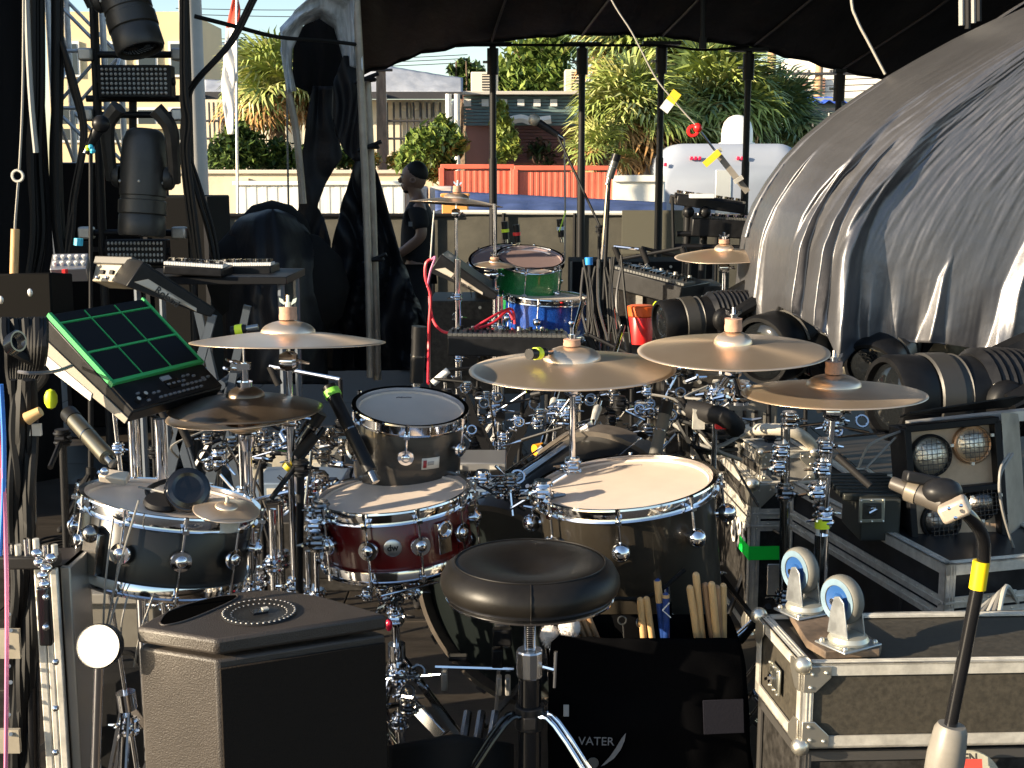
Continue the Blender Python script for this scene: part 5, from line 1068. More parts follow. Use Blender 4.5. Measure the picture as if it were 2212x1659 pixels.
# foreground bent stand
def bent():
    d = 2.15; t = T('microphone_stand', 'black bent microphone stand with a yellow band at the right front', 'microphone stand', (D(2045, 1600, d).x, d, .0))
    b = MB(); b.cyl(D(2049, 1590, d), D(2113, 1262, d), .0118, n=18); b.cyl(D(2000, 1850, d), D(2049, 1590, d), .016, n=18); P(b, 'tube', blackg, t, w=True)
    b = MB(); b.tube([D(2113, 1262, d), D(2124, 1215, d), D(2122, 1160, d - .02), D(2098, 1120, d - .04), D(2066, 1096, d - .05)], .0118, n=16, sub=8); P(b, 'gooseneck', blackg, t, w=True)
    b = MB(); b.cyl(D(2111, 1272, d), D(2120, 1212, d), .0145, n=18); P(b, 'yellow_band', M('yellow_band', (.85, .6, .01), .35), t, w=True)
    gp = M('grey_plastic_grip', (.2, .185, .16), .4, vary=(20, .12)); b = MB()
    X = basis(D(2052, 1575, d), D(2110, 1262, d) - D(2049, 1590, d), V(-.2, -1, .1)); pr = [(0, .016), (-.01, .026), (-.06, .031), (-.12, .03), (-.2, .026)]
    b = MB(); b.lathe([(r_, z_) for z_, r_ in [(0, .0), (0, .024), (-.01, .029), (-.06, .0335), (-.13, .032), (-.25, .026), (-.25, 0)]], basis(D(2056, 1566, d), V(0, 1, 0), D(2110, 1262, d) - D(2049, 1590, d)), 32); P(b, 'clutch_grip', gp, t, w=True)
    c = D(2062, 1100, d - .06); 
    b = MB(); b.box((0, 0, 0), (.05, .03, .042), basis(c, V(.8, -.3, .5), V(.2, -1, .3))); P(b, 'clamp_block', M('pale_clamp', (.5, .42, .34), .4, .3), t, w=True, bev=.006)
    for q in ((2050, 1098), (2064, 1118), (2076, 1092)): b = MB(); b.sph(D(*q, d - .095), .0035, 8); P(b, 'screw', chrome, t, w=True)
    t2 = T('microphone', 'fat grey brown microphone on the bent stand in front of the blinder', 'microphone', D(1990, 1075, d - .02))
    bm_ = M('brown_grey_mic', (.07, .06, .05), .45); b = MB(); a, e = D(1925, 1042, d + .03), D(2040, 1088, d - .03)
    ax = (e - a).normalized(); b.cyl(a, a.lerp(e, .3), .0115, .013, n=20); b.cyl(a.lerp(e, .3), e, .019, n=24); P(b, 'body', bm_, t2, w=True, bev=.002)
    b = MB(); b.cyl(a.lerp(e, .33), a.lerp(e, .52), .021, n=24); P(b, 'ribbed_ring', M('brown_grey_ring', (.2, .17, .13), .35, .3), t2, w=True)
    b = MB(); b.sph(D(2035, 1062, d - .02), .03, 14, (1.2, 1, .8)); b.box((0, 0, 0), (.06, .02, .03), basis(D(1990, 1035, d), V(1, 0, -.2), V(0, -1, .2))); P(b, 'holder', blackp, t2, w=True, bev=.004)
    # round sticker disc at the very corner
    b = MB(); b.lathe([(0, .004), (.058, .004), (.06, 0)], basis(D(2098, 1690, 2.3), V(1, 0, 0), V(-.1, -1, .35)), 40); o = P(b, 'round_sign', M('cream_sign', (.42, .4, .3), .5, vary=(20, .15)), w=True, label='round cream sticker disc with red patch behind the bent stand grip', cat='sign')
    XX = basis(D(2090, 1638, 2.28), V(1, 0, 0), V(-.1, -1, .35)); L0 = text('EEN', .022, XX, o, M('dark_print', (.04, .035, .03), .6), world=True, bold=.0008)
    b = MB(); b.box((0, 0, 0), (.042, .03, .002), basis(D(2098, 1657, 2.275), V(1, 0, 0), V(-.1, -1, .35))); P(b, 'red_patch', M('red_print', (.6, .06, .04), .5), o, w=True)
bent()
# ================================================================== STICK BAG
def stickbag():
    t = T('stick_bag', 'large black stick bag with VATER lettering hanging beside the throne'.replace('VATER', 'white maker'), 'bag', D(1395, 1640, 2.8))
    rows = [(1378, 1212, 1590), (1386, 1196, 1598), (1420, 1190, 1604), (1540, 1186, 1612), (1650, 1188, 1622), (1760, 1195, 1630)]
    bagm = M('bag_nylon', (.003, .003, .0034), 1, spec=0, bump=(160, .3, .001))
    b = MB(); 
    def fn(u, v):
        y = lerp(1378, 1760, v); xl, xr = interp(rows, y); return D(lerp(xl, xr, u), y, 2.67 - .035 * sin(pi * u) - .02 * sin(pi * v) + .012 * noise.noise(V(u * 6, v * 5, 1)))
    b.grid(fn, 40, 40); P(b, 'front_panel', bagm, t, w=True, solid=-.012, ang=70)
    b = MB(); 
    rows2 = [(1300, 1225, 1560), (1340, 1205, 1580), (1380, 1200, 1596), (1760, 1200, 1628)]
    b.grid(lambda u, v: D(lerp(*interp(rows2, lerp(1330, 1760, v)), u), lerp(1330, 1760, v), 2.725 + .01 * sin(u * 9)), 24, 24); P(b, 'back_panel', bagm, t, w=True, solid=.01, ang=70)
    b = MB(); b.grid(lambda u, v: D(lerp(1340, 1470, u), lerp(1240, 1340, v) , 2.96) , 2, 2)
    b = MB(); X = basis(D(1563, 1548, 2.60), V(1, .0, .04), V(0, -1, .12)); b.box((0, 0, 0), (.088, .075, .003), X); P(b, 'grey_patch', M('grey_mesh_patch', (.012, .012, .016), .9, spec=0, bump=(200, .6, .001)), t, w=True, bev=.004)
    b = MB(); X = basis(D(1223, 1535, 2.618), V(1, 0, 0), V(0, -1, .1)); b.box((0, 0, 0), (.012, .026, .003), X); P(b, 'white_tab', M('white_tab', (.35, .35, .35), .6), t, w=True, bev=.001)
    lt = M('grey_print', (.16, .16, .17), .6)
    X = basis(D(1288, 1602, 2.598), V(1, 0, -.02), V(0, -1, .08)); text('VATER', .026, X, t, lt, world=True)
    b = MB(); pts = [(1352, 1583), (1349, 1600), (1340, 1620), (1326, 1638), (1306, 1652), (1298, 1655), (1316, 1636), (1330, 1616), (1343, 1594)]
    b.prism([D(x, y, 2.596) for x, y in pts], V(0, -.0012, 0)); P(b, 'swoosh_mark', lt, t, w=True, smooth=False)
    b = MB(); X = basis(D(1281, 1648, 2.598), V(1, 0, 0), V(0, -1, .08)); b.lathe([(.0, .001), (.012, .001), (.0125, 0)], X, 20); P(b, 'swoosh_dot', M('dark_grey_print', (.06, .06, .06), .6), t, w=True)
    # strap up to the floor tom
    cab([D(1225, 1385, 2.72), D(1300, 1300, 2.72), D(1400, 1290, 2.72), D(1480, 1230, 2.73)], .005, fabric, par=t, name='strap')
    cab([D(1600, 1385, 2.85), D(1660, 1310, 2.7)], .008, fabric, par=t, name='strap', sub=1)
    def stick(x0, y0, x1, y1, d=2.70, mt=wood, r=.0078, lab='', g='drum sticks in the bag', tip='tip', extra=None):
        a, c = D(x0, y0, d), D(x1, y1, d); t = T('drum_stick', lab, 'drum stick', c, group=g); ax = (c - a); L = ax.length; ax.normalize()
        b = MB(); b.cyl(a + ax * .004, a + ax * L, r, n=14); P(b, 'shaft', mt, t, w=True)
        b = MB(); b.sph(a + ax * .003, r * .98, 12); P(b, 'butt', mt, t, w=True)
        if extra: k0, k1, em = extra; b = MB(); b.cyl(a + ax * L * k0, a + ax * L * k1, r * 1.06, n=14); P(b, 'printed_band', em, t, w=True)
        return t
    navy = M('navy_lacquer', (.012, .04, .17), .35, vary=(30, .3)); wd2 = M('darker_wood', (.3, .17, .085), .5, vary=(14, .2), streak=(6, 6, 1)); gw = M('grey_wood', (.28, .22, .15), .5, vary=(14, .2))
    stick(1383, 1294, 1394, 1420, lab='tan drum stick, left of the pair at the left end of the bag')
    stick(1396, 1292, 1414, 1420, lab='tan drum stick, right of the pair at the left end of the bag')
    stick(1420, 1254, 1436, 1420, d=2.705, mt=navy, lab='tallest navy blue drum stick with bare wooden butt', extra=(0, .28, wood))
    stick(1438, 1284, 1440, 1420, d=2.695, mt=navy, lab='short navy blue drum stick with white chevron', extra=(0, .05, wood))
    b = MB(); b.strut(D(1446, 1302, 2.685), D(1431, 1318, 2.685), .003, .002); b.strut(D(1431, 1318, 2.685), D(1449, 1334, 2.685), .003, .002); P(b, 'white_chevron', whitep, w=True, label='white chevron sleeve printed on the navy drum stick', cat='sleeve')
    for k, (a, c_, y0, m_, lb) in enumerate(((1490, 1512, 1268, wood, 'leftmost light drum stick of the right bunch'), (1503, 1520, 1240, wood, 'tallest light drum stick of the right bunch'), (1523, 1545, 1262, wd2, 'brownish drum stick behind the light ones'), (1537, 1552, 1260, wood, 'light topped drum stick right of the tallest'), (1548, 1556, 1268, wd2, 'short brown drum stick near the right end'), (1562, 1562, 1264, wood, 'rightmost light drum stick of the bunch'))):
        stick(a, y0, c_, 1415, d=2.69 + .008 * (k % 3), mt=m_, r=.0082, lab=lb, extra=((.86, 1.0, M('white_sleeve', (.55, .5, .45), .5)) if k == 0 else None))
    for k in range(5):
        x = 1215 + k * 13; stick(x, 1322, x + 28 + k, 1400, d=2.712, mt=wd2, r=.0065, lab=['first', 'second', 'third', 'fourth', 'fifth'][k] + ' brown mallet shaft from the left under the seat edge', g='mallet shafts behind the throne')
    fl = M('white_fleece', (.62, .58, .55), 1, bump=(60, 1, .006))
    for k, (x, y, r_) in enumerate(((1188, 1372, .022), (1230, 1356, .025))):
        t2 = T('fluffy_mallet', ('left' if k == 0 else 'right') + ' fluffy white mallet head beside the throne post', 'mallet', D(x, y, 2.70), group='fluffy mallets')
        b = MB(); rnd = random.Random(k); b.sph(D(x, y, 2.70), r_, 18)
        for i in range(240):
            v = Vector((rnd.gauss(0, 1), rnd.gauss(0, 1), rnd.gauss(0, 1))).normalized(); p = D(x, y, 2.70) + v * r_ * .92; u = v.cross(V(.2, .5, 1)).normalized() * .003; b.add([p - u, p + u, p + v * .008 + V(0, 0, -.002)], [(0, 1, 2)])
        P(b, 'head', fl, t2, w=True); b = MB(); b.cyl(D(x, y, 2.70), D(x + 34, y + 60, 2.71), .0055, n=10); P(b, 'shaft', wd2, t2, w=True)
    t2 = T('scissors', 'pair of dark scissor rings poking out of the bag', 'scissors', D(1355, 1400, 2.70)); sm = M('dark_steel', (.12, .12, .12), .3, .8)
    for x in (1344, 1380):
        b = MB(); b.torus((0, 0, 0), .009, .0018, basis(D(x, 1340 + (4 if x > 1350 else 0), 2.70), V(.6 if x > 1350 else 1, .8 if x > 1350 else 0, 0), V(0, -1, .1)), 20, 6); b.cyl(D(x + 2, 1350, 2.70), D(x + 6, 1400, 2.70), .0022, n=6); P(b, 'handle', sm, t2, w=True)
stickbag()
# the bright glare spot is an emissive disc, built further down
# ================================================================== FLIGHT CASES
lamd = M('black_laminate', (.028, .026, .024), .5, vary=(40, .5), bump=(110, .25, .001))
lamf = M('weathered_laminate', (.042, .036, .026), .6, vary=(90, .3), bump=(90, .3, .001))
ballm = M('zinc_ball', (.72, .68, .58), .32, .9)
def case(label, o, ax, ay, hz, mat=lamd, rail=.028, seam=None, latch=None, group='flight cases', handle=None, cat='flight case', railm=None, name='flight_case', balls=True, stripe=None, rivets=True):
    "o: near top corner; ax, ay: vectors to the two other top corners; hz: height"
    ax, ay = Vector(ax), Vector(ay); z = V(0, 0, 1); rm_ = railm or alu; c = o + ax / 2 + ay / 2 - z * hz
    t = T(name, label, cat, c, group=group); ux, uy = ax.normalized(), ay.normalized()
    b = MB(); e = .004; b.prism([o + ux * e + uy * e - z * .004, o + ax - ux * e + uy * e - z * .004, o + ax + ay - ux * e - uy * e - z * .004, o + ay + ux * e - uy * e - z * .004], V(0, 0, -hz + .008)); P(b, 'body', mat, t, w=True)
    q = rail
    def L(p0, d, s1, s2):                                         # angle rail along d with flanges s1 and s2
        b = MB(); n1 = s1.normalized() * q; n2 = s2.normalized() * q; o_ = -(n1 + n2) / q * .003; th = .004; p = p0 + o_
        for a_, b_ in ((n1, n2), (n2, n1)):
            k = b_.normalized() * th; b.prism([p, p + a_, p + a_ + k, p + k], d)
        for j in (.45, .75): w_ = n1 * j - n2.normalized() * .0012; b.prism([p + w_, p + w_ + n1 * .08, p + w_ + n1 * .08 + n2.normalized() * .002, p + w_ + n2.normalized() * .002], d)
        return P(b, 'edge_rail', rm_, t, w=True, smooth=False)
    for zz, sz in ((0, -1), (-hz, 1)):
        p = o + z * zz; L(p, ax, uy, z * sz); L(p, ay, ux, z * sz); L(p + ay, ax, -uy, z * sz); L(p + ax, ay, -ux, z * sz)
    for p, s1, s2 in ((o, ux, uy), (o + ax, -ux, uy), (o + ay, ux, -uy), (o + ax + ay, -ux, -uy)): L(p - z * hz, z * hz, s1, s2)
    if seam is not None:
        for s in (seam, seam + rail * 1.25):
            for p, d, nn in ((o, ax, -uy), (o, ay, -ux)):
                b = MB(); w_ = p - z * (s) + nn * .003; b.prism([w_, w_ - z * rail, w_ - z * rail - nn * .003, w_ - nn * .003], d); b.prism([w_ - z * rail * .42 + nn * .003, w_ - z * rail * .58 + nn * .003, w_ - z * rail * .58, w_ - z * rail * .42], d); P(b, 'seam_rail', rm_, t, w=True, smooth=False)
                if rivets:
                    b = MB(); n_ = int(d.length / .035)
                    for i in range(n_): b.sph(w_ + d * (i + .5) / n_ - z * rail * (.25 if i % 2 else .75) + nn * .001, .0028, 6)
                    P(b, 'rivets', ballm, t, w=True, kind='stuff')
    if balls:
        for p, s in ((o, 1), (o + ax, 1), (o + ay, 1), (o - z * hz, -1), (o + ax - z * hz, -1)):
            b = MB(); b.sph(p - (ux + uy) * .0, .021 * (rail / .028), 16); P(b, 'ball_corner', ballm, t, w=True)
            b = MB(); d1 = ux if (p - o).dot(ux) < .01 else -ux; d2 = uy if (p - o).dot(uy) < .01 else -uy; k = .062 * (rail / .028)
            zs = -z * s
            b.prism([p - d2 * .0075, p - d2 * .0075 + d1 * k, p - d2 * .0075 + d1 * k + zs * k * .45, p - d2 * .0075 + d1 * k * .45 + zs * k, p - d2 * .0075 + zs * k], d2 * .003)
            b.prism([p - d1 * .0075, p - d1 * .0075 + d2 * k, p - d1 * .0075 + d2 * k + zs * k * .45, p - d1 * .0075 + d2 * k * .45 + zs * k, p - d1 * .0075 + zs * k], d1 * .003); g = P(b, 'corner_bracket', M('zinc_bracket', (.6, .57, .5), .35, .9), t, w=True, bev=.002)
            b = MB()
            for (i, j) in ((.8, .25), (.25, .8), (.3, .3)): b.sph(p - d2 * .008 + d1 * k * i + zs * k * j, .0038, 8)
            P(b, 'rivets', ballm, g, w=True)
    return t, ux, uy
def recess_latch(t, p, ux, nn, s=.055, key=True):
    z = V(0, 0, 1); X = basis(p + nn * .005, ux, nn); b = MB(); b.box((0, 0, 0), (s * 2, s * 1.9, .006), X); dish = P(b, 'latch_dish', M('zinc_dish', (.42, .42, .36), .35, .85), t, w=True, bev=.006)
    b = MB(); b.box((0, 0, .002), (s * 1.5, s * 1.3, .006), X); P(b, 'latch_recess', M('recess_dark', (.05, .05, .045), .4, .5), dish, w=True, bev=.004)
    b = MB(); b.cyl(X @ V(0, 0, 0), X @ V(0, 0, .014), s * .3, n=16); b.box((0, 0, .016), (s * .7, .006, .008), X @ Rz(.5)); b.box((0, s * .35, .008), (s * .5, s * .18, .008), X); P(b, 'butterfly_latch', chrome, dish, w=True)
    b = MB()
    for a in (-1, 0, 1):
        for c in (-1, 1): b.sph(X @ V(a * s * .85, c * s * .82, .004), .0035, 8)
    P(b, 'rivets', ballm, dish, w=True)
# tall case with green tape
o = D(1625, 1046, 4.15); L1 = D(1540, 958, 4.764) - o; L1.z = 0; AX = V(.38, .02, 0)
tc_, ux, uy = case('tall black flight case with green tape round its corner', o, AX, L1, .53, lamd, rail=.034, seam=.085)
X = basis(D(1592, 1190, 3.65) + V(0, 0, 0), V(1, 0, 0), V(0, -1, 0))
# lettering on the receding left face
nn = -ux; c = o + uy * .135 - V(0, 0, .185) + nn * .005
wl = M('white_stencil', (.7, .66, .6), .6)
ltr = text('san', .1, basis(o + uy * .36 - V(0, 0, .19) + nn * .005, -uy, nn), tc_, wl, world=True, bold=.002); ltr2 = text('895', .15, basis(o + uy * .15 - V(0, 0, .215) + nn * .005, -uy, nn), tc_, wl, world=True, bold=.003)
gt = M('bright_green_tape', (.01, .95, .08), .45); zt = D(1640, 1181, 4.14).z; hb_ = .048
b = MB(); ny = -uy; pa = [o + uy * .13 + nn * .0065, o + nn * .0065 + ny * .0065, o + ux * .1 + ny * .0065]
b.add([V(p.x, p.y, zt) for p in pa] + [V(p.x, p.y, zt - hb_) for p in pa], [(0, 1, 4, 3), (1, 2, 5, 4)]); P(b, 'green_tape', gt, tc_, w=True, solid=.0006, smooth=False)
b = MB(); b.box(o + ux * .085 - V(0, .006, .33), (.05, .006, .11)); P(b, 'handle_plate', alu_dull, tc_, w=True, bev=.01)
# small case on top
o2 = D(1644, 978, 4.2); L2 = (D(1597, 950, 4.42) - o2); L2.z = 0
t_, ux2, uy2 = case('small grey flight case with a black stripe on top of the tall case', o2, V(.18, .01, 0), L2, .125, M('grey_ribbed_laminate', (.2, .19, .17), .5, vary=(20, .2)), rail=.022)
b = MB(); nn2 = -ux2; p = o2 - V(0, 0, .045) + nn2 * .003; b.prism([p, p - V(0, 0, .03), p - V(0, 0, .03) + uy2 * L2.length, p + uy2 * L2.length], nn2 * .002); P(b, 'black_stripe', lamd, t_, w=True)
o3 = D(1800, 1072, 4.3); L3 = (D(1732, 1010, 4.72) - o3); L3.z = 0
t_, ux3, uy3 = case('grey flight case with a black stripe and recessed latch behind the cymbal stand', o3, V(.25, .0, 0), L3, .135, M('grey_ribbed_laminate', (.2, .19, .17), .5, vary=(20, .2)), rail=.022)
nn3 = -ux3; p = o3 - V(0, 0, .042) + nn3 * .003; b = MB(); b.prism([p, p - V(0, 0, .038), p - V(0, 0, .038) + uy3 * L3.length, p + uy3 * L3.length], nn3 * .002); P(b, 'black_stripe', lamd, t_, w=True)
recess_latch(t_, o3 + V(.11, -.004, -.05), V(1, 0, 0), V(0, -1, 0), .034)
# ribbed amplifier with square latch box
t_ = T('power_unit', 'dark ribbed power unit standing between the striped case and the blinder', 'equipment', D(1890, 1140, 3.5))
o4 = D(1895, 1085, 3.45); b = MB(); b.box(o4 + V(.0, .06, -.04), (.11, .2, .12)); P(b, 'case', M('dark_green_metal', (.05, .052, .045), .4, .4), t_, w=True, bev=.004)
for i in range(7): b = MB(); b.box(o4 + V(0, .0 + i * .04, .015), (.19, .018, .02)); P(b, 'rib', M('dark_green_metal', (.05, .052, .045), .4, .4), t_, w=True, bev=.003)
recess_latch(t_, D(1882, 1102, 3.40), V(1, 0, .03), V(0, -1, 0), .036)
# long trunk
o = D(2045, 1222, 3.12); L = D(1706, 1098, 4.0) - o; L.z = 0
tt, ux5, uy5 = case('long black trunk with double rails running back beside the casters', o, V(.42, .12, 0), L, .33, M('trunk_black', (.02, .02, .021), .35, vary=(12, .4)), rail=.03, seam=.085, balls=False)
# platform of the front case
ZC = .62
o = G(1735, 1437, ZC); ay = G(1640, 1330, ZC) - o; ax = G(2290, 1428, ZC) - o; ax = ax.normalized() * .9
tf, ux6, uy6 = case('large front flight case with brown laminate and aluminium rails at lower right', o, ax, ay * 1.0, .165, lamf, rail=.024)
nn = -ux6; recess_latch(tf, o + ay * .52 - V(0, 0, .085) , -uy6, nn, .03)
b = MB(); b.box((0, 0, 0), (.002, .002, .002), Matrix.Translation(o)); 
o7 = o + uy6 * .02 + ux6 * .01 - V(0, 0, .185); case('lower flight case hidden under the large front case', o7, ax * .98, ay * .95, .40, lamd, rail=.022, railm=M('dark_rail', (.18, .17, .16), .45, .8), balls=False)
# caster board
def casters():
    z = ZC + .003; cb = [G(1700, 1322, z), G(1765, 1322, z), G(1903, 1412, z), G(1896, 1424, z), G(1750, 1424, z)]
    cb = [G(1695, 1322, z), G(1772, 1319, z), G(1904, 1408, z), G(1900, 1420, z), G(1782, 1424, z), G(1742, 1400, z)]
    c = sum(cb, V(0, 0, 0)) / 6; t = T('caster_board', 'worn brown plywood caster board on the front case', 'board', c)
    b = MB(); b.prism(cb, V(0, 0, .016)); P(b, 'board', M('worn_plywood', (.13, .09, .06), .7, vary=(12, .5), bump=(60, .4, .003)), t, w=True, bev=.002)
    zb = z + .016; tyre = M('grey_caster_tyre', (.15, .145, .125), .6, vary=(20, .15)); hubm = M('blue_caster_hub', (.02, .08, .24), .4); wall_ = M('pale_blue_tyre_wall', (.16, .24, .3), .5, vary=(14, .2)); zn = M('zinc_fork', (.38, .4, .41), .4, .8, vary=(30, .2))
    for k, (px, py, bx, by, lab) in enumerate(((1768, 1262, 1738, 1322, 'blue hubbed caster wheel at the back of the board'), (1852, 1318, 1832, 1392, 'blue hubbed caster wheel at the front of the board'))):
        base = G(bx, by, zb); t2 = T('caster', lab, 'caster', base, Euler((0, 0, R_(27 + 4 * k))), group='casters on the front case'); 
        b = MB(); b.box((0, 0, .003), (.1, .082, .005)); P(b, 'plate', zn, t2, bev=.002)
        for sx in (-1, 1):
            for sy in (-1, 1): b = MB(); b.sph((sx * .04, sy * .031, .007), .006, 10); P(b, 'bolt', ballm, t2)
        b = MB(); b.lathe([(0, .006), (.038, .006), (.04, .012), (.036, .02), (.02, .024), (0, .025)], None, 32); P(b, 'swivel', M('cream_zinc', (.62, .6, .5), .35, .7), t2)
        wc = V(.008, .028, .082); r = .049
        for s in (-1, 1):
            b = MB(); pr = [(-.026, .02), (.026, .02), (.02, .07), (.012, .096), (-.0, .1), (-.012, .09), (-.02, .05)]
            b.prism([V(s * .0215, q * 1.05 + .006, h_) for q, h_ in pr], V(s * .0028, 0, 0)); P(b, 'fork', zn, t2, bev=.001)
        Xw = Matrix.Translation(wc) @ Ry(pi / 2); wt = .0155
        b = MB(); b.lathe([(r * .62, -wt), (r * .86, -wt * .98), (r * .96, -wt * .7), (r, -wt * .3), (r, wt * .3), (r * .96, wt * .7), (r * .86, wt * .98), (r * .62, wt), (r * .62, -wt)], Xw, 48); wh = P(b, 'tyre', tyre, t2, ang=50)
        b = MB(); b.lathe([(r * .63, wt + .0006), (r * .88, wt * .99 + .0006)], Xw, 48); b.lathe([(r * .63, -wt - .0006), (r * .88, -wt * .99 - .0006)], Xw, 48); P(b, 'tyre_wall', wall_, wh)
        b = MB(); b.lathe([(0, -wt * .8), (r * .25, -wt * 1.05), (r * .3, -wt * .7), (r * .63, -wt * .9), (r * .63, wt * .9), (r * .3, wt * .7), (r * .25, wt * 1.05), (0, wt * .8)], Xw, 40); P(b, 'hub', hubm, wh)
        b = MB(); b.cyl(wc - V(.028, 0, 0), wc + V(.028, 0, 0), .007, n=12); P(b, 'axle', chrome, t2)
casters()
# ================================================================== BLINDER
def blinder():
    d = 3.45; o = D(1952, 925, d); s = d / F; w_ = 205 * s; h_ = 262 * s
    X = basis(o, V(1, .10, .075), V(.09, -1, .12)); t = T('blinder_light', 'four lamp blinder light with two upper lamps glowing in sunlight', 'stage light', X=X)
    sgn = -1 if (X.to_3x3() @ V(0, 1, 0)).z > 0 else 1
    Y = lambda k: sgn * k
    pm = M('blinder_plate', (.4, .29, .2), .45, .3, vary=(8, .2)); fr = blackm
    b = MB(); b.box((w_ / 2, Y(h_ / 2), -.06), (w_, h_, .1)); P(b, 'housing', fr, t, bev=.004)
    b = MB(); b.box((w_ / 2, Y(h_ / 2), -.008), (w_ * .98, h_ * .98, .006)); P(b, 'front_plate', pm, t)
    for (cx_, cy_, ww, hh) in ((w_ / 2, .0, w_ * 1.04, .02), (w_ / 2, h_, w_ * 1.04, .02), (0, h_ / 2, .02, h_), (w_, h_ / 2, .02, h_), (w_ / 2, h_ * .56, w_, .018)): b = MB(); b.box((cx_, Y(cy_), .004), (ww, hh, .05)); P(b, 'frame_bar', fr, t, bev=.003)
    refl = M('sunlit_reflector', (.95, .86, .7), .34, .9, bump=(140, .8, .003)); gl = M('lamp_glass', (.9, .85, .75), .12, 0, coat=1, bump=(180, .6, .0015), trans=.0)
    wire = M('grid_wire', (.1, .09, .08), .4, .5)
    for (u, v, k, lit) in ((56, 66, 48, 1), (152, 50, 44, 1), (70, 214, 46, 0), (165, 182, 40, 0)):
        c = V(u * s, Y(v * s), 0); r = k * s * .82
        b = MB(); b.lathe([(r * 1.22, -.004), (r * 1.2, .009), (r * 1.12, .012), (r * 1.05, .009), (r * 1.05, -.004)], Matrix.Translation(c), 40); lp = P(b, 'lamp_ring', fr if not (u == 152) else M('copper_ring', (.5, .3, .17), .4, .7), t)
        b = MB(); b.lathe([(r * 1.05, .002), (r * .85, .012), (r * .6, .022), (r * .3, .028), (0, .03)], Matrix.Translation(c), 40); P(b, 'reflector', refl if lit else M('shaded_reflector', (.25, .23, .21), .3, 1, bump=(140, .5, .002)), lp)  # bright and dim copies: sun and shade put into the reflector colours
        b = MB(); n = 7
        for i in range(1, n):
            q = lerp(-r, r, i / n); e = sqrt(max(0, r * r - q * q)); b.cyl(c + V(q, -e, .032), c + V(q, e, .032), .0009, n=4); b.cyl(c + V(-e, q, .032), c + V(e, q, .032), .0009, n=4)
        P(b, 'wire_grid', wire, lp)
        b = MB(); b.sph(c + V(0, 0, .024), r * .2, 14, (1, 1, .3)); P(b, 'bulb', gl, lp)
        for a in (.5, 2.6, 4.4): b = MB(); b.box(c + V(r * 1.14 * cos(a), r * 1.14 * sin(a), .034), (.008, .008, .008)); P(b, 'clip', alu, lp)
    # side flap
    b = MB(); b.prism([V(w_ + .01, Y(-.02), .03), V(w_ + .115, Y(.0), -.08), V(w_ + .115, Y(h_ * .97), -.08), V(w_ + .01, Y(h_), .03)], V(.002, 0, -.004)); P(b, 'side_flap', M('grey_flap', (.3, .26, .21), .5, .2, vary=(6, .3)), t)
    b = MB(); b.prism([V(-.01, Y(-.03), 0), V(w_ * 1.2, Y(-.03), 0), V(w_ * 1.25, Y(-.07), .11), V(-.02, Y(-.05), .10)], V(0, Y(-.004), 0)); P(b, 'top_flap', fr, t)
    # box under it
    t2 = T('dimmer_pack', 'black equipment box under the blinder light', 'equipment', D(2080, 1300, 3.4)); b = MB(); p = D(2105, 1250, 3.4); b.box(p + V(0, .1, -.18), (.45, .35, .36)); P(b, 'case', lamd, t2, w=True, bev=.004)
    for i in range(4): b = MB(); b.cyl(p + V(-.12 + .08 * i, -.08, -.02), p + V(-.12 + .08 * i, -.1, -.02), .018, n=14); P(b, 'socket', blackp, t2, w=True)
    b = MB(); b.strut(D(1962, 922, 3.5), D(2262, 890, 3.6), .03, .03); P(b, 'support_bar', alu_dull, w=True, label='flat metal bar crossing above the blinder light', cat='bar')
    for k in range(2): cab([D(2180 + 8 * k, 980, 3.3), D(2160, 1020 + 10 * k, 3.25), D(2165, 1100, 3.25), D(2195, 1200, 3.3)], .004, cablegrey, ('left' if k == 0 else 'right') + ' of two thin grey cables before the blinder side flap', group='blinder cables')
    for k in range(5): cab([D(2110 + k * 12, 1322, 3.0), D(2150 + k * 6, 1290 - k * 6, 3.1), D(2200, 1275 + k * 8, 3.2)], .006, cablegrey if k % 2 else M('white_cable', (.5, .48, .42), .5), ORD[k] + ' pale cable from the front curling behind the large case', group='pale cables behind the front case')
blinder()
# ================================================================== HOSE, CLAMPS, RIGHT HARDWARE
cab([D(1592, 940, 4.25), D(1615, 930, 4.25), D(1680, 928, 4.2), D(1730, 940, 4.2), D(1775, 985, 4.3)], .021, M('cream_hose', (.52, .47, .38), .45, vary=(15, .1)), 'thick cream coloured hose lying over the small grey case', n=10, cat='hose')
def multi(label, px, py, d, floor_px=None, mat=darkchrome, tall=True):
    p = D(px, py, d); t = stand('clamp_stand', label, (p.x if floor_px is None else D(floor_px, 1400, d).x, d), p, (.5, .8), .25, (.016, .013, .012), mat, group='dark clamp stands', a0=.9)
    b = MB(); rnd = random.Random(px)
    
    for k in range(3): b = MB(); clampb(b, p + V(rnd.uniform(-.02, .02), rnd.uniform(-.02, .02), -.06 * k - .02 * rnd.random()), .95, k); P(b, 'clamp', chrome, t, w=True)
    return t
multi('thick black stand with chrome multi clamp before the tall case', 1697, 905, 3.15, 1700)
t_ = multi('black stand with yellow tape and chrome clamp behind the back caster', 1780, 955, 3.12, 1768)
b = MB(); b.cyl(D(1776, 1140, 3.1), D(1776, 1120, 3.1), .019, n=16); P(b, 'yellow_band', yel, t_, w=True)
b = MB(); b.cyl(D(1776, 1118, 3.12), D(1776, 1150, 3.12), .0165, n=14); P(b, 'white_band', whitep, t_, w=True)
b = MB(); b.cyl(D(1775, 1155, 3.1), D(1770, 1320, 3.1), .0175, n=14); P(b, 'chrome_sleeve', chrome, t_, w=True)
cab([D(1808, 985, 3.05), D(1880, 1050, 3.0)], .009, blackr, 'black rod sticking out of the right clamp stand', sub=1, n=10, cat='rod')
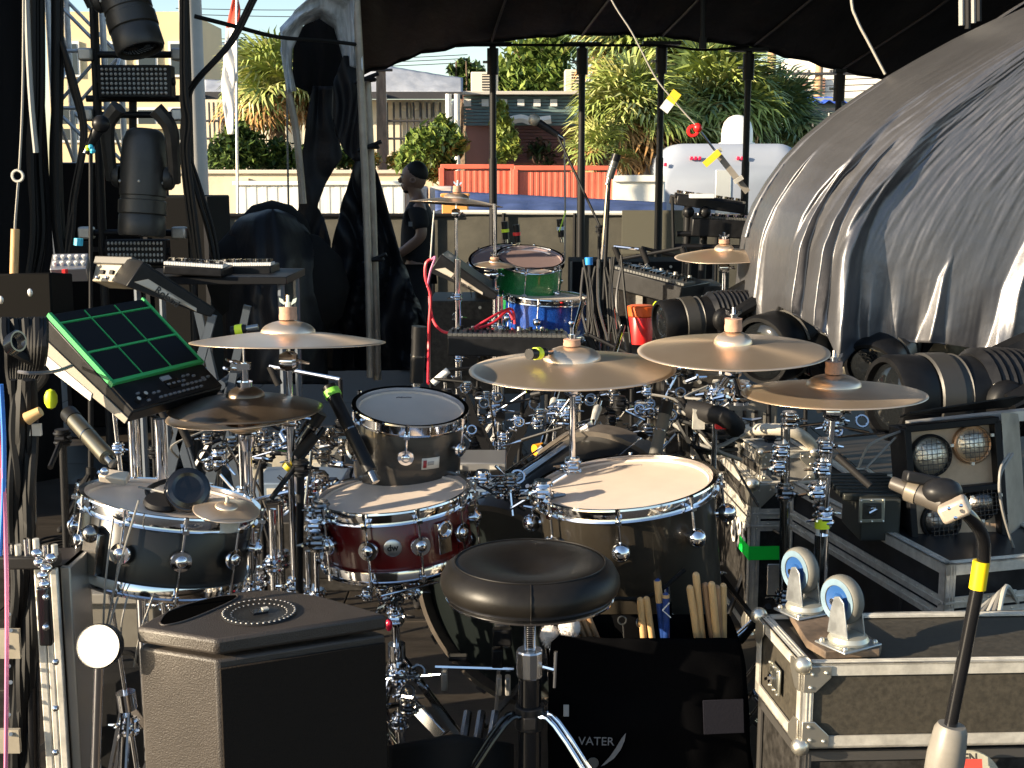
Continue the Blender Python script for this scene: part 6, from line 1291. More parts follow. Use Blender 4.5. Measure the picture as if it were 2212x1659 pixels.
cab([D(1855, 1010, 3.4), D(1880, 960, 3.4), D(1945, 932, 3.45)], .004, cablegrey, 'thin pale cable looping over the striped case')
cab([D(1870, 1012, 3.4), D(1935, 945, 3.45)], .003, cablegrey, 'straight thin pale wire beside the looping cable', sub=1)
p = D(1600, 905, 3.35)
b = MB(); b.cyl(D(1585, 800, 3.06), D(1597, 850, 3.2), .009, n=10); clampb(b, D(1597, 848, 3.25), 1.4, 2)
P(b, 'boom_rod', chrome, w=True, label='short chrome arm under the highest right crash cymbal', cat='arm')
# mics and black things behind the floor tom
t = T('headset_case', 'bunch of black cables and connectors behind the tall case', 'cable bundle', D(1560, 960, 3.9))
rnd = random.Random(5)
for k in range(12): cab([D(1460 + rnd.uniform(-20, 60), 880 + rnd.uniform(-20, 40), 3.9), D(1520 + rnd.uniform(-30, 30), 930 + rnd.uniform(-30, 40), 3.8), D(1590 + rnd.uniform(-20, 20), 960 + rnd.uniform(-50, 40), 3.95)], .007, cablem if k % 3 else cablegrey, par=t)
b = MB(); b.tube([D(1495, 885, 3.8), D(1560, 900, 3.7), D(1590, 925, 3.75)], .03, n=10); P(b, 'padded_grip', blackr, t, w=True)
b = MB(); b.box(D(1556, 915, 3.7), (.03, .02, .03)); P(b, 'red_connector', red, t, w=True)
b = MB(); b.box(D(1509, 905, 3.75), (.035, .02, .06)); P(b, 'metal_plate', alu, t, w=True)
t = T('red_tub', 'red plastic tub with orange lid strip behind the central ride cymbal', 'tub', D(1384, 745, 5.6)); b = MB(); c = D(1384, 742, 5.6)
b.lathe([(0, 0), (.05, 0), (.055, .13), (.052, .135), (.05, .13)], Matrix.Translation(c), 28); P(b, 'cup', red, t, w=True)
b = MB(); b.lathe([(.056, .12), (.062, .125), (.062, .165), (.05, .17), (0, .165)], Matrix.Translation(c), 28); P(b, 'lid', M('orange_red_plastic', (.85, .12, .02), .4), t, w=True)
b = MB(); b.sph(D(1420, 660, 5.5), .02, 10); P(b, 'yellow_cap', yel, t, w=True)

# ================================================================== SECOND KIT
gt_ = drum('rack_tom', 'green sparkle tom with clear pinkish head on the rear kit', place(1145, 560, 6.3, 16, 4), .16, .26, greensh, 6, head=clearhead, a0=FRONT - .1, lug='disc', lugr=.016, group='rear kit drums')
drum('rack_tom', 'blue sparkle drum with chrome rim on the rear kit', place(1180, 643, 6.15, 2, 3), .195, .18, bluesh, 8, a0=FRONT - .2, lug='ball', lugr=.02, group='rear kit drums')
drum('floor_tom', 'dark tilted drum with chrome rim left of the green tom', place(1085, 560, 6.9, 20, -5), .17, .25, ebony, 6, head=clearhead, lug='disc', group='rear kit drums')
cym_on_stand('thin edge-on crash cymbal in front of the standing man', 'chrome stand of the rear left crash cymbal', 986, 441, 6.3, .23, -3.2, 3.5, joints=(.4, .62, .8), base=(D(986, 441, 6.3).x, 6.3), bow=.12, sgroup='rear kit stands', cgroup='rear kit cymbals')
cym_on_stand('rear crash cymbal catching a bright streak beside the silver cover', 'chrome stand of the rear right crash cymbal', 1564, 554, 5.2, .2, 4, -2, bow=.14, bell=.2, sgroup='rear kit stands', cgroup='rear kit cymbals', nutfelt=.015)
cym_on_stand('small low splash cymbal at the green tom', 'thin chrome stand of the small rear splash cymbal', 1068, 573, 6.1, .1, 4, 2, bow=.16, nutfelt=.01, legs=False, sgroup='rear kit stands', cgroup='rear kit cymbals')
p = D(1067, 440, 6.1); stand('cymbal_stand', 'tall chrome rod crossing the first canopy post', (p.x + .02, 6.1), p, (.5, .7), mat=chrome, group='rear kit stands')
# leaning chrome tubes at centre
LB = []
for (a, c, lab) in (((1258, 655), (1170, 965), 'long shiny rod leaning left behind the ride cymbal'), ((1346, 705), (1265, 965), 'long shiny rod leaning left beside the red tub')):
    t = T('chrome_boom', lab, 'stand', D(*c, 4.6), group='leaning chrome booms'); LB.append(t); b = MB(); b.cyl(D(*a, 5.4), D(*c, 4.4), .011, n=12); P(b, 'tube', chrome, t, w=True)
    k = D(*a, 5.4).lerp(D(*c, 4.4), .72); e = D(*a, 5.4).lerp(D(*c, 4.4), .82); b = MB(); b.cyl(k, e, .017, .012, n=12); P(b, 'sleeve', alu, t, w=True)
    b = MB(); b.cyl(D(*c, 4.4), V(D(*c, 4.4).x - .02, 4.2, 0), .011, n=10); P(b, 'lower_tube', blackm, t, w=True)
b = MB(); b.cyl(D(1172, 968, 4.38), D(1155, 972, 4.36), .02, n=14); P(b, 'knob', M('orange_knob', (.9, .35, .02), .4), LB[0], w=True)
# blue ringed stand
p = D(1272, 570, 5.6); t = micstand('black stand with a blue ring between the leaning rods', (p.x, 5.6), p)
b = MB(); b.cyl(D(1272, 572, 5.58), D(1272, 556, 5.58), .018, n=12); P(b, 'blue_band', M('blue_band', (.02, .25, .7), .4), t, w=True)
for k in range(14):
    x = 1255 + k * 7; cab([D(x + rnd.uniform(-6, 6), 560 + rnd.uniform(-10, 20), 5.5), D(x + 14 * sin(k), 660, 5.45), D(x + 10 + 10 * cos(k * 2), 760, 5.4), D(x + 20 * sin(k * 1.7), 840, 5.3)], .006, cablem if k % 3 else M('shiny_cable', (.06, .055, .05), .25), ORD[k] + ' hanging cable from the left in the tangle behind the ride cymbal', group='tangled cables at the rear kit')
# table/keyboard
def keyboard(label, A, B, wd_, th, legs=True, zt=None, white=True, group=None, keysn=24, foot=0):
    A, B = Vector(A), Vector(B); x = (B - A).normalized(); X = basis(A, x, V(0, 0, 1)); t = T('keyboard', label, 'keyboard', A, group=group); L = (B - A).length
    s = 1 if (X.to_3x3() @ V(0, 1, 0)).y > 0 else -1
    b = MB(); b.box((L / 2, s * wd_ / 2, 0), (L, wd_, th), X); P(b, 'case', blackp, t, w=True, bev=.006)
    wk = None; I = wm(t).inverted()
    for i in range(keysn):
        if wk is None: b = MB(); b.box((0, 0, 0), (L / keysn * .9, wd_ * .42, .012)); wk = P(b, 'white_key', whitep if white else M('dim_key', (.09, .09, .085), .4), t, bev=.001); wk.matrix_local = I @ X @ Tr(L * (i + .5) / keysn, s * wd_ * .25, th / 2 + .006)
        else: share(wk, t, I @ X @ Tr(L * (i + .5) / keysn, s * wd_ * .25, th / 2 + .006))
    bk = None
    for i in range(keysn - 1):
        if i % 7 in (2, 6): continue
        Xk = I @ X @ Tr(L * (i + 1) / keysn, s * wd_ * .33, th / 2 + .018)
        if bk is None: b = MB(); b.box((0, 0, 0), (L / keysn * .5, wd_ * .25, .012)); bk = P(b, 'black_key', blackg, t); bk.matrix_local = Xk
        else: share(bk, t, Xk)
    for i in range(8): b = MB(); b.cyl(X @ V(L * (.1 + .1 * i), s * wd_ * .75, th / 2), X @ V(L * (.1 + .1 * i), s * wd_ * .75, th / 2 + .018), .009, n=10); P(b, 'knob', alu_dull if i % 2 else blackp, t, w=True)
    return t
keyboard('dark keyboard on the left table beside the cream plated pad', D(352, 582, 4.9), D(480, 590, 4.9), .2, .035)
keyboard('second keyboard with pale keys at the table end near the torn tarpaulin', D(468, 585, 5.1), D(585, 584, 5.1), .2, .035)
keyboard('low black keyboard under the small pad on the rear kit', D(966, 748, 5.2), D(1225, 752, 5.2), .3, .08, white=False)
keyboard('keyboard top tier on the black rack before the trailer', D(1462, 432, 6.4), D(1610, 452, 6.4), .3, .05, white=False)
keyboard('keyboard lower tier on the black rack before the trailer', D(1495, 490, 6.4), D(1630, 498, 6.4), .32, .09, white=False)
keyboard('dark keyboard lying among cables behind the tom rack', D(1315, 600, 5.9), D(1470, 640, 5.7), .3, .09, white=False)
t = T('keyboard_stand', 'black two tier keyboard rack standing before the trailer', 'stand', (D(1540, 640, 6.45).x, 6.5, 0))
for x in (1487, 1523): b = MB(); b.cyl(D(x, 430, 6.5), (D(x, 0, 6.5).x, 6.5, 0), .02, n=10); P(b, 'upright', blackm, t, w=True); b = MB(); b.sph(D(x, 458, 6.4), .03, 12); P(b, 'lock_knob', blackp, t, w=True)
for (a, c) in (((1462, 505), (1640, 505)), ((1455, 532), (1640, 536)), ((1458, 422), (1600, 440))): b = MB(); b.cyl(D(*a, 6.42), D(*c, 6.42), .014, n=8); P(b, 'crossbar', blackm, t, w=True)
b = MB(); b.cyl(D(1452, 425, 6.4), D(1455, 540, 6.4), .008, n=8); P(b, 'cable_drop', cablem, t, w=True)
b = MB(); b.box(D(1515, 423, 6.3), (.11, .1, .02)); P(b, 'white_device', whitep, w=True, label='small white device on the top tier of the keyboard rack', cat='device')
def xstand(label, cx_, y0, y1, w0, d, mat=None, dep=.3):
    mat = mat or M('blue_grey_tube', (.1, .12, .15), .35, .4); t = T('x_stand', label, 'stand', (D(cx_, y1, d).x, d, 0), group='folding x stands')
    for k, dy in enumerate((0, dep)):
        for s in (-1, 1):
            a, c = D(cx_ - s * w0, y0, d + dy), D(cx_ + s * w0, y1, d + dy); a.y = c.y = d + dy; c.z = .02; b = MB(); b.strut(a, c, .03, .02, (0, 1, 0)); P(b, 'leg', mat, t, w=True)
    b = MB(); m_ = D(cx_, (y0 + y1) / 2, d); b.cyl(m_ - V(0, .03, 0), m_ + V(0, dep + .03, 0), .02, n=10); P(b, 'pivot', mat, t, w=True); return t
xstand('folding x stand of the table right of the green lit pad', 385, 680, 1045, 75, 4.9)
xstand('folding x stand left of the hanging cone of tarpaulin', 480, 660, 1000, 55, 5.2)
xstand('black folding x stand behind the small tom', 1080, 815, 980, 95, 4.6, blackm)
# table top
t = T('table', 'black table top carrying the left keyboards', 'table', (D(470, 605, 5.0).x, 5.0, 0)); b = MB(); p = D(455, 603, 5.0); b.box(p + V(0, .15, 0), (.62, .45, .03)); P(b, 'table_top', blackm, t, w=True, bev=.003)
for sx in (-1, 1):
    for sy in (0, .35): b = MB(); b.cyl(p + V(sx * .28, -.03 + sy, 0), V(p.x + sx * .28, p.y - .03 + sy, 0), .014, n=8); P(b, 'leg', M('blue_grey_tube', (.1, .12, .15), .35, .4), t, w=True)
# red cables and thin white cable by the man
cab([D(938, 455, 5.9), D(934, 500, 5.9), D(930, 560, 5.9)], .004, M('white_cable', (.5, .48, .42), .5), 'thin white cable dropping to the red plugs')
cab([D(930, 560, 5.8), D(920, 570, 5.8), D(919, 600, 5.8), D(930, 640, 5.8), D(927, 700, 5.8), D(926, 760, 5.8), D(925, 828, 5.6)], .0075, redcab, 'upright red cable beside the standing man')
cab([D(933, 560, 5.82), D(940, 556, 5.8), D(930, 585, 5.79), D(923, 620, 5.8)], .005, pinkcab, 'short pink cable loop at the top of the red cable')
cab([D(927, 640, 5.85), D(935, 690, 5.8), D(955, 715, 5.7), D(990, 718, 5.4), D(1060, 700, 5.4), D(1095, 672, 5.5), D(1108, 690, 5.5)], .0065, redcab, 'red cable swinging across to the low keyboard')
cab([D(1010, 716, 5.35), D(1050, 692, 5.35), D(1080, 675, 5.4), D(1106, 668, 5.5), D(1112, 700, 5.5)], .006, redcab, 'second red cable arching over the low keyboard')
b = MB(); b.cyl(D(935, 828, 5.0), D(968, 800, 5.0), .014, n=12); P(b, 'white_grip', whitep, w=True, label='short white grip with red end by the small tom rim', cat='grip')
# rear kit posts
for (x, y0, d, lab) in ((988, 560, 5.9, 'stout chrome post under the small pad'), (1080, 640, 5.8, 'short chrome post under the splash cymbal'), (1248, 800, 5.0, 'slim chrome post right of the low keyboard')):
    p = D(x, y0, d); stand('pole_stand', lab, (p.x, d), p, (.3, .6, .85), .28, (.02, .018, .015), group='rear chrome posts')
for k, (x, y, dd) in enumerate(((1115, 512, 7), (1090, 505, 7.2), (1210, 500, 7))): 
    t = mic(['small mic with red band above the green tom', 'small dark mic with yellow band above the green tom', 'clip microphone with clear tag above the green tom'][k], (x, y - 25), (x + 3, y + 12), dd, dd, .018, ring=.4, ringc=[red, yel, M('pale_blue_tag', (.5, .6, .7), .3)][k])
cab([D(1219, 300, 6.9), D(1221, 420, 6.9), D(1220, 560, 6.9)], .005, cablegrey, 'thin upright rod behind the vocal microphone boom', sub=1, cat='rod')
b = MB(); b.strut(D(1222, 455, 6.85), D(1208, 500, 6.85), .014, .006); P(b, 'green_tag', M('lime_tag', (.45, .7, .05), .5), w=True, label='lime green tape tag hanging over the rear kit', cat='tape')
# ================================================================== LEFT FOREGROUND
t = T('control_box', 'black metal control box hanging at the left edge above the sampling pad', 'equipment', D(40, 690, 2.9)); b = MB(); X = basis(D(42, 650, 2.9), V(1, -.08, .03), V(0, -1, .1)); b.box((0, 0, -.05), (.16, .125, .12), X); P(b, 'case', M('dark_olive_metal', (.006, .0055, .005), .7, spec=.05), t, w=True, bev=.004)
for q in ((65, 632), (2, 648)): b = MB(); b.sph(D(*q, 2.83), .006, 10, (1, .5, 1.6)); P(b, 'screw', alu_dull, t, w=True)
t = T('cable_knot', 'thick knot of black cable with a coiled spring hanging at the left edge', 'cable bundle', D(60, 830, 2.7))
for k in range(14): a = k * .45; cab([D(8 + 8 * (k % 12), 690, 2.72 + .01 * (k % 3)), D(18 + 7 * (k % 12), 750, 2.68 + .02 * sin(a)), D(20 + 6 * k, 800, 2.7), D(28 + 3 * k, 850, 2.7)], .009, cablem, par=t)
b = MB()
for k in range(5): b.torus((0, 0, 0), .02, .0035, basis(D(26 + 3 * k, 745 - 2 * k, 2.6), V(0, .3, 1), V(1, -.5, 0)), 18, 6)
P(b, 'spring', M('shiny_black', (.02, .02, .02), .15, coat=1), t, w=True)
t = T('cable_column', 'thick column of black cables down the left edge', 'cable bundle', D(50, 1650, 2.6))
for k in range(7): cab([D(28 + 7 * k + 5 * sin(k * 2.1 + j * 1.9 + k * j), 820 + 110 * j, 2.62 + .012 * sin(j * 2.3 + k)) for j in range(9)], .0085 + .002 * (k % 2), cablem, par=t)
b = MB(); b.cyl(D(60, 830, 2.64), D(74, 1720, 2.62), .014, n=14); P(b, 'pole', blackg, t, w=True)
cab([D(2, 830, 2.3), D(8, 950, 2.3), D(7, 1080, 2.3), D(0, 1200, 2.3)], .0045, bluecab, 'bright blue cable at the very left edge')
cab([D(6, 1010, 2.3), D(12, 1150, 2.3), D(15, 1350, 2.3), D(12, 1720, 2.3)], .004, pinkcab, 'pink cable down the left edge')
cab([D(-4, 900, 2.5), D(4, 1000, 2.5), D(2, 1150, 2.5)], .003, redcab, 'thin red cable next to the bright blue one')
cab([D(155, 790, 2.8), D(120, 802, 2.7), D(70, 806, 2.6), D(40, 803, 2.6)], .004, M('greyish_cable', (.12, .12, .13), .5), 'grey cable running from the green lit pad to the knot')
b = MB(); b.cyl(D(58, 905, 2.6), D(88, 888, 2.6), .014, .010, n=12); P(b, 'sunlit_plug', M('tan_plug', (.6, .38, .16), .4), w=True, label='sunlit tan cable plug near the sampling pad foot', cat='plug')
for x in (58, 80): b = MB(); b.box(D(x, 928, 2.62), (.018, .01, .025)); P(b, 'label_tag', M('cream_tag', (.45, .42, .36), .5), w=True, label=('left' if x == 58 else 'right') + ' of two small cream label tags on the cable column', cat='tag', group='cream label tags')
# rack case at lower left
t = T('rack_case', 'tall rack case with bright aluminium edges at lower left', 'flight case', D(110, 1659, 2.45)); o = D(142, 1235, 2.45)
b = MB(); b.box(o + V(-.03, .07, -.35), (.065, .12, .72)); P(b, 'body', M('dark_rack_laminate', (.025, .02, .018), .5, vary=(8, .3)), t, w=True)
for k, (dx, w_) in enumerate(((-.052, .016), (-.036, .013), (-.021, .016))): b = MB(); b.box(o + V(dx, -.006, -.35), (w_, .012, .72)); P(b, 'edge_rail', alu, t, w=True, bev=.003)
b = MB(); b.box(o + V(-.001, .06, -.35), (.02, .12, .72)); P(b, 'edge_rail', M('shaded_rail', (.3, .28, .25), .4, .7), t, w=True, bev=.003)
b = MB(); b.box(o + V(-.07, -.012, .028), (.12, .05, .026)); P(b, 'rubber_bar', blackr, t, w=True, bev=.004)
for k in range(7): b = MB(); b.cyl(o + V(-.12 + .018 * k, -.02, .04), o + V(-.12 + .018 * k, -.02, .062 + (.012 if k in (3, 4) else 0)), .0065, n=10); P(b, 'connector', chrome if k % 2 else alu, t, w=True)
for k, (x, y) in enumerate(((85, 1215), (100, 1228), (92, 1243), (96, 1262), (110, 1205), (80, 1195))): b = MB(); b.sph(D(x, y, 2.38), .012, 12, (1, 1, .8)); P(b, 'chrome_fitting', chrome, t, w=True)
for k in range(9): b = MB(); b.cyl(D(14 + (k * 7 % 3) * 4, 1285 + k * 37 + (k * 5 % 7), 2.42), D(15 + (k * 7 % 3) * 4, 1285 + k * 37 + (k * 5 % 7), 2.41), .004, n=10); P(b, 'rack_screw', alu_dull, t, w=True)
b = MB(); b.box(D(98, 1330, 2.4), (.025, .02, .12)); P(b, 'hinge', blackg, t, w=True, bev=.004)
for y in (1290, 1355, 1430, 1625, 1530): b = MB(); b.sph(D(99 if y < 1400 else 120, y, 2.385), .007, 10); P(b, 'rivet', chrome, t, w=True)
for (y, h_) in ((1390, .06), (1600, .05)): b = MB(); b.box(D(22, y, 2.42), (.04, .01, h_)); P(b, 'rack_panel', M('beige_metal', (.33, .29, .22), .5, vary=(10, .15)), t, w=True)
# emissive disc on a post stands for a bright glare spot
t = T('glare_disc', 'small round glowing disc standing for a bright glare at lower left', 'glare spot', D(212, 1440, 2.28)); c = D(212, 1396, 2.28); hv = ((V(0, 0, H) - c).normalized() + SD).normalized()
b = MB(); b.lathe([(.03, -.002), (.040, .002), (.042, .0), (.04, -.03), (0, -.034)], basis(c, V(1, 0, 0), V(.1, -1, .3)), 40); P(b, 'glare_body', blackm, t, w=True); b = MB(); b.lathe([(.036 * sin(q * .15), .02 * cos(q * .15)) for q in range(0, 11)] + [(.036, -.004), (0, -.006)], basis(c, V(1, 0, 0), V(.1, -1, .3)), 48); P(b, 'glare_glow', M('glare_emission', (.9, .85, .7), .3, emit=((1, .84, .58), 60)), t, w=True, ang=60)
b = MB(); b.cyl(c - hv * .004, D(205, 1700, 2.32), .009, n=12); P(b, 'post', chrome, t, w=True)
for (x, y) in ((178, 1440), (155, 1462), (182, 1470)): b = MB(); b.cyl(D(x, y, 2.55), D(x - 8, y + 12, 2.55), .009, n=12); P(b, 'cylinder', chrome, t, w=True)
stand('floor_pedal_stand', 'slim chrome legs under the black side drum', (D(225, 0, 2.7).x, 2.72), D(236, 1270, 2.7), (.5,), .18, (.006, .005, .005), group='side drum supports')
stand('snare_stand', 'chrome basket stand under the black side drum', (D(345, 0, 2.72).x, 2.76), D(352, 1292, 2.74), (.4, .8), .26, group='side drum supports')
for k, (x0, y0, x1, y1) in enumerate(((255, 1290, 228, 1420), (275, 1290, 262, 1400), (330, 1290, 290, 1440), (245, 1120, 222, 1400), (300, 1080, 225, 1380))): cab([D(x0, y0, 2.5), D((x0 + x1) / 2 - 6, (y0 + y1) / 2, 2.48), D(x1, y1, 2.52)], .0022, cablegrey, ORD[k] + ' thin grey wire hanging from the black side drum', group='thin wires under the side drum', sub=3)
# grey background boxes behind the left drum
t = T('floor_box', 'grey floor box seen between the rack case and the side drum', 'box', D(215, 1380, 3.3)); b = MB(); p = D(215, 1330, 3.3); b.box(p + V(0, .12, -.03), (.3, .25, .16)); P(b, 'case', M('warm_grey_box', (.13, .12, .1), .6, vary=(6, .2)), t, w=True, bev=.005)
b = MB(); b.box(p + V(0, .1, .06), (.32, .28, .03)); P(b, 'lid', M('grey_lid', (.18, .17, .15), .5), t, w=True, bev=.004)
t = T('soft_case', 'black soft case standing on the floor below the glowing glare disc', 'case', D(235, 1600, 3.0)); p = D(235, 1452, 3.0)
b = MB(); b.box((p.x, p.y + .1, p.z / 2), (.26, .2, p.z)); P(b, 'body', fabric, t, w=True, bev=.03)
b = MB(); b.tube([(p.x - .06, p.y + .05, p.z), (p.x - .04, p.y + .05, p.z + .03), (p.x + .04, p.y + .05, p.z + .03), (p.x + .06, p.y + .05, p.z)], .008, n=8); P(b, 'handle', fabric, t, w=True)
# headphones on the side drum
t = T('headphones', 'black headphones lying on the side drum head', 'headphones', D(395, 1090, 2.72))
b = MB(); X = basis(D(404, 1062, 2.66), V(.9, .4, .1), V(-.2, -.9, .35)); X = X @ Matrix.Scale(1.3, 4); b.lathe([(0, .0), (.034, 0), (.038, .008), (.036, .018), (.02, .022), (0, .018)], X, 28); b.torus((0, 0, .014), .026, .01, X, 24, 8); P(b, 'ear_cup', blackg, t, w=True)
b = MB(); X = basis(D(350, 1092, 2.66), V(1, 0, -.15), V(.1, -.2, 1)); b.lathe([(0, .0), (.036, 0), (.04, .008), (.036, .016), (0, .016)], X, 28); P(b, 'ear_cup', blackr, t, w=True)
b = MB(); b.tube([D(335, 1080, 2.68), D(318, 1060, 2.72), D(355, 1040, 2.8), D(410, 1035, 2.8), D(432, 1062, 2.7)], .006, n=8); P(b, 'headband', blackr, t, w=True)
b = MB(); b.tube([D(300, 1052, 2.72), D(370, 1068, 2.66), D(395, 1085, 2.62)], .0025, n=6); P(b, 'lead', cablegrey, t, w=True)
t = T('clip_mount', 'cream metal clip block above the side drum rim', 'clamp', D(250, 1050, 2.75)); b = MB(); b.box((0, 0, 0), (.062, .028, .02), basis(D(247, 1030, 2.72), V(1, -.1, -.12), V(0, -.5, 1))); P(b, 'block', M('cream_metal', (.6, .52, .42), .4, .3), t, w=True, bev=.004)
b = MB(); b.cyl(D(212, 1018, 2.72), D(232, 1030, 2.72), .006, n=8); b.sph(D(226, 1018, 2.7), .01, 10); P(b, 'thumb_screw', chrome, t, w=True)
# snare stand & small hardware in the middle gap
stand('snare_stand', 'chrome stand under the red snare drum with a red clip', (D(845, 0, 3.0).x, 3.02), D(850, 1262, 3.0), (.35, .6, .85), .25, (.012, .011, .01), group='centre stands', a0=2.0)
b = MB(); b.sph(D(840, 1350, 2.9), .009, 10, (1, 1, 1.8)); P(b, 'red_clip', M('glossy_red', (.7, .01, .05), .2, coat=1), w=True, label='small glossy red clip on the snare stand', cat='clip')
for k, (x, y0, r_) in enumerate(((588, 1100, .013), (605, 1090, .009), (665, 1190, .011), (683, 1190, .009), (552, 1150, .006), (520, 920, .011))):
    p = D(x, y0, 3.1 + .05 * (k % 3)); stand('drum_stand', ['thick chrome post between the side drum and the snare', 'dark post beside the thick chrome one', 'chrome post touching the red snare drum', 'thin chrome post right at the red snare drum', 'small chrome rod at the right rim of the side drum', 'chrome tube below the hi-hat cymbals'][k], (p.x, p.y), p, (.45, .8), .25, (r_, r_ * .9, r_ * .8), mat=darkchrome if k == 1 else chrome, group='posts in the middle gap', a0=k)
def chromecluster(label, cx_, cy_, d, n, sx, sy, seed, mats=None):
    rnd = random.Random(seed); t = T('chrome_hardware', label, 'hardware', D(cx_, cy_ + sy, d), group='clusters of chrome drum hardware')
    for i in range(n):
        p = D(cx_ + rnd.gauss(0, sx * .5), cy_ + rnd.gauss(0, sy * .5), d + rnd.uniform(-.08, .08)); b = MB(); q = rnd.random()
        if q < .35: clampb(b, p, rnd.uniform(.6, 1.1), i)
        elif q < .6: v = Vector((rnd.uniform(-1, 1), rnd.uniform(-.3, .3), rnd.uniform(-1, 1))).normalized() * rnd.uniform(.04, .09); b.cyl(p - v, p + v, rnd.uniform(.003, .006), n=8)
        elif q < .8: knob(b, p, rnd.uniform(.9, 1.5), (rnd.uniform(-1, 1), -.5, rnd.uniform(-.5, .5)))
        else: b.torus((0, 0, 0), .016, .004, basis(p, V(1, 0, 0), V(rnd.uniform(-.5, .5), -1, .5)), 18, 6)
        P(b, 'fitting', (mats or [chrome, chrome, darkchrome])[rnd.randrange(3)], t, w=True)
chromecluster('sparkling chrome fittings between the hi-hat and the snare', 640, 1060, 3.2, 16, 60, 60, 1)
chromecluster('chrome fittings in front of the small tom bracket', 700, 980, 3.3, 12, 40, 50, 2)
chromecluster('chrome basket parts under the red snare drum', 860, 1272, 3.0, 16, 60, 28, 3)
chromecluster('chrome strainer parts at the left end of the red snare drum', 688, 1150, 2.95, 9, 18, 60, 4)
chromecluster('chrome fittings under the black side drum', 380, 1290, 2.75, 10, 60, 18, 5)
chromecluster('pedal fittings below the snare stand', 880, 1500, 2.95, 12, 45, 50, 6)
chromecluster('chrome fittings between the snare and the floor tom', 1090, 1050, 3.1, 12, 50, 35, 7)
chromecluster('chrome fittings at the left rim of the floor tom', 1165, 1070, 2.95, 8, 14, 30, 8)
chromecluster('tangled fittings behind the red tub', 1420, 880, 4.2, 14, 60, 50, 9)
chromecluster('clamps behind the lowest right cymbal', 1820, 915, 3.4, 9, 50, 28, 10)
chromecluster('shiny fittings on the floor behind the small tom', 1090, 900, 4.6, 18, 90, 50, 11)
chromecluster('shiny fittings behind the left hi-hat post', 480, 1000, 3.5, 8, 40, 60, 12)
# bass drum pedals
t = T('kick_pedal', 'double bass drum pedal behind the throne post', 'pedal', (D(1060, 0, 3.2).x, 3.2, 0))
for (x, y, w_, h_) in ((1085, 1375, .05, .045), (1075, 1420, .03, .05), (990, 1420, .05, .012), (960, 1470, .016, .05), (1078, 1480, .014, .05), (1097, 1480, .014, .05)):
    b = MB(); b.box(D(x, y, 3.15), (w_, .03, h_)); P(b, 'pedal_frame', alu_dull if w_ < .02 else blackp, t, w=True, bev=.004)
b = MB(); b.cyl(D(1085, 1342, 3.2), D(1085, 1395, 3.2), .02, n=16); b.cyl(D(1080, 1395, 3.2), D(1068, 1600, 3.15), .005, n=8); P(b, 'beater', M('beater_felt', (.3, .26, .22), .9), t, w=True)
b = MB(); b.cyl(D(940, 1440, 3.15), D(1110, 1445, 3.15), .007, n=8); P(b, 'drive_shaft', chrome, t, w=True)
for k in range(3): b = MB(); b.cyl(D(1010 + 30 * k, 1540, 3.0), D(985 + 30 * k, 1700, 2.8), .012, n=8); P(b, 'footboard_rail', darkchrome, t, w=True)
# broad chrome pedal arm
t = T('slanting_pedal', 'bright chrome pedal arm slanting behind the wedge speaker', 'pedal', D(935, 1600, 2.9)); b = MB(); b.strut(D(885, 1515, 2.95), D(955, 1590, 2.9), .03, .014, (0, -1, 0)); P(b, 'arm', chrome, t, w=True, bev=.003)
b = MB(); b.cyl(D(870, 1490, 2.95), D(885, 1515, 2.95), .008, n=8); P(b, 'joint', chrome, t, w=True)
# black sling bag at bottom centre
b = MB(); b.grid(lambda u, v: D(lerp(840, 1110, u), lerp(1605, 1800, v) + 40 * (abs(u - .55) ** 1.5) - 10, 2.55 - .12 * sin(pi * u)), 30, 16); P(b, 'gear_bag', fabric, w=True, label='dark cloth bag on the floor at the bottom centre', cat='bag', solid=.02, ang=80)
# ================================================================== FLOOR CLUTTER
def coil(px, d, r, n, label, mat, seed, group='cable coils on the deck'):
    rnd = random.Random(seed); p = D(px, 900, d); t = T('cable_coil', label, 'cable coil', (p.x, d, 0), group=group)
    for k in range(n):
        rr = r * rnd.uniform(.7, 1.1); a0 = rnd.uniform(0, 6); ox, oy = rnd.uniform(-.03, .03), rnd.uniform(-.03, .03); pts = [(ox + rr * cos(a0 + i * 2 * pi / 12) * (1 + .1 * sin(i * 2 + k)), oy + rr * .8 * sin(a0 + i * 2 * pi / 12), .008 + .009 * k + .006 * sin(i)) for i in range(13)]
        b = MB(); b.tube(pts, .005, n=5, sub=3); P(b, 'loop', mat, t)
rnd = random.Random(21)
for k in range(16):
    px = [240, 330, 180, 1040, 1120, 1180, 1240, 1310, 1380, 1440, 1490, 1000, 930, 760, 1550, 1350][k]; d = [6.0, 6.6, 5.0, 5.0, 5.6, 4.8, 5.4, 5.0, 4.7, 5.2, 4.8, 5.8, 6.4, 6.2, 5.6, 6.4][k]
    coil(px, d, rnd.uniform(.14, .26), rnd.randint(5, 8), ['coil of black cable on the floor left of the pad legs', 'coil of cable by the folding x stand', 'coil of cable at the foot of the left mic stand'][k] if k < 3 else 'coil of cable on the deck under the rear kit', cablem if k % 3 else M('shiny_cable', (.06, .055, .05), .25), k)
for k in range(26):
    x = rnd.uniform(940, 1560); d = rnd.uniform(4.6, 6.8); p = D(x, 900, d); pts = [(p.x, d, .01)]
    for i in range(6): pts.append((pts[-1][0] + rnd.uniform(-.25, .25), pts[-1][1] + rnd.uniform(-.2, .2), .012 + .02 * (i % 2)))
    cab([Vector(q) for q in pts], .006, cablem if k % 2 else cablegrey, 'loose cable snaking over the deck under the rear kit', group='loose cables on the deck', n=5, sub=4)
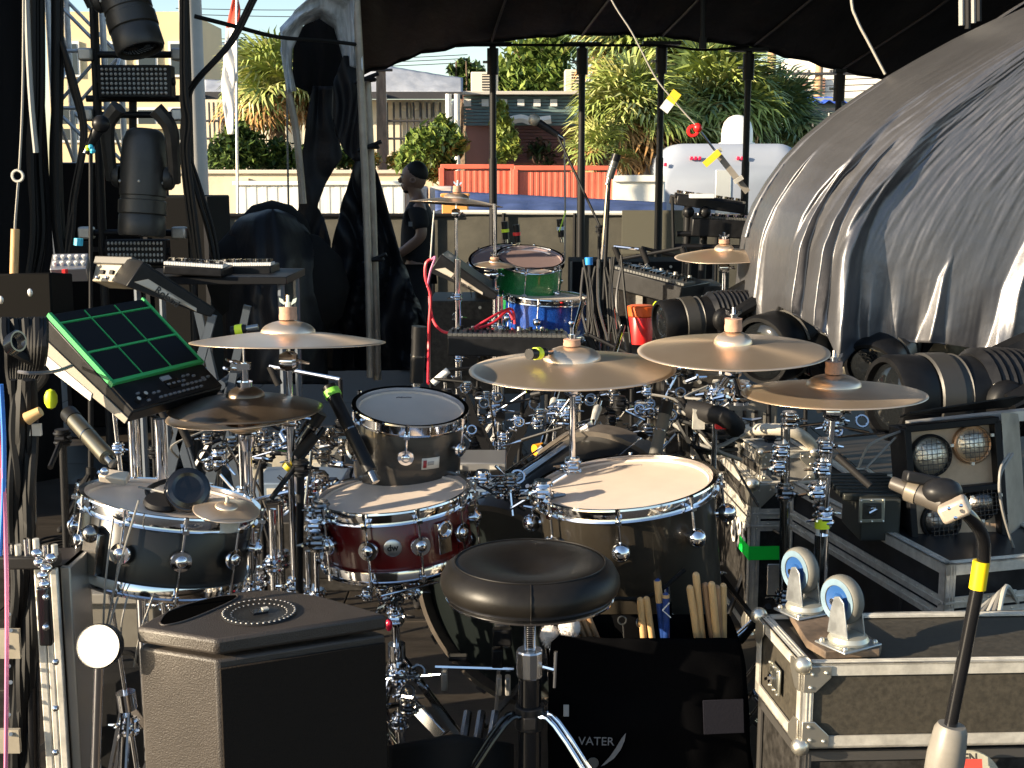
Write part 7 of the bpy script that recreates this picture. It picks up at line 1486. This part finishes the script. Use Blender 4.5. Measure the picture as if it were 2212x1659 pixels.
# flat grey cases on the floor at left centre
for (x, y, d, sx, sy, sz, lab, mt) in ((640, 965, 5.0, .35, .3, .1, 'pale metal case lying behind the chrome cluster', M('pale_case', (.42, .38, .3), .5, .2, vary=(8, .2))), (655, 1025, 4.4, .3, .25, .06, 'blue grey flat box behind the hi-hat post', M('blue_grey_box', (.12, .16, .22), .4)), (1030, 985, 4.2, .2, .2, .03, 'grey foot pedal board behind the small tom', M('grey_pedal', (.22, .22, .22), .4, .4)), (1060, 1045, 3.6, .16, .14, .05, 'blue grey metal box behind the snare', M('blue_grey_box', (.12, .16, .22), .4)), (720, 1100, 3.9, .3, .3, .22, 'dark round topped case behind the snare stand', lamd), (1440, 610, 6.1, .5, .4, .14, 'dark mixer case behind the rear kit', lamd), (1110, 640, 7.0, .9, .5, .5, 'large dark case behind the green tom', lamd), (1380, 560, 7.4, .8, .4, .4, 'black covered rack behind the leaning rods', fabric), (1500, 800, 5.3, .3, .3, .34, 'black amplifier with square front behind the crash cymbals', lamd), (1585, 850, 5.0, .3, .25, .3, 'grey louvred amplifier below the highest right crash', M('grey_louvre', (.18, .17, .15), .5)), (1300, 800, 5.6, .5, .3, .3, 'dark speaker box behind the ride cymbal', lamd)):
    p = D(x, y, d); t = T('equipment_box', lab, 'equipment', (p.x, d, max(0, p.z - sz)))
    b = MB(); b.box((0, 0, sz / 2 if p.z >= sz else sz / 2), (sx, sy, sz)); P(b, 'case', mt, t, bev=.005)
    if 'louvre' in lab:
        for i in range(6): b = MB(); b.box((-sx * .38 + i * sx * .15, -sy / 2 - .004, sz * .5), (.012, .01, sz * .7)); P(b, 'slat', blackm, t)
    elif sz > .2:
        for e_ in ((-1, 0), (1, 0)): b = MB(); b.box((e_[0] * sx / 2, -sy / 2, sz / 2), (.012, .012, sz)); P(b, 'edge', M('dark_rail', (.18, .17, .16), .45, .8), t)
        b = MB(); b.box((0, -sy / 2 - .003, sz / 2), (sx * .7, .006, sz * .6)); P(b, 'front_grille', blackr, t, bev=.003)
        for q in (-.2, 0, .2): b = MB(); b.cyl((q * sx, -sy / 2, sz * .93), (q * sx, -sy / 2 - .012, sz * .93), .008, n=8); P(b, 'knob', alu_dull, t)
    else:
        for q in (-.3, .3): b = MB(); b.box((q * sx, -sy / 2 - .004, sz * .5), (.03, .008, sz * .4)); P(b, 'latch', alu, t)
# more stands and hardware crowding the middle distance
rnd = random.Random(77)
NEAR = ['the hi-hat', 'the small tom', 'the ride cymbal', 'the red tub', 'the folding x stand', 'the low keyboard', 'the bass drum hoop', 'the tall case']
for k, (x, ytop, d) in enumerate(((455, 800, 5.6), (560, 905, 4.2), (735, 820, 4.5), (960, 800, 5.2), (1035, 770, 5.4), (1130, 850, 4.9), (1205, 820, 5.1), (1318, 800, 4.8), (1365, 840, 4.5), (1410, 790, 5.2), (1468, 760, 5.0), (1520, 860, 4.6), (1560, 800, 5.2), (1660, 860, 4.4), (1740, 870, 4.7), (245, 880, 4.4), (330, 900, 4.6), (1490, 560, 6.0), (1395, 540, 6.2), (1340, 560, 6.0))):
    p = D(x, ytop, d); w_ = ('black' if k % 3 else 'chrome') + (' short' if k % 2 else ' slim') + ' stand number ' ; lab = ('black' if k % 3 else 'chrome') + [' slim', ' short', ' bent topped', ' crowded'][k % 4] + ' stand behind ' + NEAR[(k * 3) % 8] + [' to its left', ' to its right', ', farther back'][k % 3]
    t = stand('hardware_stand', lab, (p.x + rnd.uniform(-.05, .05), p.y), p, (.5, .8), .3, (.012, .009, .008), blackm if k % 3 else chrome, group='stands crowding the deck', a0=rnd.uniform(0, 2), double=False, leg_h=.3, cat='stand')
    q = p + V(rnd.uniform(-.3, .3), rnd.uniform(-.2, .2), rnd.uniform(.0, .12)); b = MB(); b.cyl(p, q, .008, n=8); b2 = P(b, 'boom', blackm if k % 2 else chrome, t, w=True)
    b = MB(); b.cyl(q, q + V(.03, 0, -.07), .015, n=10); P(b, 'fitting', blackr, t, w=True)
for k in range(9):
    cx_, cy_, d_ = [(505, 955, 3.9), (600, 960, 3.7), (745, 1080, 3.4), (1010, 870, 4.2), (1200, 880, 4.0), (1330, 880, 4.2), (1460, 930, 3.9), (1525, 900, 4.2), (1440, 800, 4.8)][k]
    chromecluster(['sparkling fittings below the hi-hat cymbals', 'sparkling fittings right of the hi-hat rod', 'fittings between the posts and the snare rim', 'sparkling fittings left behind the ride cymbal', 'fittings under the left part of the ride cymbal', 'fittings under the right part of the ride cymbal', 'fittings behind the grey instrument microphone', 'fittings left of the small striped case', 'fittings right of the leaning rods'][k], cx_, cy_, d_, 16, 70, 55, 30 + k, [chrome, darkchrome, blackp])
for k in range(18):
    x = rnd.uniform(430, 760) if k % 2 else rnd.uniform(1000, 1560); y = rnd.uniform(820, 960); d = rnd.uniform(3.7, 4.8); pts = [D(x, y, d)]
    for i in range(4): pts.append(pts[-1] + V(rnd.uniform(-.12, .12), rnd.uniform(-.1, .1), rnd.uniform(-.16, .04)))
    cab(pts, .0045, [cablem, M('shiny_cable', (.06, .055, .05), .25), cablegrey][k % 3], 'short cable loop drooping between the drum stands', group='drooping cable loops between the stands', n=5)
# ================================================================== THE MAN
def person():
    d = 10.1; s = 1.0; base = D(905, 800, d); x0 = base.x; t = T('person', 'man in a black shirt standing in profile with hands folded before him', 'person', (x0, d, 0)); S = 1.60
    sk = M('skin', (.17, .095, .065), .5); sh = M('black_shirt', (.011, .011, .013), .8, bump=(40, .4, .006)); tr = M('black_trousers', (.009, .009, .011), .8); hr = M('black_hair', (.008, .007, .007), .6)
    # local: x right in the photo, -x is where he faces; z up
    def skin(name, pts, edges, rad, mat, sub=2, par=t):
        me = bpy.data.meshes.new(name); me.from_pydata([(a * S, b_ * S, c * S) for a, b_, c in pts], edges, []); o = bpy.data.objects.new(name, me); COL.objects.link(o); o.parent = par
        sm_ = o.modifiers.new('k', 'SKIN'); su = o.modifiers.new('u', 'SUBSURF'); su.levels = sub; su.render_levels = sub
        bm = bmesh.new(); bm.from_mesh(me); ly = bm.verts.layers.skin.verify()
        for v, r in zip(bm.verts, rad): q = r if isinstance(r, tuple) else (r, r); v[ly].radius = (q[0] * S, q[1] * S)
        bm.verts.ensure_lookup_table(); bm.verts[0][ly].use_root = True; bm.to_mesh(me); bm.free(); sm_.use_smooth_shade = True; me.materials.append(mat); return o
    #       pelvis        waist         chest         upper         neckbase       neck          skull low      skull top
    pts = [(0, 0, .52), (.0, 0, .60), (.0, 0, .70), (.01, 0, .79), (.005, 0, .835), (-.01, 0, .87), (-.02, 0, .905), (-.018, 0, .95), (-.012, 0, .975),
           (.01, -.105, .79), (.035, -.13, .66), (-.075, -.10, .575), (-.125, -.05, .57), (.01, .105, .79), (.03, .13, .66), (-.08, .10, .575), (-.125, .04, .565),
           (.0, -.055, .49), (-.01, -.06, .28), (.01, -.06, .05), (-.06, -.065, .02), (.0, .055, .49), (.02, .06, .28), (.05, .06, .05), (-.02, .065, .02)]
    ed = [(0, 1), (1, 2), (2, 3), (3, 4), (4, 5), (5, 6), (6, 7), (7, 8), (3, 9), (9, 10), (10, 11), (11, 12), (3, 13), (13, 14), (14, 15), (15, 16), (0, 17), (17, 18), (18, 19), (19, 20), (0, 21), (21, 22), (22, 23), (23, 24)]
    ra = [.075, .07, .08, .07, .04, .034, .045, .055, .035, .04, .03, .024, .018, .04, .03, .024, .018, .058, .038, .026, .022, .058, .038, .026, .022]
    skin('body', pts, ed, ra, sk)
    shp = [(0.0, 0, .47), (.0, 0, .60), (.005, 0, .70), (.012, 0, .79), (.01, 0, .825), (.01, -.105, .79), (.03, -.128, .685), (.01, .105, .79), (.03, .128, .685)]
    skin('shirt', shp, [(0, 1), (1, 2), (2, 3), (3, 4), (3, 5), (5, 6), (3, 7), (7, 8)], [(.098, .11), (.09, .105), (.095, .11), (.082, .1), .05, .052, .046, .052, .046], sh)
    skin('trousers', [(0, 0, .55), (.0, -.055, .47), (-.01, -.06, .28), (.01, -.06, .05), (.0, .055, .47), (.02, .06, .28), (.05, .06, .05)], [(0, 1), (1, 2), (2, 3), (0, 4), (4, 5), (5, 6)], [.095, .076, .056, .045, .076, .056, .045], tr)
    for yy, xx in ((-.06, -.02), (.06, .02)): b = MB(); b.sph((xx * S, yy * S, .022 * S), .075 * S, 16, (1, .45, .4)); P(b, 'shoe', blackr, t)
    h = V(-.02 * S, 0, .932 * S)
    b = MB(); b.sph(h + V(.01, 0, .012), .1, 22, (1, .82, 1.12)); b.sph(h + V(-.03, 0, -.05), .058, 16, (1.05, .85, 1)); hd = P(b, 'head', sk, t)
    b = MB(); b.sph(h + V(-.095, 0, -.012), .016, 10, (1.2, .8, 1.3)); b.cyl(h + V(-.082, 0, .02), h + V(-.108, 0, -.012), .007, .012, n=8); P(b, 'nose', sk, hd)
    b = MB(); b.sph(h + V(-.082, 0, -.05), .014, 10, (1, 1.8, .5)); P(b, 'mouth', M('lips', (.13, .05, .04), .5), hd)
    for s_ in (-1, 1):
        b = MB(); b.sph(h + V(-.078, s_ * .034, .014), .011, 10); P(b, 'eye', M('eye_white', (.4, .38, .35), .3), hd)
        b = MB(); b.torus((0, 0, 0), .018, .007, basis(h + V(.008, s_ * .082, -.01), V(1, 0, .1), V(0, s_, .2)), 14, 6); P(b, 'ear', sk, hd)
        b = MB(); b.box(h + V(-.088, s_ * .034, .034), (.012, .04, .008)); P(b, 'eyebrow', hr, hd, bev=.003)
    b = MB(); b.sph(h + V(.03, 0, .046), .094, 24, (1.0, .9, 1.0)); P(b, 'hair', hr, t)
    
    b = MB(); b.sph(h + V(-.045, 0, -.095), .03, 12, (1, 1.2, .6)); P(b, 'beard', hr, t)
    # hands with fingers, folded
    for s_ in (-1, 1):
        c = V(-.13 * S, s_ * .03 * S, .566 * S); b = MB(); b.sph(c, .036, 12, (1.1, .6, .8))
        for k in range(4): b.tube([c + V(-.02, -s_ * .012, .022 - k * .015), c + V(-.052 + .004 * abs(k - 1.5), -s_ * .02, .02 - k * .015), c + V(-.06, -s_ * .045, .012 - k * .014)], .0085, n=6, sub=3)
        b.tube([c + V(.0, -s_ * .01, .02), c + V(-.02, -s_ * .03, .04), c + V(-.035, -s_ * .035, .035)], .009, n=6, sub=3); P(b, 'hand', sk, t)
    b = MB(); b.box((-.02 * S, -.165 * S, .72 * S), (.03, .006, .035)); P(b, 'sleeve_badge', M('grey_print2', (.14, .14, .14), .6), t)
person()
